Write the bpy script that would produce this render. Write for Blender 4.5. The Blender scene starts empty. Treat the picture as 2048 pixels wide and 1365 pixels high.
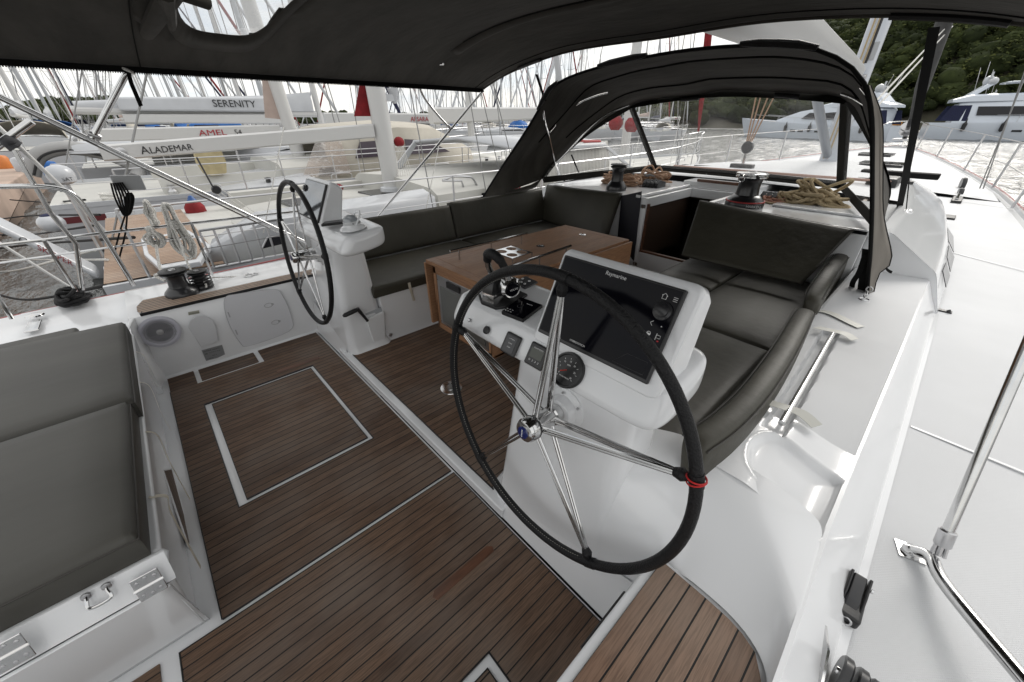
import bpy, bmesh, math, random
from math import sin, cos, pi, radians, atan2, sqrt, hypot, floor
from mathutils import Vector, Matrix, noise

S = bpy.context.scene
COL = S.collection
random.seed(7)

# ---------------------------------------------------------------- camera, sky, sun, exposure
cd = bpy.data.cameras.new("camera"); cam = bpy.data.objects.new("camera", cd); COL.objects.link(cam)
PITCH, YAW = 30.2095, 47.3887
cam.location = (0, 0, 1.7)
cam.rotation_euler = (radians(90 - PITCH), 0, radians(YAW))
cd.sensor_width = 36; cd.lens = 36 * 760 / 2048
cd.clip_start = 0.05; cd.clip_end = 6000
S.camera = cam

SUN_EL, SUN_AZ = 35, -3            # azimuth: compass from +Y (bow) towards +X (starboard)
w = bpy.data.worlds.new("World"); S.world = w; w.use_nodes = True
nt = w.node_tree; N = nt.nodes; L = nt.links
N.clear()
out = N.new("ShaderNodeOutputWorld"); bg = N.new("ShaderNodeBackground"); bg2 = N.new("ShaderNodeBackground")
sky = N.new("ShaderNodeTexSky"); sky.sky_type = 'NISHITA'; sky.sun_disc = False
sky.sun_elevation = radians(SUN_EL); sky.sun_rotation = radians(SUN_AZ); sky.dust_density = 2
bg.inputs[1].default_value = 0.09
tc = N.new("ShaderNodeTexCoord"); mp = N.new("ShaderNodeMapping"); mp.inputs['Scale'].default_value = (1.3, 1.3, 5.5)
mp.inputs['Rotation'].default_value = (0.15, 0.1, 0.6)
nz = N.new("ShaderNodeTexNoise"); nz.inputs['Scale'].default_value = 2.6; nz.inputs['Detail'].default_value = 7; nz.inputs['Roughness'].default_value = 0.6
cr = N.new("ShaderNodeValToRGB")
cr.color_ramp.elements[0].position = 0.34; cr.color_ramp.elements[0].color = (0.70, 0.745, 0.79, 1)
cr.color_ramp.elements[1].position = 0.62; cr.color_ramp.elements[1].color = (0.97, 0.93, 0.86, 1)
e = cr.color_ramp.elements.new(0.48); e.color = (0.89, 0.885, 0.865, 1)
mix = N.new("ShaderNodeMixShader"); mix.inputs[0].default_value = 0.9
bg2.inputs[1].default_value = 0.67
L.new(sky.outputs[0], bg.inputs[0]); L.new(tc.outputs['Generated'], mp.inputs[0]); L.new(mp.outputs[0], nz.inputs[0])
L.new(nz.outputs[0], cr.inputs[0]); L.new(cr.outputs[0], bg2.inputs[0])
L.new(bg.outputs[0], mix.inputs[1]); L.new(bg2.outputs[0], mix.inputs[2]); L.new(mix.outputs[0], out.inputs[0])

ld = bpy.data.lights.new("sun", 'SUN'); lo = bpy.data.objects.new("sun", ld); COL.objects.link(lo)
ld.energy = 1.05; ld.angle = radians(26); ld.color = (1, 0.965, 0.91)
lo.rotation_euler = (radians(90 - SUN_EL), 0, radians(180 - SUN_AZ))
lo.location = (20, -10, 30)
S.view_settings.view_transform = 'Standard'; S.view_settings.look = 'None'
S.view_settings.exposure = 0.98; S.view_settings.gamma = 1.0
S.cycles.max_bounces = 8; S.cycles.transparent_max_bounces = 24

# ---------------------------------------------------------------- materials
MATS = {}
def mat(name, color, rough=0.5, metal=0.0, coat=0.0, var=0.0, vscale=3.0, bump=0.0, bscale=40.0, spec=0.5, color2=None, stretch=(1, 1, 1), detail=6, sheen=0.0, emis=None):
    if name in MATS: return MATS[name]
    m = bpy.data.materials.new(name); m.use_nodes = True
    nt = m.node_tree; b = nt.nodes['Principled BSDF']
    b.inputs['Base Color'].default_value = (*color, 1); b.inputs['Roughness'].default_value = rough
    b.inputs['Metallic'].default_value = metal; b.inputs['Coat Weight'].default_value = coat
    b.inputs['Coat Roughness'].default_value = 0.06; b.inputs['Specular IOR Level'].default_value = spec
    b.inputs['Sheen Weight'].default_value = sheen
    if emis: b.inputs['Emission Color'].default_value = (*emis[0], 1); b.inputs['Emission Strength'].default_value = emis[1]
    g = nt.nodes.new('ShaderNodeNewGeometry')
    mp = nt.nodes.new('ShaderNodeMapping'); mp.inputs['Scale'].default_value = stretch
    nt.links.new(g.outputs['Position'], mp.inputs[0])
    if var > 0 or color2:
        n = nt.nodes.new('ShaderNodeTexNoise'); n.inputs['Scale'].default_value = vscale; n.inputs['Detail'].default_value = detail
        nt.links.new(mp.outputs[0], n.inputs[0])
        r = nt.nodes.new('ShaderNodeValToRGB'); r.color_ramp.elements[0].position = 0.36; r.color_ramp.elements[1].position = 0.64
        c2 = color2 or tuple(min(1, c * (1 + var)) for c in color)
        c1 = color if color2 else tuple(c * (1 - var) for c in color)
        r.color_ramp.elements[0].color = (*c1, 1); r.color_ramp.elements[1].color = (*c2, 1)
        nt.links.new(n.outputs[0], r.inputs[0]); nt.links.new(r.outputs[0], b.inputs['Base Color'])
    if bump > 0:
        n2 = nt.nodes.new('ShaderNodeTexNoise'); n2.inputs['Scale'].default_value = bscale; n2.inputs['Detail'].default_value = detail
        nt.links.new(mp.outputs[0], n2.inputs[0])
        bp = nt.nodes.new('ShaderNodeBump'); bp.inputs['Strength'].default_value = bump; bp.inputs['Distance'].default_value = 0.01
        nt.links.new(n2.outputs[0], bp.inputs['Height']); nt.links.new(bp.outputs[0], b.inputs['Normal'])
    MATS[name] = m; return m

def teak(name, base, light, grey, pitch=0.0465, off=0.0, caulk=0.1, axis='X', rough=0.55, caulkcol=(0.008, 0.008, 0.008), greyamt=0.5, shift=0.0):
    """planks laid side by side along `axis`, grain running along the other horizontal axis"""
    m = bpy.data.materials.new(name); m.use_nodes = True
    nt = m.node_tree; b = nt.nodes['Principled BSDF']; A = nt.nodes.new; K = nt.links.new
    g = A('ShaderNodeNewGeometry'); sp = A('ShaderNodeSeparateXYZ'); K(g.outputs['Position'], sp.inputs[0])
    def M(op, a, bb=None, c=None):
        n = A('ShaderNodeMath'); n.operation = op
        for i, v in enumerate((a, bb, c)):
            if v is None: continue
            if isinstance(v, (int, float)): n.inputs[i].default_value = v
            else: K(v, n.inputs[i])
        return n.outputs[0]
    X = sp.outputs[axis]
    Y = sp.outputs['Y' if axis == 'X' else 'X']
    u = M('DIVIDE', M('SUBTRACT', X, off), pitch)
    idx = M('FLOOR', u); fr = M('SUBTRACT', u, idx)
    wn = A('ShaderNodeTexWhiteNoise'); wn.noise_dimensions = '1D'; K(idx, wn.inputs['W'])
    # grain: noise stretched along the plank, shifted per plank
    cb = A('ShaderNodeCombineXYZ'); K(M('MULTIPLY', X, 1.0), cb.inputs[0]); K(M('MULTIPLY', M('ADD', Y, M('MULTIPLY', wn.outputs[0], 9.0)), 0.045), cb.inputs[1]); K(M('MULTIPLY', sp.outputs['Z'], 1.0), cb.inputs[2])
    n1 = A('ShaderNodeTexNoise'); n1.inputs['Scale'].default_value = 260; n1.inputs['Detail'].default_value = 5; n1.inputs['Distortion'].default_value = 0.5; K(cb.outputs[0], n1.inputs[0])
    cb2 = A('ShaderNodeCombineXYZ'); K(X, cb2.inputs[0]); K(M('MULTIPLY', M('ADD', Y, M('MULTIPLY', wn.outputs[0], 5.0)), 0.25), cb2.inputs[1])
    n2 = A('ShaderNodeTexNoise'); n2.inputs['Scale'].default_value = 16; n2.inputs['Detail'].default_value = 4; K(cb2.outputs[0], n2.inputs[0])
    n3 = A('ShaderNodeTexNoise'); n3.inputs['Scale'].default_value = 2.2; n3.inputs['Detail'].default_value = 5; K(g.outputs['Position'], n3.inputs[0])
    def mixc(f, c1, c2, typ='MIX'):
        n = A('ShaderNodeMix'); n.data_type = 'RGBA'; n.blend_type = typ
        if isinstance(f, (int, float)): n.inputs[0].default_value = f
        else: K(f, n.inputs[0])
        for s, c in ((6, c1), (7, c2)):
            if isinstance(c, tuple): n.inputs[s].default_value = (*c, 1)
            else: K(c, n.inputs[s])
        return n.outputs[2]
    def cl(x, lo, hi):
        n = A('ShaderNodeMapRange'); K(x, n.inputs[0]); n.inputs[1].default_value = lo; n.inputs[2].default_value = hi; n.clamp = True; return n.outputs[0]
    c = mixc(cl(wn.outputs[0], 0, 1), base, light)
    c = mixc(M('MULTIPLY', cl(n2.outputs[0], 0.35, 0.7), 0.75), c, light)
    c = mixc(M('MULTIPLY', cl(n1.outputs[0], 0.42, 0.62), 0.55), c, tuple(x * 0.45 for x in base))
    c = mixc(M('MULTIPLY', cl(n3.outputs[0], 0.42, 0.68), greyamt), c, grey)
    if caulk > 0:
        f = M('MAXIMUM', M('LESS_THAN', fr, caulk), 0)
        c = mixc(f, c, caulkcol)
        ed = M('MINIMUM', M('ABSOLUTE', M('SUBTRACT', fr, caulk * 0.5)), 0.14)
        bp = A('ShaderNodeBump'); bp.inputs['Strength'].default_value = 0.25; bp.inputs['Distance'].default_value = 0.004
        K(M('ADD', M('MULTIPLY', ed, 5), M('MULTIPLY', n1.outputs[0], 0.5)), bp.inputs['Height']); K(bp.outputs[0], b.inputs['Normal'])
    K(c, b.inputs['Base Color'])
    K(M('ADD', M('MULTIPLY', n2.outputs[0], 0.25), rough - 0.12), b.inputs['Roughness'])
    b.inputs['Specular IOR Level'].default_value = 0.35
    return m

GEL = mat('white_gelcoat', (0.77, 0.78, 0.795), rough=0.22, coat=0.5, var=0.02, vscale=1.5)
GELW = mat('warm_gelcoat', (0.72, 0.71, 0.68), rough=0.3, coat=0.3, var=0.03, vscale=1.2)
def nonskid():
    m = mat('nonskid_white', (0.58, 0.59, 0.605), rough=0.6, var=0.03, vscale=2)
    nt = m.node_tree; b = nt.nodes['Principled BSDF']; A = nt.nodes.new; K = nt.links.new
    g = A('ShaderNodeNewGeometry'); mp = A('ShaderNodeMapping'); mp.inputs['Rotation'].default_value = (0, 0, radians(45))
    K(g.outputs['Position'], mp.inputs[0])
    outs = []
    for d in ('X', 'Y'):
        wv = A('ShaderNodeTexWave'); wv.bands_direction = d; wv.inputs['Scale'].default_value = 60; K(mp.outputs[0], wv.inputs[0]); outs.append(wv.outputs[1])
    mm = A('ShaderNodeMath'); mm.operation = 'MULTIPLY'; K(outs[0], mm.inputs[0]); K(outs[1], mm.inputs[1])
    bp = A('ShaderNodeBump'); bp.inputs['Strength'].default_value = 0.35; bp.inputs['Distance'].default_value = 0.002
    K(mm.outputs[0], bp.inputs['Height']); K(bp.outputs[0], b.inputs['Normal'])
    return m
NSK = nonskid()
STEEL = mat('stainless', (0.62, 0.62, 0.62), rough=0.13, metal=1.0, var=0.06, vscale=14)
STEELR = mat('brushed_stainless', (0.55, 0.55, 0.56), rough=0.3, metal=1.0)
BLK = mat('black_plastic', (0.012, 0.012, 0.013), rough=0.35, bump=0.05, bscale=300)
BLKG = mat('black_gloss', (0.0035, 0.0035, 0.006), rough=0.12, spec=0.12)
BLKM = mat('black_anodised', (0.016, 0.016, 0.018), rough=0.32, metal=0.0, coat=0.25)
LEA_B = mat('black_leather', (0.007, 0.007, 0.008), rough=0.45, spec=.3, bump=0.5, bscale=220, detail=3)
LEA = mat('grey_leather', (0.044, 0.041, 0.030), rough=0.52, var=0.12, vscale=3.5, bump=0.35, bscale=14, spec=0.45, detail=8)
LEA2 = mat('light_grey_leather', (0.066, 0.063, 0.055), rough=0.5, var=0.12, vscale=3, bump=0.22, bscale=8, stretch=(1, 0.35, 1), spec=0.4, detail=8)
SEAM = mat('leather_piping', (0.035, 0.031, 0.026), rough=0.5)
THREAD = mat('thread', (0.3, 0.29, 0.26), rough=0.9)
CANV = mat('charcoal_canvas', (0.052, 0.048, 0.042), rough=0.95, var=0.2, vscale=2.2, bump=0.5, bscale=7, stretch=(1, 3, 1), sheen=0.1, spec=0.1, detail=8)
CANVL = mat('sunlit_canvas', (0.20, 0.185, 0.165), rough=0.95, var=0.12, vscale=3, bump=0.4, bscale=8, stretch=(2, 2, 0.4), spec=0.1)  # the charcoal canvas where sunlit: the light is put into a paler colour
TRIM = mat('black_webbing', (0.008, 0.008, 0.008), rough=0.8, spec=0.15)
STRAP = mat('cream_strap', (0.60, 0.56, 0.47), rough=0.7, var=0.08, vscale=20)
ROPE_T = mat('tan_rope', (0.42, 0.33, 0.2), rough=0.9, var=0.25, vscale=160, bump=0.6, bscale=400)
ROPE_R = mat('orange_rope', (0.42, 0.27, 0.18), rough=0.9, var=0.35, vscale=150, bump=0.6, bscale=400)
ROPE_W = mat('white_rope', (0.66, 0.65, 0.62), rough=0.9, var=0.3, vscale=140, bump=0.6, bscale=400)
ROPE_G = mat('grey_rope', (0.22, 0.23, 0.24), rough=0.9, var=0.3, vscale=150)
ROPE_K = mat('black_rope', (0.008, 0.008, 0.009), rough=0.85, bump=0.5, bscale=200)
RED = mat('red_canvas', (0.20, 0.008, 0.012), rough=0.85, var=0.2, vscale=8, bump=0.4, bscale=20)
REDL = mat('red_paint', (0.35, 0.02, 0.02), rough=0.5)
NAVY = mat('navy_canvas', (0.012, 0.016, 0.05), rough=0.85, var=0.2, vscale=8, bump=0.4, bscale=20)
BLUE = mat('blue_cover', (0.02, 0.12, 0.38), rough=0.7, var=0.15, vscale=6)
DKWIN = mat('tinted_window', (0.010, 0.010, 0.014), rough=0.15, spec=0.35)
INK = mat('ink', (0.02, 0.02, 0.022), rough=0.6)
INKR = mat('red_ink', (0.25, 0.02, 0.02), rough=0.6)
WHT = mat('white_print', (0.8, 0.8, 0.8), rough=0.6)
CREAM = mat('cream_canvas', (0.48, 0.45, 0.39), rough=0.9, var=0.06, vscale=3, bump=0.3, bscale=9)
SAILP = mat('pinkish_sailcloth', (0.44, 0.35, 0.31), rough=0.8, var=0.08, vscale=3)
SAILW = mat('white_sailcloth', (0.52, 0.535, 0.56), rough=0.6, var=0.04, vscale=2)
ALU = mat('mast_alloy', (0.42, 0.44, 0.46), rough=0.4, metal=0.6)
MASTW = mat('white_mast_paint', (0.56, 0.56, 0.555), rough=0.35)
WIRE = mat('wire', (0.25, 0.25, 0.25), rough=0.4, metal=0.8)
RUBG = mat('grey_rubber', (0.32, 0.32, 0.32), rough=0.6)
GREYP = mat('grey_paint', (0.35, 0.36, 0.37), rough=0.5)
TEAK_F = teak('teak_floor', (0.078, 0.044, 0.028), (0.175, 0.108, 0.070), (0.19, 0.155, 0.13), off=-0.942 - 0.002, greyamt=0.55, rough=0.6)
TEAK_S = teak('teak_seat', (0.17, 0.10, 0.068), (0.28, 0.18, 0.125), (0.26, 0.205, 0.165), pitch=0.0472, off=-0.141, greyamt=0.5)
TEAK_C = teak('teak_coaming', (0.30, 0.20, 0.14), (0.42, 0.31, 0.23), (0.40, 0.35, 0.30), pitch=0.036, off=-3.553, caulk=0.26)
TEAK_N = teak('teak_neighbour', (0.30, 0.19, 0.13), (0.42, 0.29, 0.2), (0.4, 0.32, 0.26), pitch=0.06, caulk=0.12, greyamt=0.4)
WOOD = teak('table_wood', (0.25, 0.125, 0.062), (0.38, 0.20, 0.105), (0.30, 0.18, 0.11), pitch=0.052, caulk=0.0, rough=0.5, greyamt=0.35)
WOODX = teak('table_wood_across', (0.23, 0.115, 0.058), (0.34, 0.18, 0.095), (0.28, 0.16, 0.10), pitch=0.09, caulk=0.0, rough=0.5, axis='Y', greyamt=0.35)
WOODD = mat('dark_varnished_wood', (0.115, 0.050, 0.027), rough=0.35, coat=0.2, var=0.3, vscale=6, stretch=(8, 1, 8))

def glassy(name, tint=(0.9, 0.92, 0.92), haze=0.08, gloss=0.10, scale=2.0, bumpd=0.02):
    m = bpy.data.materials.new(name); m.use_nodes = True
    nt = m.node_tree; nt.nodes.clear(); A = nt.nodes.new; K = nt.links.new
    o = A('ShaderNodeOutputMaterial'); t = A('ShaderNodeBsdfTransparent'); t.inputs[0].default_value = (*tint, 1)
    gl = A('ShaderNodeBsdfGlossy'); gl.inputs['Roughness'].default_value = 0.08
    d = A('ShaderNodeBsdfTranslucent'); d.inputs[0].default_value = (0.9, 0.9, 0.9, 1)
    df = A('ShaderNodeBsdfDiffuse'); df.inputs[0].default_value = (0.85, 0.85, 0.85, 1)
    g = A('ShaderNodeNewGeometry'); n = A('ShaderNodeTexNoise'); n.inputs['Scale'].default_value = scale; n.inputs['Detail'].default_value = 9; n.inputs['Roughness'].default_value = 0.7
    mp = A('ShaderNodeMapping'); mp.inputs['Scale'].default_value = (1, 1, 2.5); K(g.outputs['Position'], mp.inputs[0]); K(mp.outputs[0], n.inputs[0])
    mr = A('ShaderNodeMapRange'); K(n.outputs[0], mr.inputs[0]); mr.inputs[1].default_value = 0.52; mr.inputs[2].default_value = 0.72; mr.inputs[3].default_value = haze; mr.inputs[4].default_value = haze * 4
    bp = A('ShaderNodeBump'); bp.inputs['Strength'].default_value = 0.6; bp.inputs['Distance'].default_value = bumpd; K(n.outputs[0], bp.inputs['Height']); K(bp.outputs[0], gl.inputs['Normal'])
    m1 = A('ShaderNodeMixShader'); m1.inputs[0].default_value = gloss; K(t.outputs[0], m1.inputs[1]); K(gl.outputs[0], m1.inputs[2])
    m3 = A('ShaderNodeMixShader'); m3.inputs[0].default_value = 0.5; K(d.outputs[0], m3.inputs[1]); K(df.outputs[0], m3.inputs[2])
    m2 = A('ShaderNodeMixShader'); K(mr.outputs[0], m2.inputs[0]); K(m1.outputs[0], m2.inputs[1]); K(m3.outputs[0], m2.inputs[2])
    K(m2.outputs[0], o.inputs[0]); return m
VINYL = glassy('clear_vinyl', tint=(.965, .97, .97), haze=0.03, gloss=0.06)
VINYLB = glassy('bimini_clear_vinyl', tint=(0.86, 0.88, 0.9), haze=0.25, gloss=0.06)
CURT = glassy('cream_clear_curtain', tint=(0.9, 0.84, 0.8), haze=0.22, gloss=0.05, scale=4)

# ---------------------------------------------------------------- mesh builder
def V(p): return Vector(p)
class MB:
    def __init__(s): s.v = []; s.f = []
    def add(s, vs, fs):
        o = len(s.v); s.v += [tuple(p) for p in vs]; s.f += [tuple(i + o for i in f) for f in fs]; return s
    def box(s, x0, x1, y0, y1, z0, z1):
        return s.add([(x0, y0, z0), (x1, y0, z0), (x1, y1, z0), (x0, y1, z0), (x0, y0, z1), (x1, y0, z1), (x1, y1, z1), (x0, y1, z1)],
                     [(3, 2, 1, 0), (4, 5, 6, 7), (0, 1, 5, 4), (1, 2, 6, 5), (2, 3, 7, 6), (3, 0, 4, 7)])
    def obox(s, c, a, b, n):
        """box centred at c with half-axis vectors a, b, n"""
        c, a, b, n = V(c), V(a), V(b), V(n); P = []
        for k in (-1, 1):
            for i, j in ((-1, -1), (1, -1), (1, 1), (-1, 1)): P.append(c + a * i + b * j + n * k)
        return s.add(P, [(3, 2, 1, 0), (4, 5, 6, 7), (0, 1, 5, 4), (1, 2, 6, 5), (2, 3, 7, 6), (3, 0, 4, 7)])
    def prism(s, poly, vec):
        poly = [V(p) for p in poly]; vec = V(vec); n = len(poly)
        s.add(poly + [p + vec for p in poly], [tuple(reversed(range(n))), tuple(range(n, 2 * n))] + [(i, (i + 1) % n, n + (i + 1) % n, n + i) for i in range(n)])
        return s
    def loft(s, rows, closed=False, caps=False):
        n = len(rows[0]); o = len(s.v); fs = []
        for r in rows: s.v += [tuple(p) for p in r]
        for i in range(len(rows) - 1):
            for j in range(n if closed else n - 1):
                k = (j + 1) % n; fs.append((o + i * n + j, o + i * n + k, o + (i + 1) * n + k, o + (i + 1) * n + j))
        if caps:
            fs.append(tuple(o + j for j in reversed(range(n)))); fs.append(tuple(o + (len(rows) - 1) * n + j for j in range(n)))
        s.f += fs; return s
    def tube(s, pts, r, n=8, closed=False, caps=True, flat=None):
        pts = [V(p) for p in pts]; m = len(pts); rows = []; up = None
        for i, p in enumerate(pts):
            if closed: t = pts[(i + 1) % m] - pts[i - 1]
            else: t = pts[min(i + 1, m - 1)] - pts[max(i - 1, 0)]
            if t.length < 1e-9: t = Vector((0, 0, 1))
            t.normalize()
            if up is None:
                up = Vector((0, 0, 1)) if abs(t.z) < 0.9 else Vector((1, 0, 0))
            a = up - t * up.dot(t)
            if a.length < 1e-6: a = t.orthogonal()
            a.normalize(); up = a; b = t.cross(a)
            rr = r[i] if isinstance(r, (list, tuple)) else r
            fa = flat if flat else 1.0
            rows.append([p + (a * cos(2 * pi * k / n) * rr * fa + b * sin(2 * pi * k / n) * rr) for k in range(n)])
        if closed: rows.append(rows[0])
        return s.loft(rows, closed=True, caps=caps and not closed)
    def lathe(s, prof, o=(0, 0, 0), ax=(0, 0, 1), n=24):
        ax = V(ax).normalized(); a = ax.orthogonal().normalized(); b = ax.cross(a); o = V(o)
        rows = [[o + ax * h + (a * cos(2 * pi * k / n) + b * sin(2 * pi * k / n)) * r for k in range(n)] for r, h in prof]
        return s.loft(rows, closed=True, caps=True)
    def ball(s, c, r, n=12, sq=(1, 1, 1)):
        c = V(c); m = n // 2 + 1
        rows = [[c + Vector((cos(2 * pi * k / n) * sin(pi * i / m) * r * sq[0], sin(2 * pi * k / n) * sin(pi * i / m) * r * sq[1], cos(pi * i / m) * r * sq[2])) for k in range(n)] for i in range(m + 1)]
        rows[0] = [c + Vector((1e-4 * cos(2 * pi * k / n), 1e-4 * sin(2 * pi * k / n), r * sq[2])) for k in range(n)]
        rows[-1] = [c + Vector((1e-4 * cos(2 * pi * k / n), 1e-4 * sin(2 * pi * k / n), -r * sq[2])) for k in range(n)]
        return s.loft(rows, closed=True)
    def torus(s, c, ax, R, r, n=32, m=8, a0=0, a1=2 * pi):
        ax = V(ax).normalized(); a = ax.orthogonal().normalized(); b = ax.cross(a); c = V(c)
        full = abs(a1 - a0 - 2 * pi) < 1e-6
        k = n if full else n + 1
        return s.tube([c + (a * cos(a0 + (a1 - a0) * i / n) + b * sin(a0 + (a1 - a0) * i / n)) * R for i in range(k)], r, m, closed=full)
    def build(s, name, m, parent=None, smooth=True, bevel=0, seg=2, ang=35, sub=0, label=None, solid=0):
        me = bpy.data.meshes.new(name)
        off = V(parent['_o']) if parent is not None and '_o' in parent else Vector((0, 0, 0))
        me.from_pydata([tuple(V(p) - off) for p in s.v], [], s.f); me.validate(); 
        bm = bmesh.new(); bm.from_mesh(me); bmesh.ops.remove_doubles(bm, verts=bm.verts, dist=1e-5); bmesh.ops.recalc_face_normals(bm, faces=bm.faces); bm.to_mesh(me); bm.free()
        o = bpy.data.objects.new(name, me); COL.objects.link(o); me.materials.append(m)
        if parent is not None:
            o.parent = parent; o['_o'] = tuple(off)
        if solid:
            md = o.modifiers.new('thickness', 'SOLIDIFY'); md.thickness = solid; md.offset = 0
        if bevel:
            md = o.modifiers.new('bevel', 'BEVEL'); md.width = bevel; md.segments = seg; md.limit_method = 'ANGLE'; md.angle_limit = radians(30); md.harden_normals = False
        if sub:
            md = o.modifiers.new('subsurf', 'SUBSURF'); md.levels = sub; md.render_levels = sub
        if smooth:
            me.shade_smooth()
            if not sub: me.set_sharp_from_angle(angle=radians(ang))
            if bevel: 
                me.set_sharp_from_angle(angle=radians(180)); md = o.modifiers.new('normals', 'WEIGHTED_NORMAL'); md.keep_sharp = False
        if label: o['label'] = label
        return o
def tag(o, label, cat, group=None):
    o['label'] = label; o['category'] = cat
    if group: o['group'] = group
    return o
def thing(name, label, cat, loc=(0, 0, 0), group=None, rz=0, local=False):
    o = bpy.data.objects.new(name, None); COL.objects.link(o); o.location = loc; o.rotation_euler = (0, 0, rz)
    o.empty_display_size = 0.1
    o['_o'] = (0, 0, 0) if local else tuple(loc)
    return tag(o, label, cat, group)
def solo(o, label, cat, group=None):
    return tag(o, label, cat, group)
def struct(o): o['kind'] = 'structure'; return o
def copy_tree(o, parent=None):
    c = o.copy(); COL.objects.link(c)
    if parent is not None: c.parent = parent
    for ch in list(KIDS.get(o.name, [])): copy_tree(ch, c)
    return c
KIDS = {}
def lerp(a, b, t): return tuple(a[i] + (b[i] - a[i]) * t for i in range(len(a)))
def smoothpts(P, n=8, closed=False):
    """Catmull-Rom through the points"""
    P = [V(p) for p in P]; m = len(P); R = []
    rng = range(m if closed else m - 1)
    for i in rng:
        g = (lambda k: P[k % m]) if closed else (lambda k: P[max(0, min(m - 1, k))])
        p0, p1, p2, p3 = g(i - 1), g(i), g(i + 1), g(i + 2)
        for j in range(n):
            t = j / n
            R.append(0.5 * ((2 * p1) + (p2 - p0) * t + (2 * p0 - 5 * p1 + 4 * p2 - p3) * t * t + (3 * p1 - p0 - 3 * p2 + p3) * t ** 3))
    if not closed: R.append(P[-1])
    return R
def text(name, body, m, parent, o, ux, uy, size, ext=0.001, align='LEFT', serif=False, sx=1.0):
    """flat lettering laid on a plane: o = origin, ux = reading direction, uy = up of the letters"""
    cu = bpy.data.curves.new('t', 'FONT'); cu.body = body; cu.size = size; cu.align_x = align; cu.extrude = ext; cu.resolution_u = 3
    if serif: cu.offset = 0.0
    t = bpy.data.objects.new('t', cu); COL.objects.link(t)
    dg = bpy.context.evaluated_depsgraph_get(); me = bpy.data.meshes.new_from_object(t.evaluated_get(dg))
    bpy.data.objects.remove(t); bpy.data.curves.remove(cu)
    ux, uy, o = V(ux).normalized() * sx, V(uy).normalized(), V(o); uz = ux.cross(uy).normalized()
    off = V(parent['_o']) if parent is not None and '_o' in parent else Vector((0, 0, 0))
    for v in me.vertices: v.co = o + ux * v.co.x + uy * v.co.y + uz * v.co.z - off
    ob = bpy.data.objects.new(name, me); COL.objects.link(ob); me.materials.clear(); me.materials.append(m)
    if parent is not None: ob.parent = parent; ob['_o'] = tuple(off)
    return ob
XC = -1.88
# ================================================================ SETTING: our own deck and cockpit moulding
def curve1(tab, y):
    for (a, b), (c, d) in zip(tab, tab[1:]):
        if y <= c: t = max(0, (y - a) / (c - a)); return b + (d - b) * t
    return tab[-1][1]
HB = [(-2.4, 2.25), (0, 2.39), (2, 2.50), (5, 2.66), (8, 2.70), (11, 2.48), (13, 2.16), (15, 1.78), (17, 1.36), (19, .86), (21, .3), (22, .02)]
def hb(y): return curve1(HB, y)
HS = [(-2.4, 2.60), (0, 2.70), (2, 2.80), (5, 2.86), (8, 2.76), (9.5, 2.64), (11, 2.48)]
def hs(y): return curve1(HS, y) if y < 11 else hb(y)
def sheer(y): return 0.47 + 0.40 * max(0, y / 22) ** 1.4

# floor under everything, white
m = MB()
m.prism([(-3.5, -.6, 0), (-1.38, -.6, 0), (-1.38, -1.6, 0), (-.19, -1.6, 0), (-.19, .76, 0), (-3.52, .76, 0)], (0, 0, -.1))
struct(m.build('cockpit_sole', GEL, bevel=.004))
ZT = 0.007
def rect(m, x0, x1, y0, y1, z=ZT, t=.006): m.box(x0, x1, y0, y1, z - t, z)
# port teak panel with a hatch cut out of it
hx0, hx1, hy0, hy1 = -2.935, -1.842, -.180, .540
m = MB()
rect(m, -3.49, hx0, -.175, .745); rect(m, -3.49, -3.30, -.175, .54)if 0 else None
m = MB()
rect(m, -3.26, -1.315, hy1, .745); rect(m, -3.26, -1.315, -.335, hy0); rect(m, -3.26, hx0, hy0, hy1); rect(m, hx1, -1.315, hy0, hy1)
rect(m, -3.50, -3.26, -.335, -.175); rect(m, -3.53, -3.26, .27, .745)
struct(m.build('teak_floor_panel', TEAK_F, smooth=False))
m = MB(); rect(m, -3.475, -3.285, -.145, .235)
struct(m.build('teak_floor_panel', TEAK_F, smooth=False))
m = MB()
rect(m, hx0 + .034, hx1 - .034, hy0 + .045, hy1 - .03)
hatch = struct(m.build('floor_hatch', TEAK_F, smooth=False))
# dark groove round the openings
m = MB()
def ring(m, x0, x1, y0, y1, w, z0, z1):
    m.box(x0, x1, y0, y0 + w, z0, z1); m.box(x0, x1, y1 - w, y1, z0, z1); m.box(x0, x0 + w, y0 + w, y1 - w, z0, z1); m.box(x1 - w, x1, y0 + w, y1 - w, z0, z1)
ring(m, hx0 - .001, hx1 + .001, hy0 - .001, hy1 + .001, .005, .001, .0085)
ring(m, hx0 + .030, hx1 - .030, hy0 + .041, hy1 - .026, .004, .001, .0085)
ring(m, -1.293, -.232, -.475, .749, .004, .001, .0085)
m.box(-1.315, -1.311, -.335, .745, .001, .0085); m.box(-3.26, -1.315, -.339, -.335, .001, .0085)
struct(m.build('caulking_seam', BLK, smooth=False))
# starboard teak panel, notched for a second hatch
HX, HY = (-0.527,0.369,0)[0], (-0.527,0.369,0)[1]
m = MB()
rect(m, -1.289, HX, -.47, .745); rect(m, HX, -.236, HY, .745)
struct(m.build('teak_floor_panel', TEAK_F, smooth=False))
m = MB(); rect(m, HX + .04, -.236, -.47, HY - .04)
struct(m.build('floor_hatch', TEAK_F, smooth=False))
m = MB(); ring(m, HX + .001, -.2, -.6, HY - .001, .005, .001, .009); ring(m, HX + .036, -.2, -.6, HY - .036, .004, .001, .009)
struct(m.build('caulking_seam', BLK, smooth=False))
# aft passage panel
m = MB(); rect(m, -1.30, -.95, -1.4, -.53); struct(m.build('teak_floor_panel', TEAK_F, smooth=False))
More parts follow.
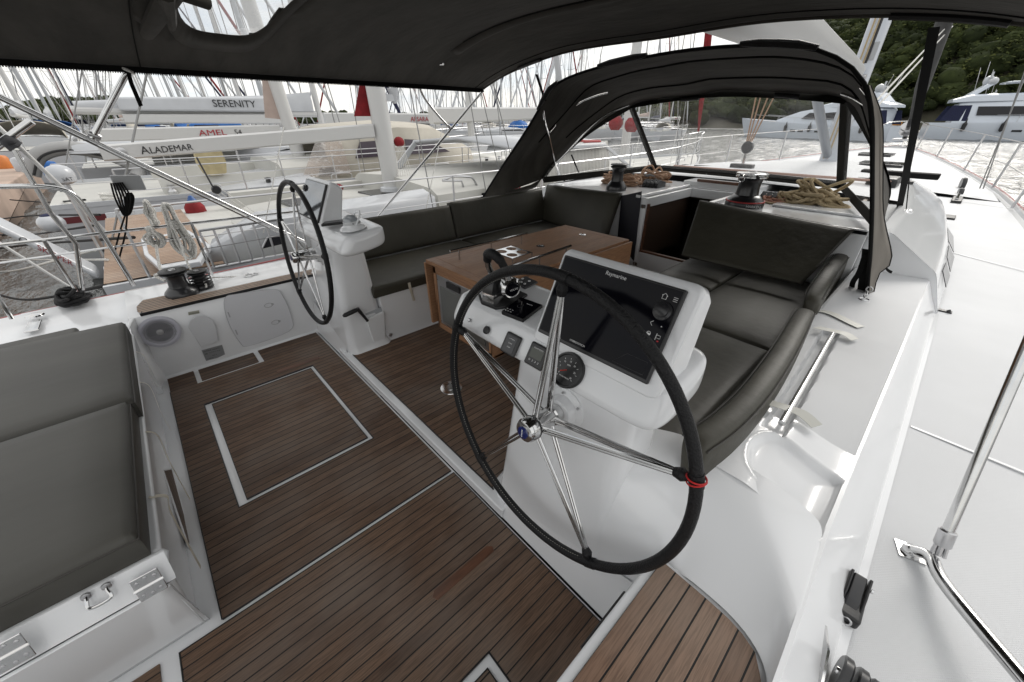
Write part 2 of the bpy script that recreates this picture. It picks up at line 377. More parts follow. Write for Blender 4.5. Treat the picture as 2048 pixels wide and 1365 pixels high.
# wooden grips let into the floor
for gx, y0, y1 in (((-0.82,0.455,0)[0], (-0.826,0.313,0)[1], (-0.823,0.635,0)[1]), ((-3.015,0.454,0)[0] - .005, (-3.038,0.296,0)[1], (-3.029,0.625,0)[1])):
    m = MB(); k = .021
    m.prism([(gx - k, y0 + .02, .0005), (gx - .004, y0, .0005), (gx + k, y0 + .01, .0005), (gx + k, y1 - .01, .0005), (gx, y1, .0005), (gx - k, y1 - .02, .0005)], (0, 0, .0085))
    struct(m.build('floor_grip', WOODD, bevel=.002))

# raised forward floor
m = MB(); m.prism([(-2.95, .762, 0.0), (-.90, .762, 0), (-.90, 4.3, 0), (-2.95, 4.3, 0)], (0, 0, .06)); struct(m.build('cockpit_step', GEL, bevel=.008, seg=3))
m = MB(); m.prism([(-2.775, .812, .061), (-1.03, .812, .061), (-1.06, .85, .061), (-1.10, 1.02, .061), (-1.10, 3.85, .061), (-2.775, 3.85, .061)], (0, 0, .006)); struct(m.build('teak_floor_panel', TEAK_F, smooth=False))
m = MB(); m.box(-2.776, -1.02, .807, .812, .061, .0685); struct(m.build('caulking_seam', BLK, smooth=False))

# port inner wall, coaming and side deck
def strip(rows, name, m=GEL, **k): return struct(MB().loft(rows).build(name, m, **k))
ys = [-.37, -.2, .2, .6, .9, 1.2, 2, 3, 4, 5]
rows = []
for y in ys:
    rows.append([(-3.47, y, 0), (-3.505, y, .02), (-3.52, y, .2), (-3.535, y, .47), (-3.55, y, .497), (-3.575, y, .505), (-3.9, y, .51), (-4.18, y, .505), (-4.235, y, .50), (-4.26, y, .485), (-4.29, y, .40), (-4.25, y, -.3), (-4.0, y, -1.2)])
strip([r for r in rows], 'port_coaming')
# aft part of the port deck, beside the sun pad
rows = []
for y in (-2.4, -1.6, -.9, -.5, -.37):
    d = .03 if y < -.4 else .0
    g = -4.26 + max(0, (-y - .4)) * .03
    rows.append([(-3.30, y, .0), (-3.32, y, .40 - d), (-3.36, y, .46 - d), (-3.55, y, .475 - d), (-3.9, y, .48 - d), (g + .07, y, .49 - d), (g + .02, y, .488), (g, y, .475), (g - .03, y, .38), (g + .1, y, -.3), (g + .3, y, -1.2)])
strip(rows, 'port_aft_deck')
m = MB(); m.prism([(-3.30, -.42, 0), (-3.55, -.36, 0), (-3.55, -.36, .506), (-3.45, -.40, .47), (-3.30, -.42, .44)], (0, .03, 0)); struct(m.build('cockpit_corner', GEL, bevel=.01))
# teak on the coaming: a strip with a stepped, pointed aft end
m = MB(); m.prism([(-3.553, -.27, .508), (-3.553, 1.55, .508), (-3.695, 1.55, .508), (-3.695, -.10, .508), (-3.76, -.12, .508), (-3.84, -.02, .508), (-3.84, -.27, .508), (-3.72, -.31, .508), (-3.62, -.31, .508)], (0, 0, .012)); struct(m.build('teak_coaming_strip', TEAK_C, bevel=.003))
m = MB(); m.box(-3.5525, -3.546, -.30, 1.55, .499, .521); struct(m.build('coaming_edge_trim', BLK))
# rubbing strake of red on the toe rails
m = MB()
for s in (-1, 1):
    m.tube([(XC + s * ((hs if s > 0 else hb)(y) + .012), y, sheer(y) + .012) for y in [i * .75 for i in range(-2, 30)]], .008, 6)
struct(m.build('toe_rail_stripe', mat('faded_red', (.35, .10, .10), rough=.5)))

# hull topsides
for sd in (-1, 1):
    rows = []
    for i in range(42):
        y = -2.4 + i * 24.4 / 41; h = (hs if sd > 0 else hb)(y); z = sheer(y); f = min(1, max(0, (y - 10) / 12))
        rows.append([(XC + sd * q, y, zz) for q, zz in ((h * .72 * (1 - .3 * f), -1.1), (h * (.97 - .12 * f), -.3), (h, z - .16), (h + .004, z - .01))])
    strip(rows, 'hull_side')

# starboard side deck (non-skid), toe rail
YS = [-2.4, -1, 0, .5, 1, 1.5, 2, 3, 4, 5, 6, 7, 8, 9, 10]
def wallx(y): return curve1([(-3, .262), (1, .262), (3.9, .262), (6, .24), (7.5, .13), (9, -.15), (11, -.6)], y)
rows = []
for y in YS:
    g = XC + hs(y); z = sheer(y) - .03; x0 = wallx(y)
    rows.append([(x0 - .02, y, z + .01)] + [(x0 + (g - .10 - x0) * t, y, z - .006 * t) for t in (0, .33, .66, 1)])
strip(rows, 'starboard_side_deck', NSK)
rows = []; rowsp = []
for i in range(60):
    y = -2.4 + i * 24.4 / 59; z = sheer(y)
    for sd, fn, R_ in ((1, hs, rows), (-1, hb, rowsp)):
        g = fn(y); w = min(.10, g * .5); R_.append([(XC + sd * q, y, zz) for q, zz in ((g - w, z - .036), (g - w + .03, z - .03), (g - w * .45, z - .028), (g - w * .3, z + .004), (g, z + .004))])
strip(rows, 'toe_rail'); strip([r for r in rowsp if r[0][1] > 4.9], 'toe_rail')
rows = []
for y in [10 + i * .5 for i in range(25)]:
    a = max(.01, hb(y) - .09); z = sheer(y) - .03
    rows.append([(XC + a * t, y, z + .10 * (1 - t * t) * min(1, a)) for t in (-1, -.75, -.5, -.25, 0, .25, .5, .75, 1)])
strip(rows, 'foredeck', NSK)
rows = []
for y in [4, 5, 6, 7, 8, 9, 10]:
    g = XC - hb(y); z = sheer(y) - .03
    rows.append([(g + .1, y, z), (g + .9, y, z + .01)])
strip(rows, 'port_side_deck', NSK)
# seams moulded between the non-skid panels
m = MB()
for p, q in (((0.281,2.281,0.45), (0.628,2.258,0.45)), ((0.218,6.001,0.47), (0.735,5.706,0.47)), ((0.075,9.677,0.49), (0.627,9.452,0.5))):
    p = V(p); q = V(q); q.z = p.z = sheer(p.y) - .03 + .003
    q = p + (q - p) * 1.1
    m.tube([p, q], .009, 6, flat=.22)
struct(m.build('deck_seam', mat('seam_white', (.78, .79, .80), rough=.4)))

# starboard coaming: inner face -> flat non-skid top -> crease -> outer wall down to the side deck
CO = [(-2.4, .17, .56), (0, .17, .57), (.8, .155, .585), (1.2, .14, .60), (1.6, .14, .61), (2.6, .14, .68), (3.7, .14, .70), (3.95, .14, .70)]
def cox(y): return curve1([(a, b) for a, b, c in CO], y)
def coz(y): return curve1([(a, c) for a, b, c in CO], y)
rows = []
for y in (1.12, 1.2, 1.4, 1.6, 2.0, 2.6, 3.2, 3.7, 3.95):
    zi = max(coz(y), .665); rows.append([(-.34, y, .45), (-.30, y, zi - .03), (-.285, y, zi - .004), (-.268, y, zi)])
strip(rows, 'coaming_inner_face')
# flat top with two things sunk into it: the trough of the grab rail and the winch scoop
GA, GB = V((-0.15,2.541,0.69)), V((-0.112,1.548,0.69)); gdir = (GB - GA).normalized(); gper = Vector((-gdir.y, gdir.x, 0)); GL = (GB - GA).length
SC = [V(p) for p in ((-0.124,1.23,0.665), (-0.155,1.299,0.665), (-0.163,1.371,0.665), (-0.139,1.444,0.665), (-0.087,1.485,0.665), (0.001,1.478,0.66), (0.114,1.463,0.64), (0.137,1.399,0.62), (0.131,1.203,0.61), (0.109,1.143,0.61), (0.05,1.144,0.63), (-0.053,1.18,0.655))]
SP = smoothpts(SC, 5, closed=True)
def inside(x, y):
    """signed distance to the scoop's outline, positive inside"""
    c = False; d = 9
    for i in range(len(SP)):
        a, b = SP[i], SP[i - 1]
        if (a.y > y) != (b.y > y) and x < (b.x - a.x) * (y - a.y) / (b.y - a.y) + a.x: c = not c
        ex, ey = b.x - a.x, b.y - a.y; tt = max(0, min(1, ((x - a.x) * ex + (y - a.y) * ey) / max(1e-9, ex * ex + ey * ey))); d = min(d, hypot(a.x + ex * tt - x, a.y + ey * tt - y))
    return d if c else -d
def sstep(t): t = max(0, min(1, t)); return t * t * (3 - 2 * t)
def topz(x, y):
    zi = max(coz(y), .665); z0 = coz(y) + .008; t = (x + .27) / .39; z = zi + (z0 - zi) * sstep((t - .35) / .65)
    if y < 1.75:
        d = inside(x, y)
        z -= .020 * sstep(d / .030) + .012 * sstep(d / .10) if d > 0 else 0
        if -.008 < d < 0: z += .0012
    p = Vector((x, y, 0)) - Vector((GA.x, GA.y, 0)); al = p.dot(gdir); pe = p.dot(gper)
    dd = min(al + .06, GL + .07 - al, pe + .052, .030 - pe)
    if dd > 0: z -= .030 * sstep(dd / .012)
    return z
def field(y0, y1, ny, nx, name, mt, x0=-.27):
    rows = []
    for j in range(ny + 1):
        y = y0 + (y1 - y0) * j / ny; x1 = cox(y) - .016
        rows.append([(x0 + (x1 - x0) * i / nx, y, topz(x0 + (x1 - x0) * i / nx, y)) for i in range(nx + 1)])
    return struct(MB().loft(rows).build(name, mt, ang=60))
field(1.14, 1.62, 70, 60, 'coaming_top', GEL); field(1.62, 3.95, 230, 52, 'coaming_top', NSK)
rows = []
for y in (-2.4, -1.5, -.6, 0, .5, .8, 1.12, 1.2, 1.4, 1.6, 2.0, 2.6, 3.2, 3.7, 3.95):
    x, z = cox(y), coz(y); b = sheer(y) - .025; xb = wallx(y)
    rows.append([(x - .018, y, z + .004), (x - .006, y, z + .003), (x, y, z - .004), (x + (xb - x) * .35, y, z + (b - z) * .4), (xb - .022, y, b + .03), (xb - .012, y, b + .008), (xb + .01, y, b)])
strip(rows, 'coaming_outer_wall')
# helm seat: teak top, white edge, sloping moulding behind it
seat = [(-.185, .812), (-.05, .806), (.02, .80), (.06, .79), (.10, .77), (.13, .72), (.155, .62), (.165, .45), (.165, -.2), (-.185, -.2)]
m = MB(); m.prism([(x, y, .492) for x, y in seat], (0, 0, .009)); struct(m.build('teak_helm_seat', TEAK_S, bevel=.002))
base = [(-.215, .83), (-.05, .836), (.03, .828), (.09, .81), (.15, .765), (.17, .65), (.18, .45), (.18, -1.6), (-.215, -1.6)]
m = MB(); m.prism([(x, y, 0) for x, y in base], (0, 0, .49)); struct(m.build('helm_seat_base', GEL, bevel=.012, seg=3))
m = MB(); m.tube([(-.221, .70, .40), (-.221, .48, .40)], .014, 8, flat=.5); struct(m.build('seat_edge_pad', BLK))
# sloping surfaces from the seat up to the coaming, and inboard to the steering pedestal
def P3(a): return a
R0 = [(-.90, .80, .10), (-.70, .80, .10), (-.50, .80, .10), (-.30, .80, .10), (-.205, .81, .30), (-.185, .825, .497), (-.05, .822, .498), (.03, .815, .498), (.10, .787, .498), (.148, .735, .498), (.165, .62, .50)]
R1 = [(-.90, .815, .35), (-.70, .815, .38), (-.50, .818, .42), (-.30, .83, .45), (-.215, .86, .49), (-.17, .88, .53), (-.04, .88, .535), (.05, .865, .535), (.12, .83, .54), (.16, .77, .545), (.17, .62, .55)]
R2 = [(-.90, .84, .60), (-.70, .84, .60), (-.50, .85, .61), (-.34, .90, .61), (-.26, .96, .61), (-.17, .99, .61), (-.05, .985, .60), (.04, .955, .59), (.10, .90, .585), (.145, .80, .583), (.163, .62, .575)]
R3 = [(-.90, .87, .66), (-.70, .88, .665), (-.50, .92, .665), (-.38, 1.00, .665), (-.28, 1.08, .665), (-.19, 1.115, .668), (-.07, 1.095, .655), (.03, 1.04, .635), (.09, .97, .61), (.135, .86, .59), (.155, .62, .58)]
R4 = [(-.90, 1.0, .655), (-.70, 1.04, .658), (-.50, 1.12, .660), (-.38, 1.2, .661), (-.27, 1.22, .6655), (-.19, 1.22, .666), (-.07, 1.22, .664), (.03, 1.22, .640), (.09, 1.22, .617), (.122, 1.2, .6085), (.128, 1.1, .60)]
R3[-1] = (.146, .80, .588); R3[-2] = (.128, .95, .597)
struct(MB().loft([R0, R1, R2, R3, R4]).build('helm_surround', GEL, sub=2))
m = MB()
m.add([(-.94, .768, 0), (-.20, .768, 0), (-.20, .81, .30), (-.90, .80, .10)], [(0, 1, 2, 3)])
struct(m.build('helm_surround_foot', GEL))
# cockpit benches (bodies under the cushions)
m = MB(); m.box(-3.5, -2.795, 1.12, 3.9, .0, .475); struct(m.build('port_bench', GEL, bevel=.012))
m = MB(); m.box(-3.70, -3.56, 1.12, 3.9, .0, .84) ; struct(m.build('port_seat_back', GEL, bevel=.012))
m = MB(); m.box(-3.5, -2.5, 3.25, 3.9, .0, .47); struct(m.build('port_bench_end', GEL, bevel=.012))
m = MB(); m.box(-.98, -.33, 1.0, 3.9, .0, .47); m.box(-1.44, -.98, 3.08, 3.9, .0, .469); struct(m.build('starboard_bench', GEL, bevel=.01))
# sun-pad locker aft
m = MB()
LK = thing('sunpad_locker', 'white aft locker that carries the two grey sun pads', 'locker', (-2.3, -.9, 0))
m.prism([(-3.35, -.405, 0), (-1.355, -.405, 0), (-1.345, -.395, .06), (-1.30, -.362, .40), (-1.335, -.352, .445), (-1.345, -.358, .466), (-3.35, -.358, .466)], (0, -1.75, 0)); m.build('locker_body', GEL, LK, bevel=.010, seg=3)
m = MB(); m.loft([[(-1.336, y, .466), (-1.325, y, .462), (-1.278, y, .392), (-1.268, y, .386), (-1.270, y, .383)] for y in (-.352, -.36, -.6, -1.2, -2.1)]); m.loft([[(-1.336, -.352, .466), (-1.325, -.352, .462), (-1.278, -.352, .392), (-1.268, -.352, .386)], [(-1.335, -.37, .43), (-1.32, -.375, .42), (-1.30, -.38, .37), (-1.295, -.385, .35)]]); m.build('locker_rim', GEL, LK, solid=.004)
m = MB(); m.loft([[(-1.268, y, .379), (-1.262, y, .372), (-1.272, y, .33), (-1.34, y, .03), (-1.352, y, .002)] for y in (-.372, -.40, -.8, -1.4, -2.1)]); m.loft([[(-1.268, -.372, .379), (-1.262, -.372, .372), (-1.272, -.374, .33), (-1.335, -.385, .02)], [(-1.34, -.39, .37), (-1.35, -.39, .36), (-1.36, -.392, .30), (-1.42, -.40, .0)]]); m.build('locker_side', GEL, LK, solid=.004)
m = MB(); m.prism([(-2.097,-0.384,0.22), (-2.297,-0.388,0.07), (-1.89,-0.398,-0.062), (-1.758,-0.392,0.019)], (0, .004, 0)); m.build('locker_opening', TEAK_F, LK, bevel=.001)
m = MB(); m.tube([(-2.273,-0.384,0.087), (-1.871,-0.394,-0.044), (-1.741,-0.388,0.037), (-2.075,-0.38,0.236), (-2.273,-0.384,0.087)], .004, 6); m.build('opening_edge', GEL, LK)

# aft bulkhead, coachroof with the companionway let into it
BY = 3.88
m = MB()
m.box(-3.52, -2.20, BY, BY + .05, .06, .985); m.box(-1.55, -.30, BY, BY + .05, .06, .985); m.box(-2.20, -1.55, BY, BY + .05, .06, .42)
m.prism([(-2.215, BY - .004, .3), (-2.12, BY - .004, .3), (-2.12, BY - .004, .99), (-2.215, BY - .004, .99)], (0, .06, 0)); m.box(-2.20, -2.14, BY + .06, 4.99, .885, .984); m.box(-2.14, -1.56, 4.93, 4.985, .885, .984)
struct(m.build('cockpit_bulkhead', GEL, bevel=.006))
m = MB(); m.box(-3.5, -2.22, BY, 5.35, .94, .99); m.box(-1.53, -.19, BY, 5.35, .94, .99); m.box(-2.22, -1.53, 5.0, 5.36, .94, .99)
struct(m.build('coachroof_winch_deck', GEL, bevel=.012))
# sliding hatch rails and garage
m = MB(); m.box(-2.245, -2.195, BY - .03, 5.05, .985, 1.015); m.box(-1.555, -1.505, BY - .03, 5.05, .985, 1.015); m.box(-2.3, -1.45, 5.02, 5.5, .985, 1.05)
struct(m.build('companionway_rail', GEL, bevel=.006))
m = MB(); m.box(-2.19, -2.18, BY + .03, 5.0, .3, .985); m.box(-1.57, -1.56, BY + .03, 5.0, .3, .985); m.box(-2.18, -1.57, 4.98, 5.0, .88, .985)
struct(m.build('companionway_lining', mat('dark_lining', (.05, .03, .02), rough=.5)))
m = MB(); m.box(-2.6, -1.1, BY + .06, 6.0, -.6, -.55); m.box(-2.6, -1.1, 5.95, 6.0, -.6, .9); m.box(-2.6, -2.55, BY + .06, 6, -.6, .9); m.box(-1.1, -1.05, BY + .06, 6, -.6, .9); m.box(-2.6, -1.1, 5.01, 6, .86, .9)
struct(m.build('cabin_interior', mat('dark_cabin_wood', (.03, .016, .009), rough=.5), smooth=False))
m = MB(); m.box(-2.17, -1.58, BY + .01, BY + .045, .40, .44); m.box(-2.119, -2.104, BY + .012, BY + .05, .44, .93); struct(m.build('companionway_trim', WOODD))
m = MB(); m.box(-2.13, -1.6, 5.0, 5.03, 1.052, 1.085); struct(m.build('wooden_slide_stop', WOODD, bevel=.006))

# coachroof loft: port and starboard outer shoulders, forward slope
rows = []
for y, xt, zt, xs, zs, xb in ((3.95, -.19, .985, .135, .77, .262), (4.6, -.20, 1.0, .13, .78, .262), (5.36, -.22, 1.01, .115, .79, .255), (6.5, -.30, 1.01, .05, .80, .20), (7.6, -.42, 1.0, -.04, .80, .10), (8.6, -.58, .985, -.2, .80, -.06), (9.8, -.85, .95, -.55, .82, -.40), (11, -1.15, .91, -1.0, .84, -.85), (12, -1.5, .87, -1.35, .83, -1.2)):
    zb = sheer(y) - .02
    right = [(xb, y, zb), (xs + .03, y, zs - .05), (xs + .01, y, zs - .012), (xs - .015, y, zs + .01), (xs - .2 * (xs - xt), y, zs + .2 * (zt - zs)), (xt + .03, y, zt - .012), (xt, y, zt), (xt - .06, y, zt + .008)]
    rows.append((right, [(2 * XC - p[0], p[1], p[2]) for p in right]))
strip([r[0] for r in rows], 'coachroof_side'); strip([r[1] for r in rows if r[0][0][1] > 3.96 or 1], 'coachroof_side')
rows2 = []
for r, l in rows:
    if r[0][1] < 5.3: continue
    a = r[-1]; b = l[-1]; rows2.append([lerp(a, b, t)[:2] + (a[2] + .05 * (1 - (2 * t - 1) ** 2),) for t in (0, .15, .3, .5, .7, .85, 1)])
strip(rows2, 'coachroof_top', NSK)
m = MB(); r = rows[0][0]
m.add([(p[0], 3.952, p[2]) for p in r] + [(-.30, 3.952, .985), (-.30, 3.952, .55)], [tuple(range(len(r) + 2))]); struct(m.build('coachroof_end', GEL))
m = MB(); r = rows[0][1]
m.add([(p[0], 3.952, p[2]) for p in r] + [(-3.45, 3.952, .985), (-3.45, 3.952, .45)], [tuple(range(len(r) + 2))]); struct(m.build('coachroof_end', GEL))
# dark windows in the outer coachroof wall
m = MB()
for y0, y1 in ((4.35, 4.75), (4.85, 5.45), (5.6, 6.4)):
    def wp(y, t):
        xb, xs = (.262, .165) if y < 5.4 else (.262 - (y - 5.4) * .05, .15 - (y - 5.4) * .06); zb = sheer(y) + .03
        return (xb + (xs - xb) * t + .006, y, zb + (.70 - zb) * t)
    m.prism([wp(y0, .2), wp(y1, .15), wp(y1, .8), wp(y0 + .06, .85)], (.004, 0, .002))
solo_ = m.build('coachroof_window', DKWIN); struct(solo_)
m = MB(); m.box(-1.1, -.35, 4.35, 5.2, .991, 1.012); lid = struct(m.build('locker_lid', GEL, bevel=.008))

# ---------------------------------------------------------------- water
wm = bpy.data.materials.new('harbour_water'); wm.use_nodes = True
nt = wm.node_tree; b = nt.nodes['Principled BSDF']; b.inputs['Base Color'].default_value = (.035, .037, .034, 1); b.inputs['Roughness'].default_value = .16; b.inputs['IOR'].default_value = 1.9
b.inputs['Specular IOR Level'].default_value = .6
g = nt.nodes.new('ShaderNodeNewGeometry'); hs = []
for sc, rot, st in ((1.3, .5, (1, 1.9, 1)), (4.5, -.4, (1, 1.7, 1)), (12, .2, (1, 1.5, 1))):
    mp = nt.nodes.new('ShaderNodeMapping'); mp.inputs['Rotation'].default_value = (0, 0, rot); mp.inputs['Scale'].default_value = st
    n = nt.nodes.new('ShaderNodeTexNoise'); n.inputs['Scale'].default_value = sc; n.inputs['Detail'].default_value = 3
    nt.links.new(g.outputs['Position'], mp.inputs[0]); nt.links.new(mp.outputs[0], n.inputs[0]); hs.append(n.outputs[0])
def addn(a, bq, k):
    q = nt.nodes.new('ShaderNodeMath'); q.operation = 'MULTIPLY_ADD'; nt.links.new(bq, q.inputs[0]); q.inputs[1].default_value = k; nt.links.new(a, q.inputs[2]); return q.outputs[0]
h = addn(addn(hs[0], hs[1], .45), hs[2], .2)
bp = nt.nodes.new('ShaderNodeBump'); bp.inputs['Strength'].default_value = 1.0; bp.inputs['Distance'].default_value = .10
nt.links.new(h, bp.inputs['Height']); nt.links.new(bp.outputs[0], b.inputs['Normal'])
import numpy as np
def water_mesh():
    """choppy harbour water as real waves, finer near the boats, with a flat sheet beyond"""
    rs = np.random.RandomState(4); na, nr = 860, 470
    az = np.radians(np.linspace(-118, 22, na)); R = 4.0 * (230 / 4.0) ** np.linspace(0, 1, nr)
    A, Q = np.meshgrid(az, R); X_ = Q * np.sin(A); Y_ = Q * np.cos(A); Z_ = np.zeros_like(X_)
    for lam, amp, k in ((5.5, .030, 5), (2.6, .030, 9), (1.3, .020, 12), (.7, .008, 10)):
        for _ in range(k):
            th = rs.normal(.9, .75); l = lam * rs.uniform(.75, 1.3); p = rs.uniform(0, 6.28)
            ph = (X_ * np.cos(th) + Y_ * np.sin(th)) * 2 * np.pi / l + p
            Z_ += amp * rs.uniform(.6, 1.2) * (1 - 2 * np.abs(np.sin(ph / 2))) / np.sqrt(k) * 1.5
    Z_ *= np.clip((230 - Q) / 40, 0, 1)
    Z_[:, 0] = 0; Z_[:, -1] = 0
    v = np.stack([X_, Y_, -1 + Z_], -1).reshape(-1, 3)
    i = np.arange(nr - 1)[:, None] * na + np.arange(na - 1)[None, :]; f = np.stack([i, i + 1, i + na + 1, i + na], -1).reshape(-1, 4)
    o = len(v); v = np.concatenate([v, [(-2500, -2500, -1.12), (2500, -2500, -1.12), (2500, 3500, -1.12), (-2500, 3500, -1.12)]]); f = np.concatenate([f, [[o, o + 1, o + 2, o + 3]]])
    me = bpy.data.meshes.new('water'); me.vertices.add(len(v)); me.vertices.foreach_set('co', v.ravel()); me.loops.add(len(f) * 4); me.loops.foreach_set('vertex_index', f.ravel().astype(np.int32)); me.polygons.add(len(f)); me.polygons.foreach_set('loop_start', np.arange(0, len(f) * 4, 4, dtype=np.int32)); me.polygons.foreach_set('loop_total', np.full(len(f), 4, dtype=np.int32)); me.update(); me.validate(); me.shade_smooth(); me.materials.append(wm)
    ob = bpy.data.objects.new('water', me); COL.objects.link(ob); return struct(ob)
water_mesh()
# ================================================================ STEERING WHEELS
def make_wheel(cx, phase, label):
    t = thing('steering_wheel', label, 'steering wheel', (cx, .734, .815), 'steering wheels of the twin helms')
    c = Vector((cx, .734, .815)); ti = .079
    n = Vector((0, -cos(ti), sin(ti))); a = Vector((1, 0, 0)); b = n.cross(a)
    if b.z < 0: b = -b
    def q(ang, r, h=0): return c + (a * cos(ang) + b * sin(ang)) * r + n * h
    R = .514
    MB().tube([q(2 * pi * i / 96, R) for i in range(96)], .0165, 14, closed=True).build('rim', LEA_B, t)
    for k in range(5):
        ph = phase + k * 2 * pi / 5
        m = MB()
        m.tube([q(ph - .036, R), q(ph + .036, R)], .0185, 12); m.lathe([(.012, 0), (.018, .02), (.006, .05)][::-1], q(ph, R - .055), (q(ph, R) - q(ph, 0)), 10)
        m.build('rim_collar', LEA_B, t)
        m = MB()
        for h in (-.036, .036):
            for s in (-1, 1):
                p0 = q(ph, .03, h) + (a * -sin(ph) + b * cos(ph)) * s * .0075; p1 = q(ph, R - .012) + (a * -sin(ph) + b * cos(ph)) * s * .004
                m.tube([p0, p1], .0052, 8)
        m.build('spoke', STEEL, t)
        MB().add([], []) 
    m = MB(); m.lathe([(.024, -.085), (.034, -.08), (.036, -.05), (.030, -.045), (.034, -.03), (.034, .03), (.030, .034), (.041, .045), (.042, .070), (.036, .082), (.026, .086)], c, n, 32)
    for k in range(5): m.lathe([(.007, 0), (.007, .012)], q(phase + k * 2 * pi / 5, .034, -.036), q(phase + k * 2 * pi / 5, 1) - c, 8)
    hub = m.build('hub', STEEL, t, ang=40)
    m = MB(); m.lathe([(.0415, .0405), (.0425, .0445), (.0415, .0455)], c, n, 32); m.build('hub_seal', BLK, t)
    m = MB(); m.lathe([(.0225, .085), (.021, .0905), (.001, .092)], c, n, 28); em = m.build('emblem', mat('emblem_blue', (.01, .02, .12), rough=.15, coat=.8), t)
    m = MB()
    for i in range(5): m.obox(c + n * .0925 + b * (.012 - i * .006), a * .0022, b * .0016, n * .0003)
    m.build('emblem_lettering', WHT, t)
    return t, q
w1, q1 = make_wheel(-.651, .2757, 'large black leather rimmed steering wheel in the foreground with a red cord on its rim')
w2, q2 = make_wheel(-3.107, .2231, 'farther steering wheel beside the port wall, seen nearly edge-on')
m = MB()
for d in (-.0035, .004):
    ph = .2757; c0 = q1(ph, .514); ax = (q1(ph + .02, .514) - q1(ph - .02, .514))
    m.torus(c0 + ax.normalized() * d * 1.4, ax + (q1(ph, 1) - q1(ph, 0)) * .01 * d * 100, .0225, .0022, 24, 6)
m.build('red_cord', mat('red_cord', (.5, .02, .02), rough=.5), w1)
# stitching of the leather cover
m = MB()
for i in range(150):
    a_ = 2.0 + i * .0215
    p = q1(a_, .4985, .007); p2 = q1(a_ + .01, .4985, .007); m.tube([p, p2], .0009, 4)
m.build('stitching', THREAD, w1)

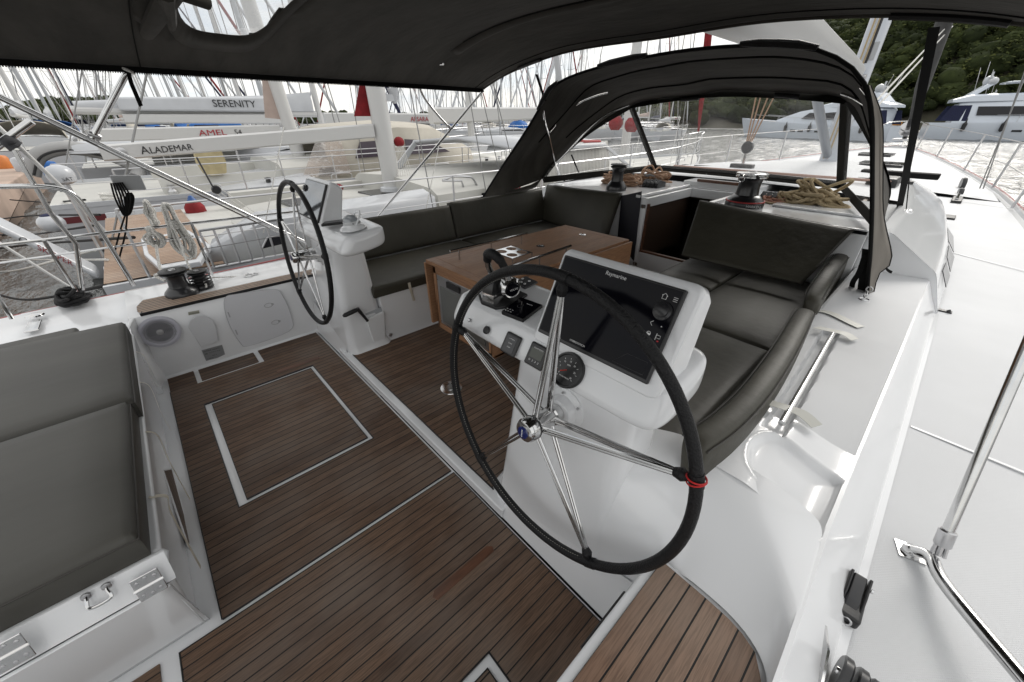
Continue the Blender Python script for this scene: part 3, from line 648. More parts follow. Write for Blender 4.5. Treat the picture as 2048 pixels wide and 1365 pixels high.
# ================================================================ HELM CONSOLES
def X(x, mir): return 2 * XC - x if mir else x
def console(mir, label):
    s = -1 if mir else 1
    t = thing('helm_console', label, 'helm console', (X(-.65, mir), 1.0, .06), 'helm consoles')
    f = lambda x, y, z: (X(x, mir), y, z)
    # pedestal
    def rr(x0, x1, y0, y1, z, r=.05, k=4):
        P = []
        for cx, cy, a0 in ((x1 - r, y1 - r, 0), (x0 + r, y1 - r, 90), (x0 + r, y0 + r, 180), (x1 - r, y0 + r, 270)):
            for i in range(k + 1): a = radians(a0 + 90 * i / k); P.append(f(cx + r * cos(a), cy + r * sin(a), z))
        return P
    m = MB(); m.loft([rr(-1.03, -.33, .80, 1.15, .05, .06), rr(-.99, -.34, .80, 1.13, .12, .06), rr(-.965, -.37, .815, 1.12, .35, .06), rr(-.945, -.40, .84, 1.11, .62, .06), rr(-.93, -.40, .865, 1.10, .86, .06), rr(-.925, -.42, .875, 1.09, .95, .05)], closed=True, caps=True)
    m.build('pedestal', GEL, t, ang=60)
    m = MB(); m.lathe([(.085, 0), (.08, .012), (.06, .02), (.05, .05), (.045, .052)], f(-.651, .868, .80), (0, -.997, .078), 28)
    bs = m.build('wheel_boss', GEL, t)
    for a in (.6, 1.7, 2.9, 4.1, 5.2): MB().lathe([(.006, 0), (.005, .004), (.001, .0045)], V(f(-.651, .862, .80)) + Vector((cos(a) * .072, 0, sin(a) * .072)) + Vector((0, -.010, 0)), (0, -1, .08), 8).build('boss_screw', STEELR, bs)
    # pod: rounded box with a slanted face for the instruments
    prof = [(.800, .955), (.81, .935), (.86, .915), (1.08, .95), (1.12, .97), (1.135, 1.0), (1.13, 1.08), (1.12, 1.091), (.90, 1.058), (.87, 1.053), (.855, 1.043)]
    cy, cz = .96, 1.0
    rows = []
    for x, k in ((-1.30, .35), (-1.297, .62), (-1.285, .82), (-1.262, .94), (-1.23, 1.0), (-.9, 1.0), (-.6, 1.0), (-.37, 1.0), (-.335, .95), (-.312, .84), (-.30, .6), (-.297, .35)):
        rows.append([f(x, cy + (y - cy) * k, cz + (z - cz) * k) for y, z in prof])
    MB().loft(rows, closed=True, caps=True).build('pod', GEL, t, bevel=0, ang=75, sub=2)
    # wing of the pod on the outboard, forward side
    # binnacle that carries the chart display
    S0, S1 = Vector((0, .86, 1.06)), Vector((0, .98, 1.305)); d = (S1 - S0).normalized(); nn = Vector((0, -d.z, d.y))   # outward (aft, up)
    def sp(x, h, o=0): v = S0 + d * h + nn * o; return f(x, v.y, v.z)
    x0, x1 = -.815, -.335
    rows = []
    for x, k in ((x0, .90), (x0 + .008, .97), (x0 + .02, 1.0), (-.5, 1.0), (x1 - .03, 1.0), (x1 - .01, .97), (x1, .90)):
        P = [(-.035, 0), (.285, 0), (.300, -.012), (.302, -.05), (.285, -.095), (.03, -.15), (-.05, -.15)]
        ctr = (.13, -.07)
        rows.append([sp(x, ctr[0] + (h - ctr[0]) * k, ctr[1] + (o - ctr[1]) * k) for h, o in P])
    MB().loft(rows, closed=True, caps=True).build('display_housing', GEL, t, bevel=.008, seg=3)
    sx0, sx1 = -.792, -.372
    m = MB(); m.obox(sp((sx0 + sx1) / 2, .137, .006), Vector(((sx1 - sx0) / 2, 0, 0)), d * .137, nn * .008); dis = m.build('chart_display', BLK, t, bevel=.004)
    gx0, gx1 = (sx0 + .008, sx1 - .078)
    scr = BLKG if not mir else mat('sky_toned_screen', (.05, .055, .065), rough=.12, coat=1.0)  # port screen: reflected sky painted in as a greyer base colour
    m = MB(); m.obox(sp((sx0 + sx1) / 2, .140, .0145), Vector(((sx1 - sx0) / 2 - .007, 0, 0)), d * .128, nn * .0008); m.build('display_glass', scr, dis)
    ux = Vector((s, 0, 0))
    if not mir:
        text('brand_lettering', 'Raymarine', WHT, dis, sp(-.62, .252, .0157), (1, 0, 0), d, .017, .0002)
        text('model_lettering', 'HYBRIDTOUCH', WHT, dis, sp(-.655, .020, .0157), (1, 0, 0), d, .0085, .0002)
    kx = -.410
    m = MB(); m.lathe([(.027, 0), (.026, .008), (.019, .010), (.018, .016), (.012, .018), (.001, .0185)], sp(kx, .204, .015), (0, nn.y, nn.z), 24); m.build('control_knob', BLKM, dis)
    if not mir:
        def icon(body, x, h, sz, mt=WHT): text('key_symbol', body, mt, dis, sp(x, h, .0157), (1, 0, 0), d, sz, .0002, 'CENTER')
        m = MB()
        ix, ih = kx - .011, .238
        m.tube([sp(ix - .008, ih + .006, .0158), sp(ix, ih + .013, .0158), sp(ix + .008, ih + .006, .0158)], .0008, 4); m.tube([sp(ix - .006, ih + .007, .0158), sp(ix - .006, ih - .003, .0158), sp(ix + .006, ih - .003, .0158), sp(ix + .006, ih + .007, .0158)], .0008, 4)
        for k in range(3): m.tube([sp(kx + .014, ih + .009 - k * .005, .0158), sp(kx + .026, ih + .009 - k * .005, .0158)], .0008, 4)
        m.tube([sp(kx - .013, .171, .0158), sp(kx - .020, .164, .0158), sp(kx - .013, .157, .0158)], .0009, 4)
        m.obox(sp(kx + .013, .163, .0158), ux * .0014, d * .0014, nn * .0003)
        m.torus(sp(kx - .013, .134, .0158), nn, .0055, .001, 14, 4); m.obox(sp(kx - .013, .132, .0158), ux * .004, d * .003, nn * .0003)
        m.tube([sp(kx + .010, 0.138, .0158), sp(kx + .022, 0.138, .0158), sp(kx + .022, 0.130, .0158), sp(kx + .010, 0.130, .0158), sp(kx + .010, 0.142, .0158), sp(kx + .010, 0.124, .0158)], .0008, 4)
        m.torus(sp(kx + .015, .088, .0158), nn, .005, .0009, 12, 4, 1.9, 7.5); m.tube([sp(kx + .015, .089, .0158), sp(kx + .015, .097, .0158)], .0008, 4)
        m.box(*[0] * 6) if 0 else None
        m.build('key_symbol', WHT, dis)
        m = MB(); m.obox(sp(kx - .012, .104, .0158), ux * .008, d * .0022, nn * .0003); m.obox(sp(kx + .019, .122, .0158), ux * .0025, d * .0016, nn * .0003); m.build('alarm_mark', mat('red_print', (.6, .01, .02), rough=.5), dis)
        m = MB(); ring_ = [sp(sx0 + .30, .02, .0156), sp(sx1 - .02, .02, .0156), sp(sx1 - .02, .058, .0156), sp(sx0 + .335, .058, .0156)]; m.tube(ring_, .0006, 4, closed=True); m.build('card_slot', mat('dark_grey', (.03, .03, .033), rough=.4), dis)
    return t, sp, d, nn
con1, spS, dS, nS = console(False, 'foreground white helm console with a large dark chart display, engine lever and gauges')
con2, spP, dP, nP = console(True, 'farther white helm console with a compass on top and a winch handle pocket')
# gauge face of the near console
G0, G1 = Vector((0, .80, .955)), Vector((0, .86, 1.05)); gd = (G1 - G0).normalized(); gn = Vector((0, -gd.z, gd.y)); ux = Vector((1, 0, 0))
c = V((-1.032,0.818,0.984)) + gn * .004
m = MB(); m.lathe([(.0165, 0), (.0165, .004), (.013, .006), (.011, .004), (.001, .004)], c, gn, 24); m.build('round_button', BLK, con1)
m = MB(); m.lathe([(.008, 0), (.008, .003), (.005, .005), (.001, .005)], V((-1.146,0.819,0.985)) + gn * .003, gn, 16); m.build('bolt', STEELR, con1)
c = V((-0.888,0.817,0.982)) + gn * .006
m = MB(); m.obox(c, ux * .038, gd * .040, gn * .006); sw = m.build('start_panel', BLK, con1, bevel=.006)
m = MB(); m.obox(c + gn * .0065, ux * .026, gd * .032, gn * .001); m.build('panel_key', BLKM, sw, bevel=.002)
text('panel_lettering', 'START', WHT, sw, c + gn * .008 - ux * .008 + gd * .001, ux, gd, .0065, .0002)
text('panel_lettering', 'STOP', WHT, sw, c + gn * .008 - ux * .008 - gd * .014, ux, gd, .0065, .0002)
text('panel_lettering', 'VOLVO PENTA', WHT, sw, c + gn * .008 - ux * .014 + gd * .018, ux, gd, .0045, .0002)
c = V((-0.760,0.822,0.989)) + gn * .006
m = MB(); m.obox(c, ux * .042, gd * .041, gn * .006); fd = m.build('fuel_display', BLK, con1, bevel=.006)
m = MB(); m.obox(c + gn * .0065 + gd * .006, ux * .028, gd * .018, gn * .0006); m.build('screen', mat('lcd_grey', (.06, .065, .05), rough=.2), fd)
text('panel_lettering', 'VOLVO PENTA', WHT, fd, c + gn * .007 - ux * .021 + gd * .022, ux, gd, .0065, .0002)
m = MB()
for i in range(4): m.torus(c + gn * .0068 + ux * (-.02 + i * .013) - gd * .021, gn, .003, .0007, 10, 4, 0, 2 * pi if i == 0 else 4)
m.build('panel_key', WHT, fd)
c = V((-0.626,0.826,0.996)) + gn * .003
m = MB(); m.lathe([(.060, -.004), (.060, .007), (.057, .012), (.052, .012), (.050, .007), (.001, .007)], c, gn, 40); ga = m.build('rev_counter', BLK, con1, ang=40)
m = MB()
for i in range(9):
    a = radians(225 - i * 33); p = lambda r: c + gn * .0078 + (ux * cos(a) + gd * sin(a)) * r
    m.tube([p(.036), p(.041)], .0008, 4)
m.build('dial_marks', WHT, ga)
for i in range(7):
    a = radians(215 - i * 42); text('dial_figure', str(i * 5 if i else 0), WHT, ga, c + gn * .0078 + (ux * cos(a) + gd * sin(a)) * .030 - gd * .003, ux, gd, .008, .0002, 'CENTER')
text('dial_lettering', 'RPM', WHT, ga, c + gn * .0078 + gd * .014, ux, gd, .007, .0002, 'CENTER'); text('dial_lettering', 'VOLVO PENTA', WHT, ga, c + gn * .0078 - gd * .027, ux, gd, .006, .0002, 'CENTER')
m = MB(); m.tube([c + gn * .009, c + gn * .009 - ux * .022 - gd * .012], .0012, 5); m.build('needle', mat('needle_red', (.7, .03, .01), rough=.4), ga)
# autopilot head let into the sloping corner of the pod
T0, T1 = Vector((0, .86, 1.05)), Vector((0, 1.13, 1.09)); td = (T1 - T0).normalized(); tn = Vector((0, -td.z, td.y))
m = MB()
ap = [V((-0.999,0.864,1.051)), V((-0.890,0.874,1.052)), V((-0.904,0.995,1.070)), V((-1.018,0.986,1.069))]
m.prism([p - tn * .002 for p in ap], tn * .016); ah = m.build('autopilot_head', BLK, con1, bevel=.003)
ce = sum(ap, Vector()) / 4
m = MB(); m.prism([ce + (p - ce) * .93 + tn * .0145 for p in ap], tn * .001); m.build('display_glass', BLKG, ah)
e1 = (ap[1] - ap[0]).normalized(); e2 = (ap[3] - ap[0]).normalized()
text('brand_lettering', 'Raymarine', WHT, ah, ce + tn * .016 + e2 * .03 - e1 * .0, e1, e2, .007, .0002)
m = MB()
for i in range(3):
    for j in range(2): m.obox(ap[0] + tn * .016 + e1 * (.012 + .013 * i) + e2 * (.014 + .013 * j), e1 * .0032, e2 * .0012, tn * .0002)
m.build('key_symbol', WHT, ah)
m = MB(); m.torus(ce + tn * .0155 - e1 * .012 + e2 * .004, tn, .011, .0008, 20, 4); m.build('dial_ring', mat('dark_grey', (.03, .03, .033)), ah)
# thruster key pad
kp = [V((-1.145,1.068,1.081)), V((-1.065,1.054,1.079)), V((-1.060,1.128,1.090)), V((-1.141,1.134,1.091))]
m = MB(); m.prism([p - tn * .001 for p in kp], tn * .010); k_ = m.build('thruster_keypad', mat('keypad_grey', (.03, .032, .035), rough=.4), con1, bevel=.003)
ce = sum(kp, Vector()) / 4
m = MB()
for p in ((-1.131,1.106,1.087), (-1.091,1.107,1.087), (-1.113,1.080,1.083), (-1.091,1.079,1.082), (-1.132,1.077,1.082)): m.torus(V(p) + tn * .0102, tn, .0045, .0016, 14, 6)
m.build('key_ring', WHT, k_)
# engine control lever
b0 = V((-1.080,0.941,1.062)) + Vector((-.01, .015, .0))
m = MB(); m.prism([b0 + ux * x + td * y for x, y in ((-.075, -.05), (-.03, -.075), (.04, -.07), (.062, -.045), (.062, .055), (-.05, .055), (-.075, .02))], tn * .012); tb = m.build('throttle_base', BLK, con1, bevel=.003)
m = MB(); m.loft([[b0 + ux * x * k + td * (y * k) + tn * h for x, y in ((-.070, -.045), (-.03, -.068), (.022, -.062), (.022, .045), (-.045, .048), (-.068, .02))] for k, h in ((1, .012), (.98, .026), (.90, .040))], closed=True, caps=True); m.build('chrome_bezel', STEEL, tb)
m = MB(); m.loft([[b0 + ux * (x * k - .004) + td * (y * k) + tn * h for x, y in ((-.062, -.038), (-.03, -.058), (.014, -.054), (.014, .045), (-.042, .045), (-.060, .015))] for k, h in ((1, .034), (.95, .048), (.75, .070), (.35, .085))], closed=True, caps=True); m.build('keypad_body', BLK, tb)
m = MB()
for i, j in ((-.042, -.034), (-.022, -.040), (-.040, -.014), (-.018, -.018)): m.obox(b0 + ux * i + td * j + tn * .0545, ux * .008, td * .006, tn * .003)
m.build('key', BLKM, tb, bevel=.001)
pv = b0 + ux * .040 + tn * .052
m = MB(); m.lathe([(.034, -.018), (.036, -.006), (.036, .010), (.028, .018), (.024, .016)], pv, ux + td * -.25, 28); dd = m.build('pivot_disc', STEEL, tb)
m = MB(); m.lathe([(.024, .0155), (.022, .020), (.001, .021)], pv, ux + td * -.25, 24); m.build('pivot_cap', BLKG, tb)
text('cap_lettering', 'VOLVO', WHT, tb, pv + (ux + td * -.25).normalized() * .0215 - td * .013, td + ux * .25, tn, .009, .0002)
m = MB(); m.tube([pv, pv + tn * .05 - td * .006, pv + tn * .075 - td * .010], [.015, .012, .010], 10, flat=1.0)
m.tube([pv - ux * .085 + tn * .020, pv - ux * .085 + tn * .06 - td * .01, pv - ux * .078 + tn * .088 - td * .014], [.010, .011, .011], 10); m.build('lever_arm', STEEL, tb)
m = MB(); m.tube(smoothpts([pv + tn * .070 - td * .010, pv + tn * .098 - td * .014 - ux * .014, pv + tn * .112 - td * .016 - ux * .042, pv + tn * .106 - td * .016 - ux * .068, pv + tn * .082 - td * .014 - ux * .079], 5), [.013] * 5 + [.0155] * 6 + [.016] * 6 + [.014] * 4, 12); m.build('lever_grip', LEA_B, tb)

for o_ in [tb] + [o for o in bpy.data.objects if o.parent is tb]:
    off = V(o_['_o'])
    for v in o_.data.vertices: v.co = (v.co + off - b0) * 1.22 + b0 - off
# port pod: compass, winch-handle pocket
cc = V((-2.604,0.958,1.082)); cc.z = 1.077
m = MB(); m.lathe([(.088, 0), (.086, .006), (.07, .018), (.058, .024), (.056, .030)], cc, (0, -.1, 1), 32); cp = m.build('compass', GEL, con2)
m = MB(); m.lathe([(.052, .026), (.053, .045), (.050, .050)], cc, (0, -.1, 1), 32); m.build('compass_card', mat('compass_card', (.55, .56, .57), rough=.4), cp)
m = MB()
for i in range(24):
    a = 2 * pi * i / 24; p = cc + Vector((cos(a) * .0535, sin(a) * .0535, .038)); m.obox(p, (-sin(a) * .0025, cos(a) * .0025, 0), (0, 0, .004 if i % 2 else .0025), (cos(a) * .0006, sin(a) * .0006, 0))
m.build('card_figures', INK, cp)
m = MB(); m.lathe([(.050, .049), (.046, .066), (.034, .080), (.015, .087), (.001, .088)], cc, (0, -.1, 1), 28); m.build('compass_dome', mat('smoked_dome', (.30, .32, .34), rough=.08, coat=1), cp)
m = MB(); m.tube([cc + Vector((.058 * cos(a), .058 * sin(a), .03 + .07 * sin(max(0, a)) ** 1)) for a in [i * pi / 12 for i in range(13)]], .009, 8, flat=.6); m.build('compass_hood', GEL, cp)
px = -2.785
m = MB(); m.prism([(-2.765,0.973,0.327), (-2.765,1.131,0.35), (-2.765,1.095,0.076), (-2.765,0.995,0.068)], (-.03, 0, 0)); hp = m.build('handle_pocket', GEL, con2, bevel=.008)
m = MB(); m.prism([(-2.795,0.982,0.366), (-2.795,1.12,0.379), (-2.795,1.132,0.298), (-2.795,1.002,0.297)], (-.008, 0, 0)); m.build('pocket_backplate', mat('pocket_plate', (.42, .44, .46), rough=.4), hp)
g0, g1, g2 = V((-2.73,0.795,0.431)), V((-2.73,0.914,0.45)), V((-2.762,0.978,0.317))
t = thing('winch_crank', 'black winch handle stowed in the pocket on the farther helm console', 'winch handle', g1)
MB().tube([g0, lerp(g0, g1, .15), lerp(g0, g1, .85), g1], [.010, .017, .017, .012], 12).build('grip', BLK, t)
m = MB(); m.tube([g1 + Vector((0, .0, .012)), g1, g2], [.012, .014, .011], 10); m.build('arm', BLKM, t)
# phone on the port pod
pc = V((-2.805,0.909,1.085))
m = MB(); a1 = Vector((.04, .062, .006)); a2 = Vector((.036, -.024, 0)) ; t = thing('mobile_phone', 'black mobile phone lying next to the compass', 'phone', pc)
m.obox(pc, a1, a2, (0, 0, .008)); m.build('case', BLK, t, bevel=.003); m = MB(); m.obox(pc + Vector((0, 0, .0085)), a1 * .86, a2 * .86, (0, 0, .0008)); m.build('phone_screen', BLKG, t)

# port mirrored surround behind the port wheel
mx = lambda P: [(2 * XC - p[0], p[1], p[2]) for p in P[:6]]
struct(MB().loft([mx(r) for r in (R0, R1, R2, R3, R4)]).build('helm_surround', GEL, sub=2))
m = MB(); m.add([(-2.82, .768, 0), (-3.56, .768, 0), (-3.56, .81, .30), (-2.86, .80, .10)], [(0, 1, 2, 3)]); struct(m.build('helm_surround_foot', GEL))

# ================================================================ COCKPIT TABLE
tz = .82
t = thing('cockpit_table', 'wooden drop-leaf cockpit table with a steel fridge door in its end', 'table', (-2.05, 2.1, .06))
x0, x1, y0, y1 = -2.41, -1.70, 1.36, 2.92
m = MB(); m.box(x0 + .075, x1 - .003, y0 + .075, y1 - .075, tz - .028, tz); top = m.build('table_top', WOOD, t, bevel=.002)
for ya_, yb_ in ((y0, y0 + .074), (y1 - .074, y1)): MB().box(x0, x1, ya_, yb_, tz - .028, tz).build('end_board', WOODX, t, bevel=.002)
m = MB(); m.box(x0, x0 + .074, y0 + .075, y1 - .075, tz - .028, tz); m.build('edge_board', WOOD, t, bevel=.002)
m = MB(); m.box(x1 + .012, x1 + .034, y0 + .02, y1, tz - .40, tz - .012); m.build('drop_leaf', WOOD, t, bevel=.002)
m = MB(); m.prism([(x0 - .012, y0 + .0, tz - .03), (x0 - .034, y0, tz - .03), (x0 - .02, y0, tz - .52), (x0 + .004, y0, tz - .52)], (0, y1 - y0, 0)); m.build('drop_leaf', WOOD, t, bevel=.002)
m = MB(); bx0, bx1, by0, by1, bz0 = x0 + .035, x1 - .01, y0 + .03, y1 - .03, .27
m.box(bx0, bx0 + .035, by0, by1, bz0, tz - .028); m.box(bx1 - .035, bx1, by0, by1, bz0, tz - .028); m.box(bx0, bx1, by0, by0 + .03, tz - .10, tz - .028); m.box(bx0, bx1, by0, by0 + .03, bz0, bz0 + .045); m.box(bx0, bx1, by1 - .03, by1, bz0, tz - .028); m.box(bx0, bx1, by0 + .03, by1, bz0, bz0 + .02)
m.build('table_body', WOODX, t, bevel=.002)
m = MB(); m.box(bx0 + .036, bx1 - .036, by0 + .004, by0 + .02, bz0 + .046, tz - .101); fr = m.build('fridge_door', STEELR, t, bevel=.003)
m = MB(); m.box(bx0 + .075, bx1 - .075, by0 - .004, by0 + .004, bz0 + .075, tz - .18); m.build('door_panel', mat('dull_steel', (.30, .31, .30), rough=.35, metal=.9), fr, bevel=.004)
m = MB(); m.box(bx0 + .17, bx0 + .33, by0 - .006, by0 + .003, tz - .165, tz - .12); m.build('door_latch', BLK, fr, bevel=.002)
m = MB()
for zz in (tz - .14, bz0 + .07): m.lathe([(.006, 0), (.005, .004), (.001, .0045)], (bx0 + .05, by0 + .003, zz), (0, -1, 0), 10)
m.build('screw', STEEL, fr)
m = MB(); m.lathe([(.05, 0), (.05, .20)], (-2.05, 2.4, .066), (0, 0, 1), 20); m.lathe([(.09, 0), (.085, .012)], (-2.05, 2.4, .066), (0, 0, 1), 20); m.lathe([(.045, 0), (.045, .2)], (-2.05, 1.75, .066), (0, 0, 1), 20); m.build('leg', STEELR, t)
# hand rails on the table
for (xa, ya, xb, yb) in ((((-2.241,1.466,0.9))[0], ((-2.241,1.466,0.9))[1], ((-2.214,2.203,0.9))[0], ((-2.214,2.203,0.9))[1]), (((-1.708,1.491,0.9))[0], ((-1.708,1.491,0.9))[1], ((-1.75,2.201,0.9))[0], ((-1.75,2.201,0.9))[1])):
    m = MB(); m.tube([(xa, ya, .897), (xb, yb, .897)], .009, 10)
    for k in (.1, .5, .92):
        p = lerp((xa, ya), (xb, yb), k); m.tube([(p[0], p[1], tz), (p[0], p[1], .892)], .006, 8)
    m.build('hand_rail', STEEL, t)
# cup holder plate
hc = [V((-2.071,1.706,0.885)), V((-2.078,1.901,0.885)), V((-1.87,1.925,0.885)), V((-1.852,1.708,0.885))]
def holed_plate(c4, rad, th, mt, name, par):
    """plate with four round holes, made from quadrants of ring faces"""
    bm = MB(); A, B, C_, D = c4; ex = (B - A); ey = (D - A)
    for i in (0, 1):
        for j in (0, 1):
            ctr = A + ex * (.25 + .5 * i) + ey * (.25 + .5 * j); n = 32; inner = []; outer = []
            for k in range(n):
                a = 2 * pi * k / n; s_, c_ = sin(a), cos(a); q = .25 / max(abs(s_), abs(c_)); outer.append(ctr + ex * (c_ * q) + ey * (s_ * q)); inner.append(ctr + ex * (c_ * rad) + ey * (s_ * rad))
            for z0 in (0, -th):
                dz = Vector((0, 0, z0)); o = len(bm.v); bm.v += [tuple(p + dz) for p in inner + outer]; bm.f += [(o + k, o + (k + 1) % n, o + n + (k + 1) % n, o + n + k) for k in range(n)]
            o = len(bm.v); bm.v += [tuple(p) for p in inner] + [tuple(p - Vector((0, 0, th))) for p in inner]; bm.f += [(o + k, o + (k + 1) % n, o + n + (k + 1) % n, o + n + k) for k in range(n)]
    return bm.build(name, mt, par)
dz_ = (hc[3] - hc[0]); hc[2] = hc[1] + dz_
cupt = thing('cup_holder', 'stainless four-hole cup holder standing on the table between its two rails', 'cup holder', tuple(hc[0])[:2] + (tz,))
holed_plate(hc, .19, .003, STEEL, 'holder_plate', cupt)
for p in hc: MB().tube([(p.x, p.y, tz), (p.x, p.y, .884)], .006, 8).build('post', STEEL, cupt)
for u, sz in (((-2.066,2.749,0.82), .03), ((-2.073,2.218,0.82), .034)):
    m = MB(); m.lathe([(sz, 0), (sz, .003), (sz * .6, .004), (sz * .55, .001), (.001, .001)], u, (0, 0, 1), 28); m.build('table_socket', STEEL, t)
# floor socket plate
m = MB(); fc = V((-1.871,1.141,0.067)); fc.z = .067
m.lathe([(.078, 0), (.076, .004), (.05, .005), (.046, .001), (.03, .001), (.028, .006), (.012, .006), (.001, .006)], fc, (0, 0, 1), 40)
solo(m.build('deck_socket', STEEL), 'round polished steel table socket let into the teak floor by the wheel', 'deck socket')

# ================================================================ CUSHIONS
def cushion(name, mt, c4, th, parent=None, puff=.012, r=.02, n=14, seam=True, wob=.004, seed=0):
    """c4: four corners of the underside going round; th: thickness vector"""
    A, B, C_, D = [V(p) for p in c4]; T = V(th)
    rows = []
    def P(u, v): return A * (1 - u) * (1 - v) + B * u * (1 - v) + C_ * u * v + D * (1 - u) * v
    nu = n; nrm = T.normalized(); L = T.length
    lu = ((B - A).length + (C_ - D).length) / 2; lv = ((D - A).length + (C_ - B).length) / 2
    def us(l, k=n):
        e = r / l; return [0, e * .3, e] + [e + (1 - 2 * e) * i / k for i in range(1, k)] + [1 - e, 1 - e * .3, 1]
    U, W = us(lu), us(lv)
    def h(t, l):
        d = min(t, 1 - t) * l; 
        return 1 if d >= r else sqrt(max(0, 1 - (1 - d / r) ** 2))
    m = MB()
    for v in W:
        row = []
        for u in U:
            e = min(h(u, lu), h(v, lv))
            pf = puff * (4 * u * (1 - u)) ** .5 * (4 * v * (1 - v)) ** .5
            p = P(u, v); nz = noise.noise(p * 5 + Vector((seed, 0, 0))) * wob
            row.append(p + T * (1 - r / L) + nrm * (r * e + pf + nz * e))
        rows.append(row)
    m.loft(rows)
    top = rows; ring = [rows[0][i] for i in range(len(U))] + [rows[j][-1] for j in range(1, len(W))] + [rows[-1][i] for i in range(len(U) - 2, -1, -1)] + [rows[j][0] for j in range(len(W) - 2, 0, -1)]
    per = [P(u, 0) for u in U] + [P(1, v) for v in W[1:]] + [P(u, 1) for u in U[-2::-1]] + [P(0, v) for v in W[-2:0:-1]]
    cen = (A + B + C_ + D) / 4
    mid = [p + T * .5 + (p - cen).normalized() * .003 for p in per]; bot = [p for p in per]
    m.loft([ring, mid, bot], closed=True); m.add(per, [tuple(range(len(per)))])
    o = m.build(name, mt, parent, ang=50)
    return o, ring
def cush_thing(label, mt, c4, th, group=None, **k):
    loc = tuple(sum((V(p) for p in c4), Vector()) / 4)
    t = thing('seat_cushion', label, 'cushion', loc, group)
    o, ring = cushion('cushion_cover', mt, c4, th, t, **k)
    MB().tube(ring, .0035, 5, closed=True).build('piping', SEAM, t)
    return t
BZ = .475; CT = .085
cush_thing('long flat seat cushion on the port bench nearest the helm', LEA, [(-3.47, 1.12, BZ), (-2.775, 1.075, BZ), (-2.775, 2.42, BZ), (-3.47, 2.42, BZ)], (0, 0, CT), 'port bench cushions')
cush_thing('seat cushion on the port bench beyond the table in the corner', LEA, [(-3.47, 2.43, BZ), (-2.775, 2.43, BZ), (-2.5, 3.3, BZ), (-2.5, 3.78, BZ)][:0] or [(-3.47, 2.43, BZ), (-2.775, 2.43, BZ), (-2.775, 3.78, BZ), (-3.47, 3.78, BZ)], (0, 0, CT), 'port bench cushions')
cush_thing('short seat cushion under the port forward backrest', LEA, [(-2.77, 3.22, BZ), (-2.30, 3.22, BZ), (-2.30, 3.80, BZ), (-2.77, 3.80, BZ)], (0, 0, CT), 'port bench cushions')
# port backrests (leaning outboard)
def leaning(x_in, x_top, z0, z1, y0, y1, y0t=None, y1t=None):
    return [(x_in, y0, z0), (x_in, y1, z0), (x_top, y1t if y1t is not None else y1, z1), (x_top, y0t if y0t is not None else y0, z1)]
cush_thing('backrest cushion along the port coaming nearest the helm console', LEA, leaning(-3.53, -3.62, .56, .90, 1.16, 2.36), (.085, 0, .02), 'port backrests')
cush_thing('backrest cushion along the port coaming running into the forward corner', LEA, leaning(-3.53, -3.62, .56, .925, 2.375, 3.78), (.085, 0, .02), 'port backrests')
cush_thing('upright backrest in the forward port corner behind the table', LEA, [(-3.52, 3.79, .56), (-2.40, 3.66, .56), (-2.44, 3.90, 1.0), (-3.55, 3.93, .965)], (0, -.07, .01), None)
# starboard seats
cush_thing('starboard seat cushion beside the near helm console', LEA, [(-.97, 1.16, BZ), (-.36, 1.10, BZ), (-.36, 2.345, BZ), (-.97, 2.345, BZ)], (0, 0, CT), 'starboard bench cushions', seed=3)
cush_thing('starboard seat cushion in front of the big slanted backrest', LEA, [(-.97, 2.36, BZ), (-.36, 2.36, BZ), (-.36, 3.75, BZ), (-.97, 3.75, BZ)], (0, 0, CT), 'starboard bench cushions', seed=9)
cush_thing('small seat cushion beside the companionway, left of the slanted backrest', LEA, [(-1.46, 3.02, BZ - .005), (-.98, 3.02, BZ - .005), (-.98, 3.78, BZ - .005), (-1.46, 3.78, BZ - .005)], (0, 0, CT), 'starboard bench cushions', seed=5)
cush_thing('big slanted backrest cushion leaning against the starboard side of the companionway', LEA, [(-1.402,3.36,0.649), (-0.489,3.34,0.652), (-0.381,3.82,0.984), (-1.545,3.82,1.042)], (0, -.05, .022), None, puff=.004)
# curved starboard backrests: cross-section swept along the coaming
def swept(label, path, sec, seed=0):
    t = thing('backrest_cushion', label, 'backrest', path[len(path) // 2], 'curved starboard backrests')
    rows = []; n = len(path)
    P = [V(p) for p in path]
    for i, p in enumerate(P):
        tg = (P[min(n - 1, i + 1)] - P[max(0, i - 1)]).normalized(); out_ = Vector((tg.y, -tg.x, 0))
        e = min(i, n - 1 - i); k = (.80, .95, 1, 1)[min(e, 3)]
        rows.append([p + out_ * ((x - .055) * k + .055) + Vector((0, 0, (z - .12) * k + .12 + .003 * noise.noise(p * 4 + Vector((x * 9, z * 9, seed)))) ) for x, z in sec])
    m = MB().loft(rows, closed=True, caps=True); m.build('cushion_cover', LEA, t, ang=60, sub=1)
    for j in (3, 7): MB().tube([r[j] + Vector((0, 0, .001)) for r in rows[1:-1]], .0032, 5).build('piping', SEAM, t)
    return t
sec = [(0, .0), (-.012, .08), (-.03, .17), (-.042, .232), (-.030, .246), (.0, .252), (.042, .247), (.056, .232), (.062, .15), (.064, .05), (.055, 0)]
pa = [V((-0.243,1.048,0.79)), V((-0.211,1.249,0.79)), V((-0.203,1.553,0.79)), V((-0.228,2.009,0.79)), V((-0.285,2.585,0.79))]
pb = [V((-0.295,2.717,0.79)), V((-0.339,3.333,0.79)), V((-0.362,3.798,0.79)), V((-0.374,4.011,0.79))]
def mk(pts, k=6): return [p + Vector((-.035, 0, -.247)) for p in smoothpts(pts, k)]
swept('curved leather backrest on the starboard coaming nearest the helm', mk(pa), sec, 1)
swept('farther curved leather backrest on the starboard coaming', mk(pb), sec, 4)
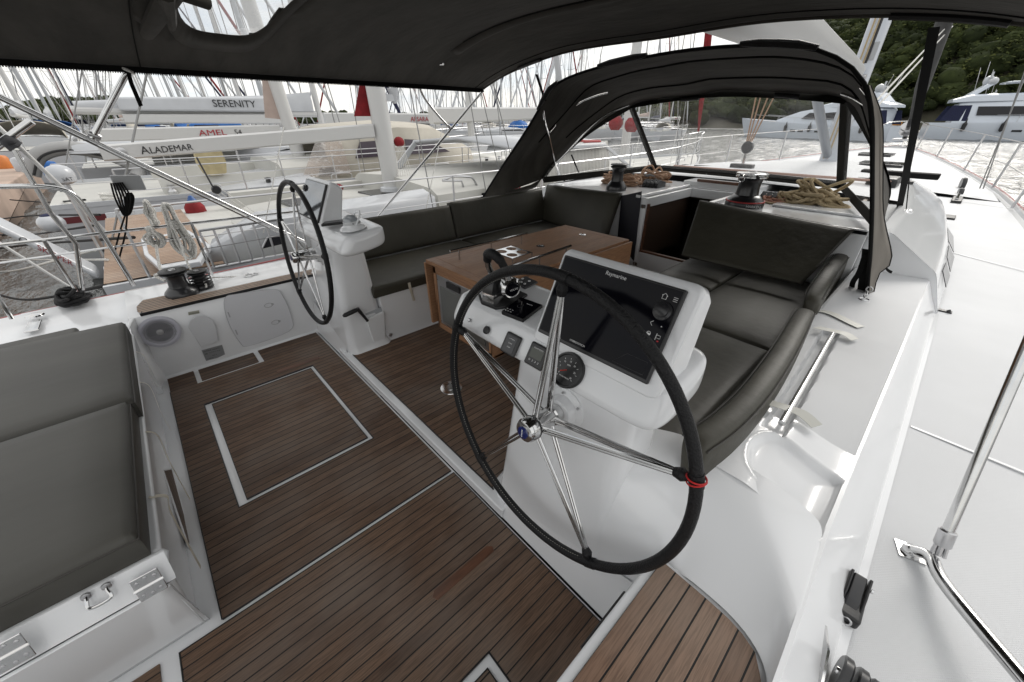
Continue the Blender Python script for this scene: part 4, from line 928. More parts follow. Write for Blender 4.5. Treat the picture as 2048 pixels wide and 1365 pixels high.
# sun pads
t1 = cush_thing('grey sun pad cushion at the port side of the aft locker', LEA2, [(-3.33, -.37, .462), (-2.235, -.36, .462), (-2.235, -2.2, .462), (-3.33, -2.2, .462)], (0, 0, .115), 'sun pads', r=.03, seed=2, puff=.02)
t2 = cush_thing('grey sun pad cushion at the near side of the aft locker, above the steel hinges', LEA2, [(-2.225, -.375, .468), (-1.335, -.38, .468), (-1.335, -2.2, .468), (-2.225, -2.2, .462)], (0, 0, .115), 'sun pads', r=.03, seed=7, puff=.018)
m = MB(); m.obox((-3.42, -.9, .50), (.09, 0, 0), (0, .30, 0), (0, 0, .045)); o = m.build('head_bolster', LEA2, t1, bevel=.02, seg=3)
# ribbon helper and tie straps
def ribbon(m, pts, wv, th=.0015):
    pts = smoothpts(pts, 5); w_ = V(wv); rows = []
    for p in pts: rows.append([p - w_, p + w_, p + w_ + Vector((0, 0, th)), p - w_ + Vector((0, 0, th))])
    m.loft(rows, closed=True, caps=True)
def strap(label, pts, wv, mt=STRAP, name='tie_strap', grp='cream cushion tie straps'):
    m = MB(); ribbon(m, pts, wv); o = m.build(name, mt); return solo(o, label, 'strap', grp)
strap('cream strap hanging from the lower corner of the near sun pad', [(-1.62, -.37, .47), (-1.63, -.33, .43), (-1.58, -.335, .40), (-1.50, -.33, .30), (-1.43, -.325, .20)], (.015, 0, .006))
strap('thin cream strap hanging at the gap between the two sun pads', [(-2.1, -.36, .46), (-2.09, -.33, .42), (-2.03, -.335, .30), (-1.93, -.33, .12)], (.012, 0, .005))
strap('cream strap hanging from the middle of the port sun pad', [(-2.62, -.36, .46), (-2.6, -.33, .42), (-2.52, -.335, .30), (-2.45, -.33, .2)], (.006, 0, .002))
strap('white strap near the loudspeaker end of the port sun pad', [(-3.05, -.36, .46), (-3.02, -.33, .42), (-2.9, -.335, .33), (-2.85, -.33, .28)], (.006, 0, .002))
strap('cream strap hanging on the port bench front beside the table', [(-2.772,1.385,0.527), (-2.77,1.387,0.487), (-2.78,1.402,0.421), (-2.785,1.414,0.351)], (0, .012, .0))
for lab, pts in (('long pale strap lying on the starboard coaming, farthest forward', ((-0.271,2.811,0.69), (-0.209,2.811,0.692), (-0.114,2.756,0.69), (-0.059,2.728,0.689))),
                 ('pale strap lying across the forward end of the steel grab rail', ((-0.228,2.514,0.7), (-0.156,2.532,0.7), (-0.102,2.541,0.7), (-0.053,2.524,0.69))),
                 ('pale strap lying across the aft end of the steel grab rail', ((-0.202,1.608,0.69), (-0.13,1.613,0.7), (-0.072,1.635,0.69), (-0.014,1.621,0.672)))):
    strap(lab, pts, (.012, .026, 0), mat('clear_strap', (.50, .50, .46), rough=.5))

# ================================================================ FITTINGS ON THE COAMINGS
pa_, pb_ = V((-0.148,2.515,0.7)), V((-0.111,1.533,0.7)); pa_.z = pb_.z = .69
t = thing('grab_rail', 'steel grab rail lying in its recess on the starboard coaming', 'grab rail', tuple(pb_))
m = MB(); m.tube([pb_ + (pb_ - pa_) * .02, pa_], .0125, 12); m.build('rail_tube', STEEL, t)
m = MB()
for p in (lerp(pa_, pb_, .07), lerp(pa_, pb_, .90)): m.tube([p, (p[0] + .0, p[1], .645)], .010, 8)
m.build('rail_foot', STEELR, t)
# louvre / line cutter, blocks on the deck
def P2(p, z): return Vector((p[0], p[1], z))
c = V((0.252,1.136,0.5)); dk = sheer(c.y) - .025
t = thing('line_stopper', 'black rope stopper on the starboard side deck against the coaming', 'rope stopper', (c.x, c.y, dk))
cx, cy = c.x - .004, c.y
m = MB(); m.box(cx - .028, cx + .030, cy - .075, cy + .078, dk, dk + .038); m.build('stopper_body', BLK, t, bevel=.009, seg=3)
m = MB(); m.prism([(cx - .017, cy - .045, dk + .036), (cx - .017, cy + .075, dk + .036), (cx - .017, cy + .070, dk + .062), (cx - .017, cy - .02, dk + .050)], (.032, 0, 0)); m.build('stopper_lever', BLKM, t, bevel=.004)
m = MB()
for s in (-1, 1): m.prism([(cx + s * .022 - .004, cy - .05, dk + .034), (cx + s * .022 - .004, cy + .078, dk + .034), (cx + s * .022 - .004, cy + .072, dk + .066), (cx + s * .022 - .004, cy - .0, dk + .055)], (.008, 0, 0))
m.build('stopper_cheek', BLK, t, bevel=.003)
m = MB(); m.torus((cx + .001, cy - .0765, dk + .018), (0, -1, .3), .012, .003, 18, 6); m.build('rope_eye', STEELR, t)
m = MB(); m.lathe([(.0065, 0), (.0065, .005)], (cx + .03, cy + .05, dk + .045), (1, 0, 0), 10); m.build('pin', STEEL, t)
c = V((0.281,0.906,0.5)); dk = sheer(c.y) - .025
t = thing('turning_block', 'black double turning block on the deck at the bottom edge of the picture', 'pulley block', (c.x, c.y - .02, dk))
for i, (dx, r) in enumerate(((-.018, .048), (.012, .046), (.040, .043))):
    m = MB(); m.lathe([(r * .9, -.011), (r, -.007), (r, .007), (r * .9, .011), (.01, .011)], (c.x + dx, c.y - .03, dk + .052), (1, .0, 0), 28); m.build('cheek_plate' if i != 1 else 'sheave', BLKM, t)
m = MB(); m.lathe([(.010, 0), (.009, .004), (.001, .005)], (c.x - .029, c.y - .03, dk + .06), (-1, 0, 0), 12); m.build('axle', STEEL, t)
m = MB(); m.prism([(0.165,0.78,0.744), (0.165,0.668,0.824), (0.165,0.586,0.846), (0.165,0.595,0.827), (0.165,0.741,0.762)], (.004, 0, 0)); solo(m.build('steel_strip', STEEL), 'thin polished steel strip edging the starboard coaming near the bottom of the picture', 'trim')
# bimini strut foot and the inclined rail on the side deck
f0 = V((0.353,1.484,0.46)); f1 = Vector((.372, 1.50, .505))
t = thing('boarding_rail', 'inclined stainless rail rising from a flange on the starboard side deck', 'handrail', tuple(f0))
m = MB(); m.lathe([(.026, 0), (.026, .008), (.020, .018), (.018, .022)], (f0.x, f0.y, f0.z - .01), (.4, -.3, .8), 20); m.obox((f0.x, f0.y, f0.z - .012), (.032, .01, 0), (-.01, .032, 0), (0, 0, .005)); m.build('flange', STEEL, t)
e = Vector((.66, .92, .62))
m = MB(); m.tube(smoothpts([f0, f0 + Vector((.035, -.03, .035)), f0 + Vector((.08, -.16, .06)), e], 6), .0175, 16); m.build('rail_tube', STEEL, t)
t = thing('bimini_strut', 'thick polished strut standing on the starboard side deck and leaning forward', 'awning strut', tuple(f1))
ft = f0 + Vector((.045, -.02, .05)); tp = Vector((.185, 1.96, 2.0))
dr = (tp - ft).normalized()
m = MB(); m.tube([ft + dr * .06, tp], .0145, 18); m.build('strut_tube', STEEL, t)
m = MB(); m.lathe([(.019, 0), (.021, .004), (.021, .052), (.018, .056)], ft + dr * .035, dr, 20); m.tube([ft, ft + dr * .04], .008, 8); m.tube([ft + Vector((-.014, 0, .0)), ft + Vector((-.012, 0, 0)) + dr * .036], .005, 8); m.tube([ft + Vector((.014, 0, .0)), ft + Vector((.012, 0, 0)) + dr * .036], .005, 8); m.build('strut_foot', STEELR, t)
# genoa car, eyes on the side deck
for (u, lab) in (((0.289,4.06,0.49), 'black deck eye nearest the helm on the side deck'), ((0.184,6.537,0.51), 'small black deck eye farther forward on the side deck')):
    m = MB(); c = V(u); c.z = sheer(c.y) - .03
    t = thing('deck_eye', lab, 'pad eye', tuple(c), 'deck eyes on the side deck')
    m.torus((c.x, c.y, c.z), (.3, 1, 0), .030, .012, 16, 8, 0, pi); m.box(c.x - .045, c.x + .045, c.y - .02, c.y + .02, c.z - .002, c.z + .01); m.build('eye', BLK, t, bevel=.003)
m = MB(); m.torus((.20, 4.22, .56), (1, 0, .0), .026, .010, 18, 8); solo(m.build('wall_eye', BLK), 'black eye on the coaming wall next to the nearest deck eye', 'pad eye')
c0, c1 = V((0.117,8.003,0.53)), V((-0.124,11.101,0.58))
t = thing('genoa_car', 'black genoa sheet car with block on its track on the side deck', 'sheet car', tuple(c0))
m = MB(); m.box(c0.x - .035, c0.x + .035, c0.y - .1, c1.y + .3, c0.z - .02, c0.z - .002); m.build('track', STEELR, t)
m = MB(); m.box(c0.x - .06, c0.x + .06, c0.y - .1, c0.y + .18, c0.z - .01, c0.z + .03); m.box(c0.x - .06, c0.x + .06, c0.y + 1.4, c0.y + 2.2, c0.z - .005, c0.z + .07); m.build('slider', BLK, t, bevel=.01)
m = MB(); m.lathe([(.10, -.03), (.11, 0), (.10, .03)], (c0.x - .02, c0.y + 3.1, c0.z + .16), (1, .2, .1), 22); m.lathe([(.06, -.03), (.07, 0), (.06, .03)], (c0.x, c0.y + 2.3, c0.z + .1), (1, .2, .1), 18); m.build('sheet_block', BLKM, t)
m = MB(); m.tube([(c0.x - .01, c0.y + 1.5, c0.z + .08), (c0.x + .0, c0.y + 2.6, c0.z + .10)], .02, 8); m.build('shackle', STEEL, t)
# ================================================================ BIMINI
def bz(x, y):
    """height of the awning: crowned across the boat, sagging between its hoops"""
    u = (x + 1.88) / 2.09
    edge = 1.995
    e = max(0.0, 1 - abs(u) ** 3.2)
    yy = max(-2.9, min(3.2, y))
    if yy > 2.45: c = .345 - .105 * (yy - 2.45) / .75
    elif yy > .35: t = (yy - .35) / 2.1; c = .285 + .06 * t - .03 * sin(pi * t)
    else: c = .285 - .03 * sin(pi * min(1, (.35 - yy) / 3.25))
    return edge + c * e + .012 * noise.noise(Vector((x * 1.3, y * .9, 0))) * e
t = thing('bimini', 'charcoal canvas awning stretched over the whole cockpit at the top of the picture', 'awning', (-1.88, 1.2, 2.0))
xs = [-3.95, -3.93, -3.86, -3.75, -3.62, -3.50, -3.38] + [-3.30 + i * .125 for i in range(27)] + [.02, .08, .13, .17, .19]
yy_ = [-.55, -.4, -.2, .1, .3, .35, .39] + [.43 + i * .07 for i in range(12)] + [1.3 + i * .14 for i in range(8)] + [2.40, 2.45, 2.5, 2.65, 2.8, 2.95, 3.1, 3.17, 3.2]
def hole(x, y):
    # clear window: rounded rectangle
    cx, cy, a, b = -2.42, .70, 1.08, .26
    return (abs((x - cx) / a)) ** 4 + (abs((y - cy) / b)) ** 4 < 1
m = MB(); idx = {}
for j, y in enumerate(yy_):
    for i, x in enumerate(xs): 
        yb = y
        if y > 3.1 and x < -3.5: yb = y - (y - 3.1) * 0.2
        m.v.append((x, yb, bz(x, y)))
n_ = len(xs)
for j in range(len(yy_) - 1):
    for i in range(n_ - 1):
        xc, yc = (xs[i] + xs[i + 1]) / 2, (yy_[j] + yy_[j + 1]) / 2
        if hole(xc, yc): continue
        m.f.append((j * n_ + i, j * n_ + i + 1, (j + 1) * n_ + i + 1, (j + 1) * n_ + i))
cv = m.build('awning_canvas', CANV, t, ang=70, solid=.006)
# clear window pane with a curved hem that hides the grid edge
per = []
for k in range(64):
    a = 2 * pi * k / 64; c_, s_ = cos(a), sin(a); r = 1 / ((abs(c_) ** 4 + abs(s_) ** 4) ** .25)
    per.append((-2.42 + 1.08 * r * c_, .70 + .26 * r * s_))
m = MB(); P = [Vector((x, y, bz(x, y) + .004)) for x, y in per]
m.loft([[(x, y, bz(x, y) - .006) for x, y in [(-2.42 + (px + 2.42) * k, .70 + (py - .70) * k) for px, py in per]] for k in (1.16, .93)], closed=True); m.build('window_hem', CANV, t, solid=.004)
m = MB(); m.loft([[(x, y, bz(x, y) + .004) for x, y in [(-2.42 + (px + 2.42) * k, .70 + (py - .70) * k) for px, py in per]] for k in (.97, .6, .02)], closed=True); m.build('clear_window', VINYLB, t)
# hems, seams, zip teeth
m = MB(); m.loft([[(-3.955, y, bz(-3.95, y) - .002), (-3.95, y, bz(-3.95, y) - .035), (-3.94, y, bz(-3.95, y) - .035), (-3.945, y, bz(-3.95, y) - .002)] for y in yy_], closed=True); m.build('zip_tape', TRIM, t)
m = MB()
y = -1.0
while y < 3.15:
    m.box(-3.953, -3.943, y, y + .006, bz(-3.95, y) - .041, bz(-3.95, y) - .034); y += .012
o = m.build('zip_teeth', TRIM, t, smooth=False); o['kind'] = 'stuff'
m = MB(); pts = [Vector((x, 3.2, bz(x, 3.2) - .004)) for x in xs]; m.tube(pts, .012, 8); m.build('front_hem', CANV, t)
for yq in (.28, 3.08): MB().tube([Vector((x, yq, bz(x, yq) - .006)) for x in xs], .003, 4).build('seam', TRIM, t)
m = MB(); m.loft([[Vector((x, 2.45 + dy, bz(x, 2.45) - dz)) for dy, dz in ((-.07, .0), (-.035, .022), (0, .030), (.035, .022), (.07, .0))] for x in xs[6:]]); m.build('hoop_sleeve', CANV, t, solid=.003)
m = MB(); m.tube([Vector((x, 2.375, bz(x, 2.40) - .012)) for x in xs[8:]], .0045, 4); m.build('sleeve_zip', TRIM, t)  # thin black line along the aft edge of the hoop sleeve
m = MB(); m.loft([[Vector((x, .35 + dy, bz(x, .35) - dz)) for dy, dz in ((-.06, .0), (-.03, .020), (0, .028), (.03, .020), (.06, .0))] for x in xs[6:]]); m.build('hoop_sleeve', CANV, t, solid=.003)
for (xa, xb) in ((-3.35, -3.05), (-.55, -.1)):
    m = MB(); m.tube([Vector((x, 3.17, bz(x, 3.17) - .016)) for x in [xa + (xb - xa) * i / 8 for i in range(9)]], .016, 8); m.build('leather_patch', BLK, t)
# sleeve of the port leg and rolled flap at the window
m = MB(); a0, a1 = Vector((-3.88,0.328,2.123)), Vector((-2.677,0.41,2.2))
m.tube([a0, lerp(a0, a1, .5), a1], [.036, .048, .055], 10, flat=.6); m.build('leg_sleeve', CANV, t)
a0, a1 = Vector((-3.75,0.492,2.171)), Vector((-2.639,0.374,2.18))
m = MB(); m.tube([a0, lerp(a0, a1, .4), a1], [.012, .03, .035], 10); m.build('sleeve_flap', CANV, t)
a0, a1 = Vector((-2.732,0.442,2.2)), Vector((-2.817,0.553,2.2))
m = MB(); m.tube([a0, lerp(a0, a1, .5), a1], [.028, .03, .032], 12); m.build('rolled_blind', CANV, t)
# port frame tubes
m = MB(); m.tube(smoothpts([(-4.1,-0.118,1.591), (-4.02,0.131,1.888), (-3.98,0.204,1.972), (-3.9,0.374,2.15), (-2.777,0.435,2.22)], 4), .0185, 14); m.build('frame_tube', STEEL, t)
m = MB(); m.tube([(-4.1,1.725,0.734), (-3.97,3.203,1.976), (-3.9, 3.16, 2.0)], .0135, 12); m.build('frame_strut', STEEL, t)
m = MB(); m.tube(smoothpts([(-3.6, 2.45, bz(-3.6, 2.45) - .01), (-3.93,2.404,2.148), (-4,2.409,2.044), (-4.04,2.468,1.922), (-4.04,2.589,1.783), (-4.02,2.757,1.623)], 6), .0125, 12); m.build('frame_tube', STEEL, t)
m = MB()
m.tube([(-4.12,-0.515,1.894), (-4.1,0.869,0.785), (-4.1,1.017,0.667)], .0135, 12); m.build('frame_strut', STEEL, t)
m = MB(); m.tube([(-4.08,-0.518,1.875), (-4.06,0.834,0.775)], .007, 8); m.build('frame_strut', STEEL, t)
MB().lathe([(.022, -.03), (.024, -.02), (.024, .02), (.020, .03)], (-4.1,-0.1,1.606), (.0, .5, -.4), 16).build('frame_joint', STEELR, t); MB().lathe([(.016, -.02), (.018, .02)], (-4.02,2.752,1.633), (0, .4, -.5), 12).build('frame_joint', STEELR, t)
for (u, lab) in ((0, ''),):
    a = V((-3.96,0.209,1.979))
    m = MB(); m.torus(a, (.0, .45, .9), .026, .009, 18, 6); m.build('strap_collar', ROPE_W, t)
    m = MB(); ribbon(m, [a + Vector((0, 0, -.01)), (-3.94,0.199,1.914), (-3.93,0.198,1.873), (-3.92,0.198,1.827), (-3.92,0.198,1.779)], (.0, .012, .004), .004); m.build('strap_tail', TRIM, t)
# webbing that braces the awning's front edge
def web(label, a, b, w, wv=(1, 0, 0), sag=.0):
    a, b = V(a), V(b); m = MB(); wv = V(wv).normalized() * w; pts = [lerp(a, b, k / 8) for k in range(9)]; pts = [V(p) - Vector((0, 0, sag * sin(pi * k / 8))) for k, p in enumerate(pts)]
    m.loft([[p - wv, p + wv, p + wv + Vector((0, -.003, 0)), p - wv + Vector((0, -.003, 0))] for p in pts], closed=True, caps=True)
    return solo(m.build('webbing_strap', TRIM), label, 'strap')
web('wide black webbing strap running down from the awning to the coachroof, right of the sprayhood', (-.36, 3.2, 2.10), (-.27, 5.2, .985), .022, (1, .2, 0))
web('short black strap between the awning and the port corner of the sprayhood', (-3.13, 3.2, 2.08), (-3.0, 3.2, 1.86), .016)
m = MB(); a, b = V((-.30, 4.05, 1.55)), V((-0.205,5.003,0.985)); m.tube([a, b], .004, 6); 
t = thing('backstay_cord', 'thin black cord running from the webbing strap to a steel eye on the coachroof', 'cord', tuple(b)); m.build('cord', TRIM, t); m = MB(); m.torus(b + Vector((0, 0, .01)), (0, 0, 1), .035, .012, 18, 8); m.lathe([(.05, 0), (.045, .008), (.001, .012)], b - Vector((0, 0, .004)), (0, 0, 1), 18); m.build('steel_eye', STEEL, t)

# ================================================================ SPRAYHOOD
t = thing('sprayhood', 'charcoal canvas sprayhood with clear windows over the companionway', 'sprayhood', (-1.88, 4.2, 1.0))
def fan(A, B, k): return [lerp(a, b, k) for a, b in zip(A, B)]
H1 = [(-3.95,3.088,0.811), (-3.75,3.254,1.183), (-3.351,3.2,1.514), (-3.148,3.2,1.718), (-3.037,3.2,1.848), (-2.944,3.2,1.947), (-2.764,3.2,2.023), (-2.386,3.2,2.085), (-1.929,3.2,2.12), (-1.549,3.2,2.129), (-1.221,3.2,2.114), (-0.96,3.2,2.083), (-0.795,3.2,2.041), (-0.65,3.2,1.964), (-0.557,3.2,1.882), (-0.495,3.2,1.785), (-0.436,3.2,1.651), (-0.358,3.2,1.447), (-0.27,3.2,1.205), (-0.186,3.25,0.934), (-.13, 3.42, .66)]
def reparam(P, n):
    P = smoothpts(P, 6); d = [0]
    for a, b in zip(P, P[1:]): d.append(d[-1] + (b - a).length)
    R = []; j = 0
    for i in range(n):
        s = d[-1] * i / (n - 1)
        while j < len(d) - 2 and d[j + 1] < s: j += 1
        R.append(P[j].lerp(P[j + 1], (s - d[j]) / max(1e-9, d[j + 1] - d[j])))
    return R
mir = lambda p: (2 * XC - p[0], p[1], p[2])
HL = [(-3.50, 3.74, 1.06), (-3.458, 3.95, 1.27), (-3.188, 4.20, 1.586)]
H3p = HL + [(-2.896, 4.55, 1.841)]
H3 = H3p + [(-2.5, 4.53, 1.90), (-2.081,4.5,1.919), (-1.88, 4.5, 1.95), (-1.5, 4.5, 1.93), (-1.2, 4.52, 1.90)] + [mir(p) for p in reversed(H3p)]
NH = 49
A = reparam(H1, NH); B = reparam(H3, NH)
rows = []
for k in (0, .03, .1, .2, .3, .36, .42, .55, .68, .75, .85, 1):
    row = []
    for i, (a, b) in enumerate(zip(A, B)):
        p = a.lerp(b, k); f = sin(pi * i / (NH - 1)) ** .5
        p.z += .05 * sin(pi * k) * f
        if k in (.36,): p.z += .012 * f
        if k in (.75,): p.z += .008 * f
        p += Vector((0, 0, 1)) * .012 * noise.noise(p * 2.2)
        row.append(p)
    rows.append(row)
MB().loft(rows).build('hood_canvas', CANV, t, ang=80, solid=.006)
m = MB(); m.tube([p + Vector((0, 0, -.002)) for p in A], .011, 8); m.build('hood_edge', TRIM, t)
for k in (4, 8):
    m = MB(); m.tube([p + Vector((0, -.002, -.010)) for p in rows[5 if k == 4 else 9][7:-8]], .007, 6); m.build('hoop_zip', TRIM, t)
# visible lengths of the hood's hoops
m = MB(); m.tube(smoothpts([(-3.049,3.22,1.853), (-3.113,3.3,1.766), (-3.18,3.4,1.677), (-3.306,3.6,1.554), (-3.453,3.9,1.245), (-3.552,4.1,1.108), (-3.53, 4.185, 1.0)], 5), .012, 10); m.build('hoop_tube', STEEL, t)
m = MB(); m.tube(smoothpts([(-3.293,3.6,1.584), (-3.165,3.66,1.724), (-3.036,3.74,1.847), (-2.861,3.8,1.915), (-2.74,3.85,1.942)], 5), .011, 10); m.build('hoop_tube', STEEL, t)
m = MB(); m.tube(smoothpts([(-3.436,3.9,1.241), (-3.312,4,1.402), (-3.155,4.15,1.624), (-3.035,4.3,1.76), (-2.88,4.5,1.855)], 5), .011, 10); m.build('hoop_tube', STEEL, t)
m = MB(); m.tube(smoothpts([(-0.863,4.3,1.876), (-0.765,4.2,1.844), (-0.633,4,1.786)], 5), .010, 8); m.tube(smoothpts([(-0.614,3.5,1.871), (-0.557,3.4,1.83), (-0.515,3.3,1.788)], 4), .008, 8); m.build('hoop_tube', STEEL, t)
for i0, i1 in ((12, 15), (19, 23), (29, 33)):
    m = MB(); m.tube([p + Vector((0, -.006, .008)) for p in A[i0:i1 + 1]], [.015] + [.024] * (i1 - i0 - 1) + [.015], 10); m.build('leather_grip', LEA_B, t)
for i0, i1 in ((20, 22), (29, 31)):
    m = MB(); m.tube([p + Vector((0, -.02, -.028)) for p in B[i0:i1 + 1]], .020, 10); m.build('leather_grip', LEA_B, t)
# windscreen: base curve on the coachroof, clear panes, black borders
b0, b1, b2, b3, b4 = [V(p) for p in ((-3.50, 3.76, 1.05), (-3.30, 4.5, 1.075), (-2.956, 5.464, 1.115), (-.80, 5.40, 1.11), (-.26, 3.76, 1.05))]
c2, c3 = V((-2.896, 4.55, 1.841)), V((-.864, 4.55, 1.841))
topc = [c2] + [V(p) for p in ((-2.5, 4.53, 1.885), (-2.1, 4.5, 1.915), (-1.88, 4.5, 1.92), (-1.66, 4.5, 1.915), (-1.26, 4.53, 1.885))] + [c3]
botc = [b2.lerp(b3, k / 6) + Vector((0, .10 * sin(pi * k / 6), .0)) for k in range(7)]
m = MB(); m.loft([[a.lerp(b, k) for a, b in zip(topc, botc)] for k in (0, .35, .7, 1)]); m.build('window_pane', VINYL, t)
def sidepane(f, name):
    L_ = [V(f(p)) for p in HL] + [V(f(c2))]; L_ = smoothpts(L_, 5)
    lo = [V(f(b0)).lerp(V(f(b2)), 1 - (1 - i / (len(L_) - 1))) for i in range(len(L_))]
    m = MB(); m.loft([[a.lerp(b, k) for a, b in zip(L_, lo)] for k in (0, .5, 1)]); return m.build(name, VINYL, t)
sidepane(lambda p: p, 'window_pane'); sidepane(mir, 'window_pane')
def border(pts, w, name='window_border', off=Vector((0, -.004, .0))):
    m = MB(); P = [V(p) for p in pts]; rows = []
    for i, p in enumerate(P):
        tg = (P[min(i + 1, len(P) - 1)] - P[max(0, i - 1)]).normalized(); wd = V(w)
        rows.append([p - wd + off, p + wd + off, p + wd - off, p - wd - off])
    m.loft(rows, closed=True, caps=True); return m.build(name, mat('dark_canvas', (.018, .017, .015), rough=.9, spec=.15), t)
border([c2, b2], (.042, .0, .0)); border([c3, b3], (.042, 0, 0))
border([c2 + Vector((.02, 0, 0)), b2 + Vector((.02, 0, 0))], (.006, 0, .0), 'black_piping', Vector((0, -.008, 0)))
border(botc, (0, .02, .035)); border(topc, (0, .02, .028))
border([b2.lerp(b0, k / 6) for k in range(7)], (0.0, 0, .035), off=Vector((.004, 0, 0))); border([b3.lerp(b4, k / 6) for k in range(7)], (0, 0, .035), off=Vector((.004, 0, 0)))
sm = smoothpts([V(p) for p in H3p], 5); border(sm, (.0, .012, -.028)); border([V(mir(p)) for p in sm], (0, .012, -.028))
m = MB(); m.tube(botc, .009, 6); m.build('bolt_rope', TRIM, t)
m = MB()
for p in (botc[0], botc[2], botc[4], botc[6]): m.lathe([(.010, 0), (.008, .004), (.001, .005)], p + Vector((0, -.03, -.03)), (0, -1, .3), 8)
m.build('fastener', STEEL, t)
m = MB(); m.lathe([(.022, 0), (.020, .012), (.012, .03)], (-3.53, 4.185, .99), (0, 0, 1), 12); m.build('hoop_foot', STEEL, t)
m = MB(); m.tube([(-3.323,4.05,1.328), (-3.39,4.3,1.107)], .012, 6, flat=.3); m.build('inner_strap', TRIM, t)
# starboard leg: curtain of canvas seen from outside, its sunlit face put into a lighter grey, with straps and shackle
cur = [[(-.46, 3.2, 1.72), (-.40, 3.32, 1.75)], [(-0.363,3.2,1.473), (-0.332,3.35,1.466)], [(-0.265,3.2,1.205), (-0.242,3.4,1.211)], [(-0.182,3.25,0.935), (-0.101,3.6,0.877)], [(-0.148,3.3,0.798), (-0.128,3.5,0.795)], [(-0.11,3.36,0.651), (-0.084,3.4,0.629)]]
m = MB()
L0 = reparam([(-0.537,3.2,1.869), (-0.459,3.2,1.724), (-0.363,3.2,1.473), (-0.268,3.2,1.205), (-0.184,3.25,0.935), (-0.112,3.36,0.657)], 22)
L1 = reparam([(-0.532,3.25,1.867), (-0.427,3.3,1.705), (-0.339,3.35,1.465), (-0.235,3.4,1.182), (-0.098,3.5,0.9), (-0.124,3.45,0.801), (-0.086,3.4,0.628)], 22)
rows = []
for i, (a, b) in enumerate(zip(L0, L1)):
    rows.append([a.lerp(b, k) + Vector((0, -.02 * sin(k * 3 * pi) * sin(pi * i / 21), 0)) + Vector((0, .004, 0)) for k in [j / 8 for j in range(9)]])
m.loft(rows); m.build('side_curtain', CANVL, t, ang=80, solid=.004)
m = MB(); m.tube(L1, .006, 6); m.tube(L0, .006, 6); m.build('curtain_edge', TRIM, t)
m = MB(); ribbon(m, [(-0.228,3.3,0.979), (-0.197,3.35,0.841), (-0.161,3.4,0.678)], (.022, 0, 0), .004); m.build('hood_strap', TRIM, t)
m = MB(); ribbon(m, [(-0.223,3.3,0.947), (-0.215,3.35,0.819), (-0.225,3.4,0.732), (-0.215,3.42,0.674)], (.015, 0, 0), .004); m.build('hood_strap', TRIM, t)
m = MB(); sh = V((-0.121,3.217,0.69)); m.torus(sh, (0, 0, 1), .026, .006, 18, 6); m.torus(sh + Vector((-.005, .0, .035)), (1, .3, 0), .020, .005, 16, 6); m.torus(sh + Vector((.0, .01, .07)), (.2, 1, 0), .016, .004, 14, 6); m.lathe([(.03, 0), (.028, .006), (.001, .01)], sh - Vector((0, 0, .012)), (0, 0, 1), 16); m.build('shackle', STEEL, t)
m = MB(); ribbon(m, [(-0.125,3.5,0.869), (-0.095,3.5,0.832), (-0.065,3.5,0.819)], (0, .006, .006), .003); m.build('curtain_tab', TRIM, t)
# long lower curtain on the port side hangs to the coaming: dark triangular wing
m = MB(); m.loft([[(-3.97,3.064,0.8), (-3.95,3.106,0.845)], [(-3.8,3.418,0.846), (-3.62, 3.65, .99)], [(-3.62, 3.74, .95), (-3.52, 3.74, 1.06)]]); m.build('hood_wing', CANV, t, solid=.004)

# ================================================================ WINCHES
def winch(p, s, label, h=1.0, chrome=False, flare=1.0):
    t = thing('winch', label, 'winch', p)
    m = MB(); m.lathe([(r * s * flare, z * s * h) for r, z in ((.95, 0), (1.0, .02), (1.0, .3), (.94, .42), (.80, .58), (.66, .75))], p, (0, 0, 1), 32); m.build('winch_base', BLKM, t, ang=50)
    m = MB(); m.lathe([(r * s, z * s * h) for r, z in ((.60 * flare, .72), (.58, .85), (.55, 1.2), (.56, 1.55), (.62, 1.75), (.72, 1.84))], p, (0, 0, 1), 32); m.build('drum', BLKM, t, ang=60)
    m = MB(); m.lathe([(r * s, z * s * h) for r, z in ((.74, 1.84), (.80, 1.88), (.80, 1.96), (.66, 2.0), (.66, 2.03), (.82, 2.07), (.82, 2.14), (.70, 2.19), (.30, 2.21), (.28, 2.17), (.10, 2.17))], p, (0, 0, 1), 32); m.build('self_tailer', STEEL if chrome else BLK, t, ang=40)
    m = MB(); m.lathe([(.22 * s, 0), (.20 * s, .06 * s), (.10 * s, .07 * s), (.09 * s, .03 * s), (.001, .03 * s)], (p[0], p[1], p[2] + 2.17 * s * h), (0, 0, 1), 20); m.build('handle_socket', STEELR, t)
    return t
winch((-3.79, -.03, .512), .108, 'large black winch on the port coaming nearest the loudspeaker', h=.86, flare=1.0)
winch((-3.85, .11, .512), .082, 'small ribbed black winch on the port coaming with a white line round it', h=.82, flare=.9)
wt = winch((-2.66, 4.10, .99), .115, 'black winch on the port side of the companionway beside the orange rope', h=1.12)
ws = winch((-1.29, 4.19, .99), .165, 'big black electric winch with polished top beside the starboard ropes', h=.82, chrome=True)
m = MB(); m.lathe([(.166, .045), (.167, .05), (.166, .055)], (-1.29, 4.19, .99), (0, 0, 1), 32); m.build('red_ring', mat('red_ring', (.4, .02, .02)), ws)
text('brand_lettering', 'HARKEN', WHT, ws, (-1.22, 4.034, 1.004), (.96, .30, 0), (0, 0, 1), .030, .0005)
m = MB(); m.torus((-1.33, 4.05, 1.24), (.4, 1, .3), .03, .006, 16, 6); m.build('line_guide', STEEL, ws)
m = MB()
for k in range(5): m.torus((-3.85, .11, .525 + .022 * k), (0, 0, 1), .072, .006, 28, 6)
m.build('drum_ribs', BLK, None) and bpy.data.objects['drum_ribs'].__setitem__('label', 'ribs')
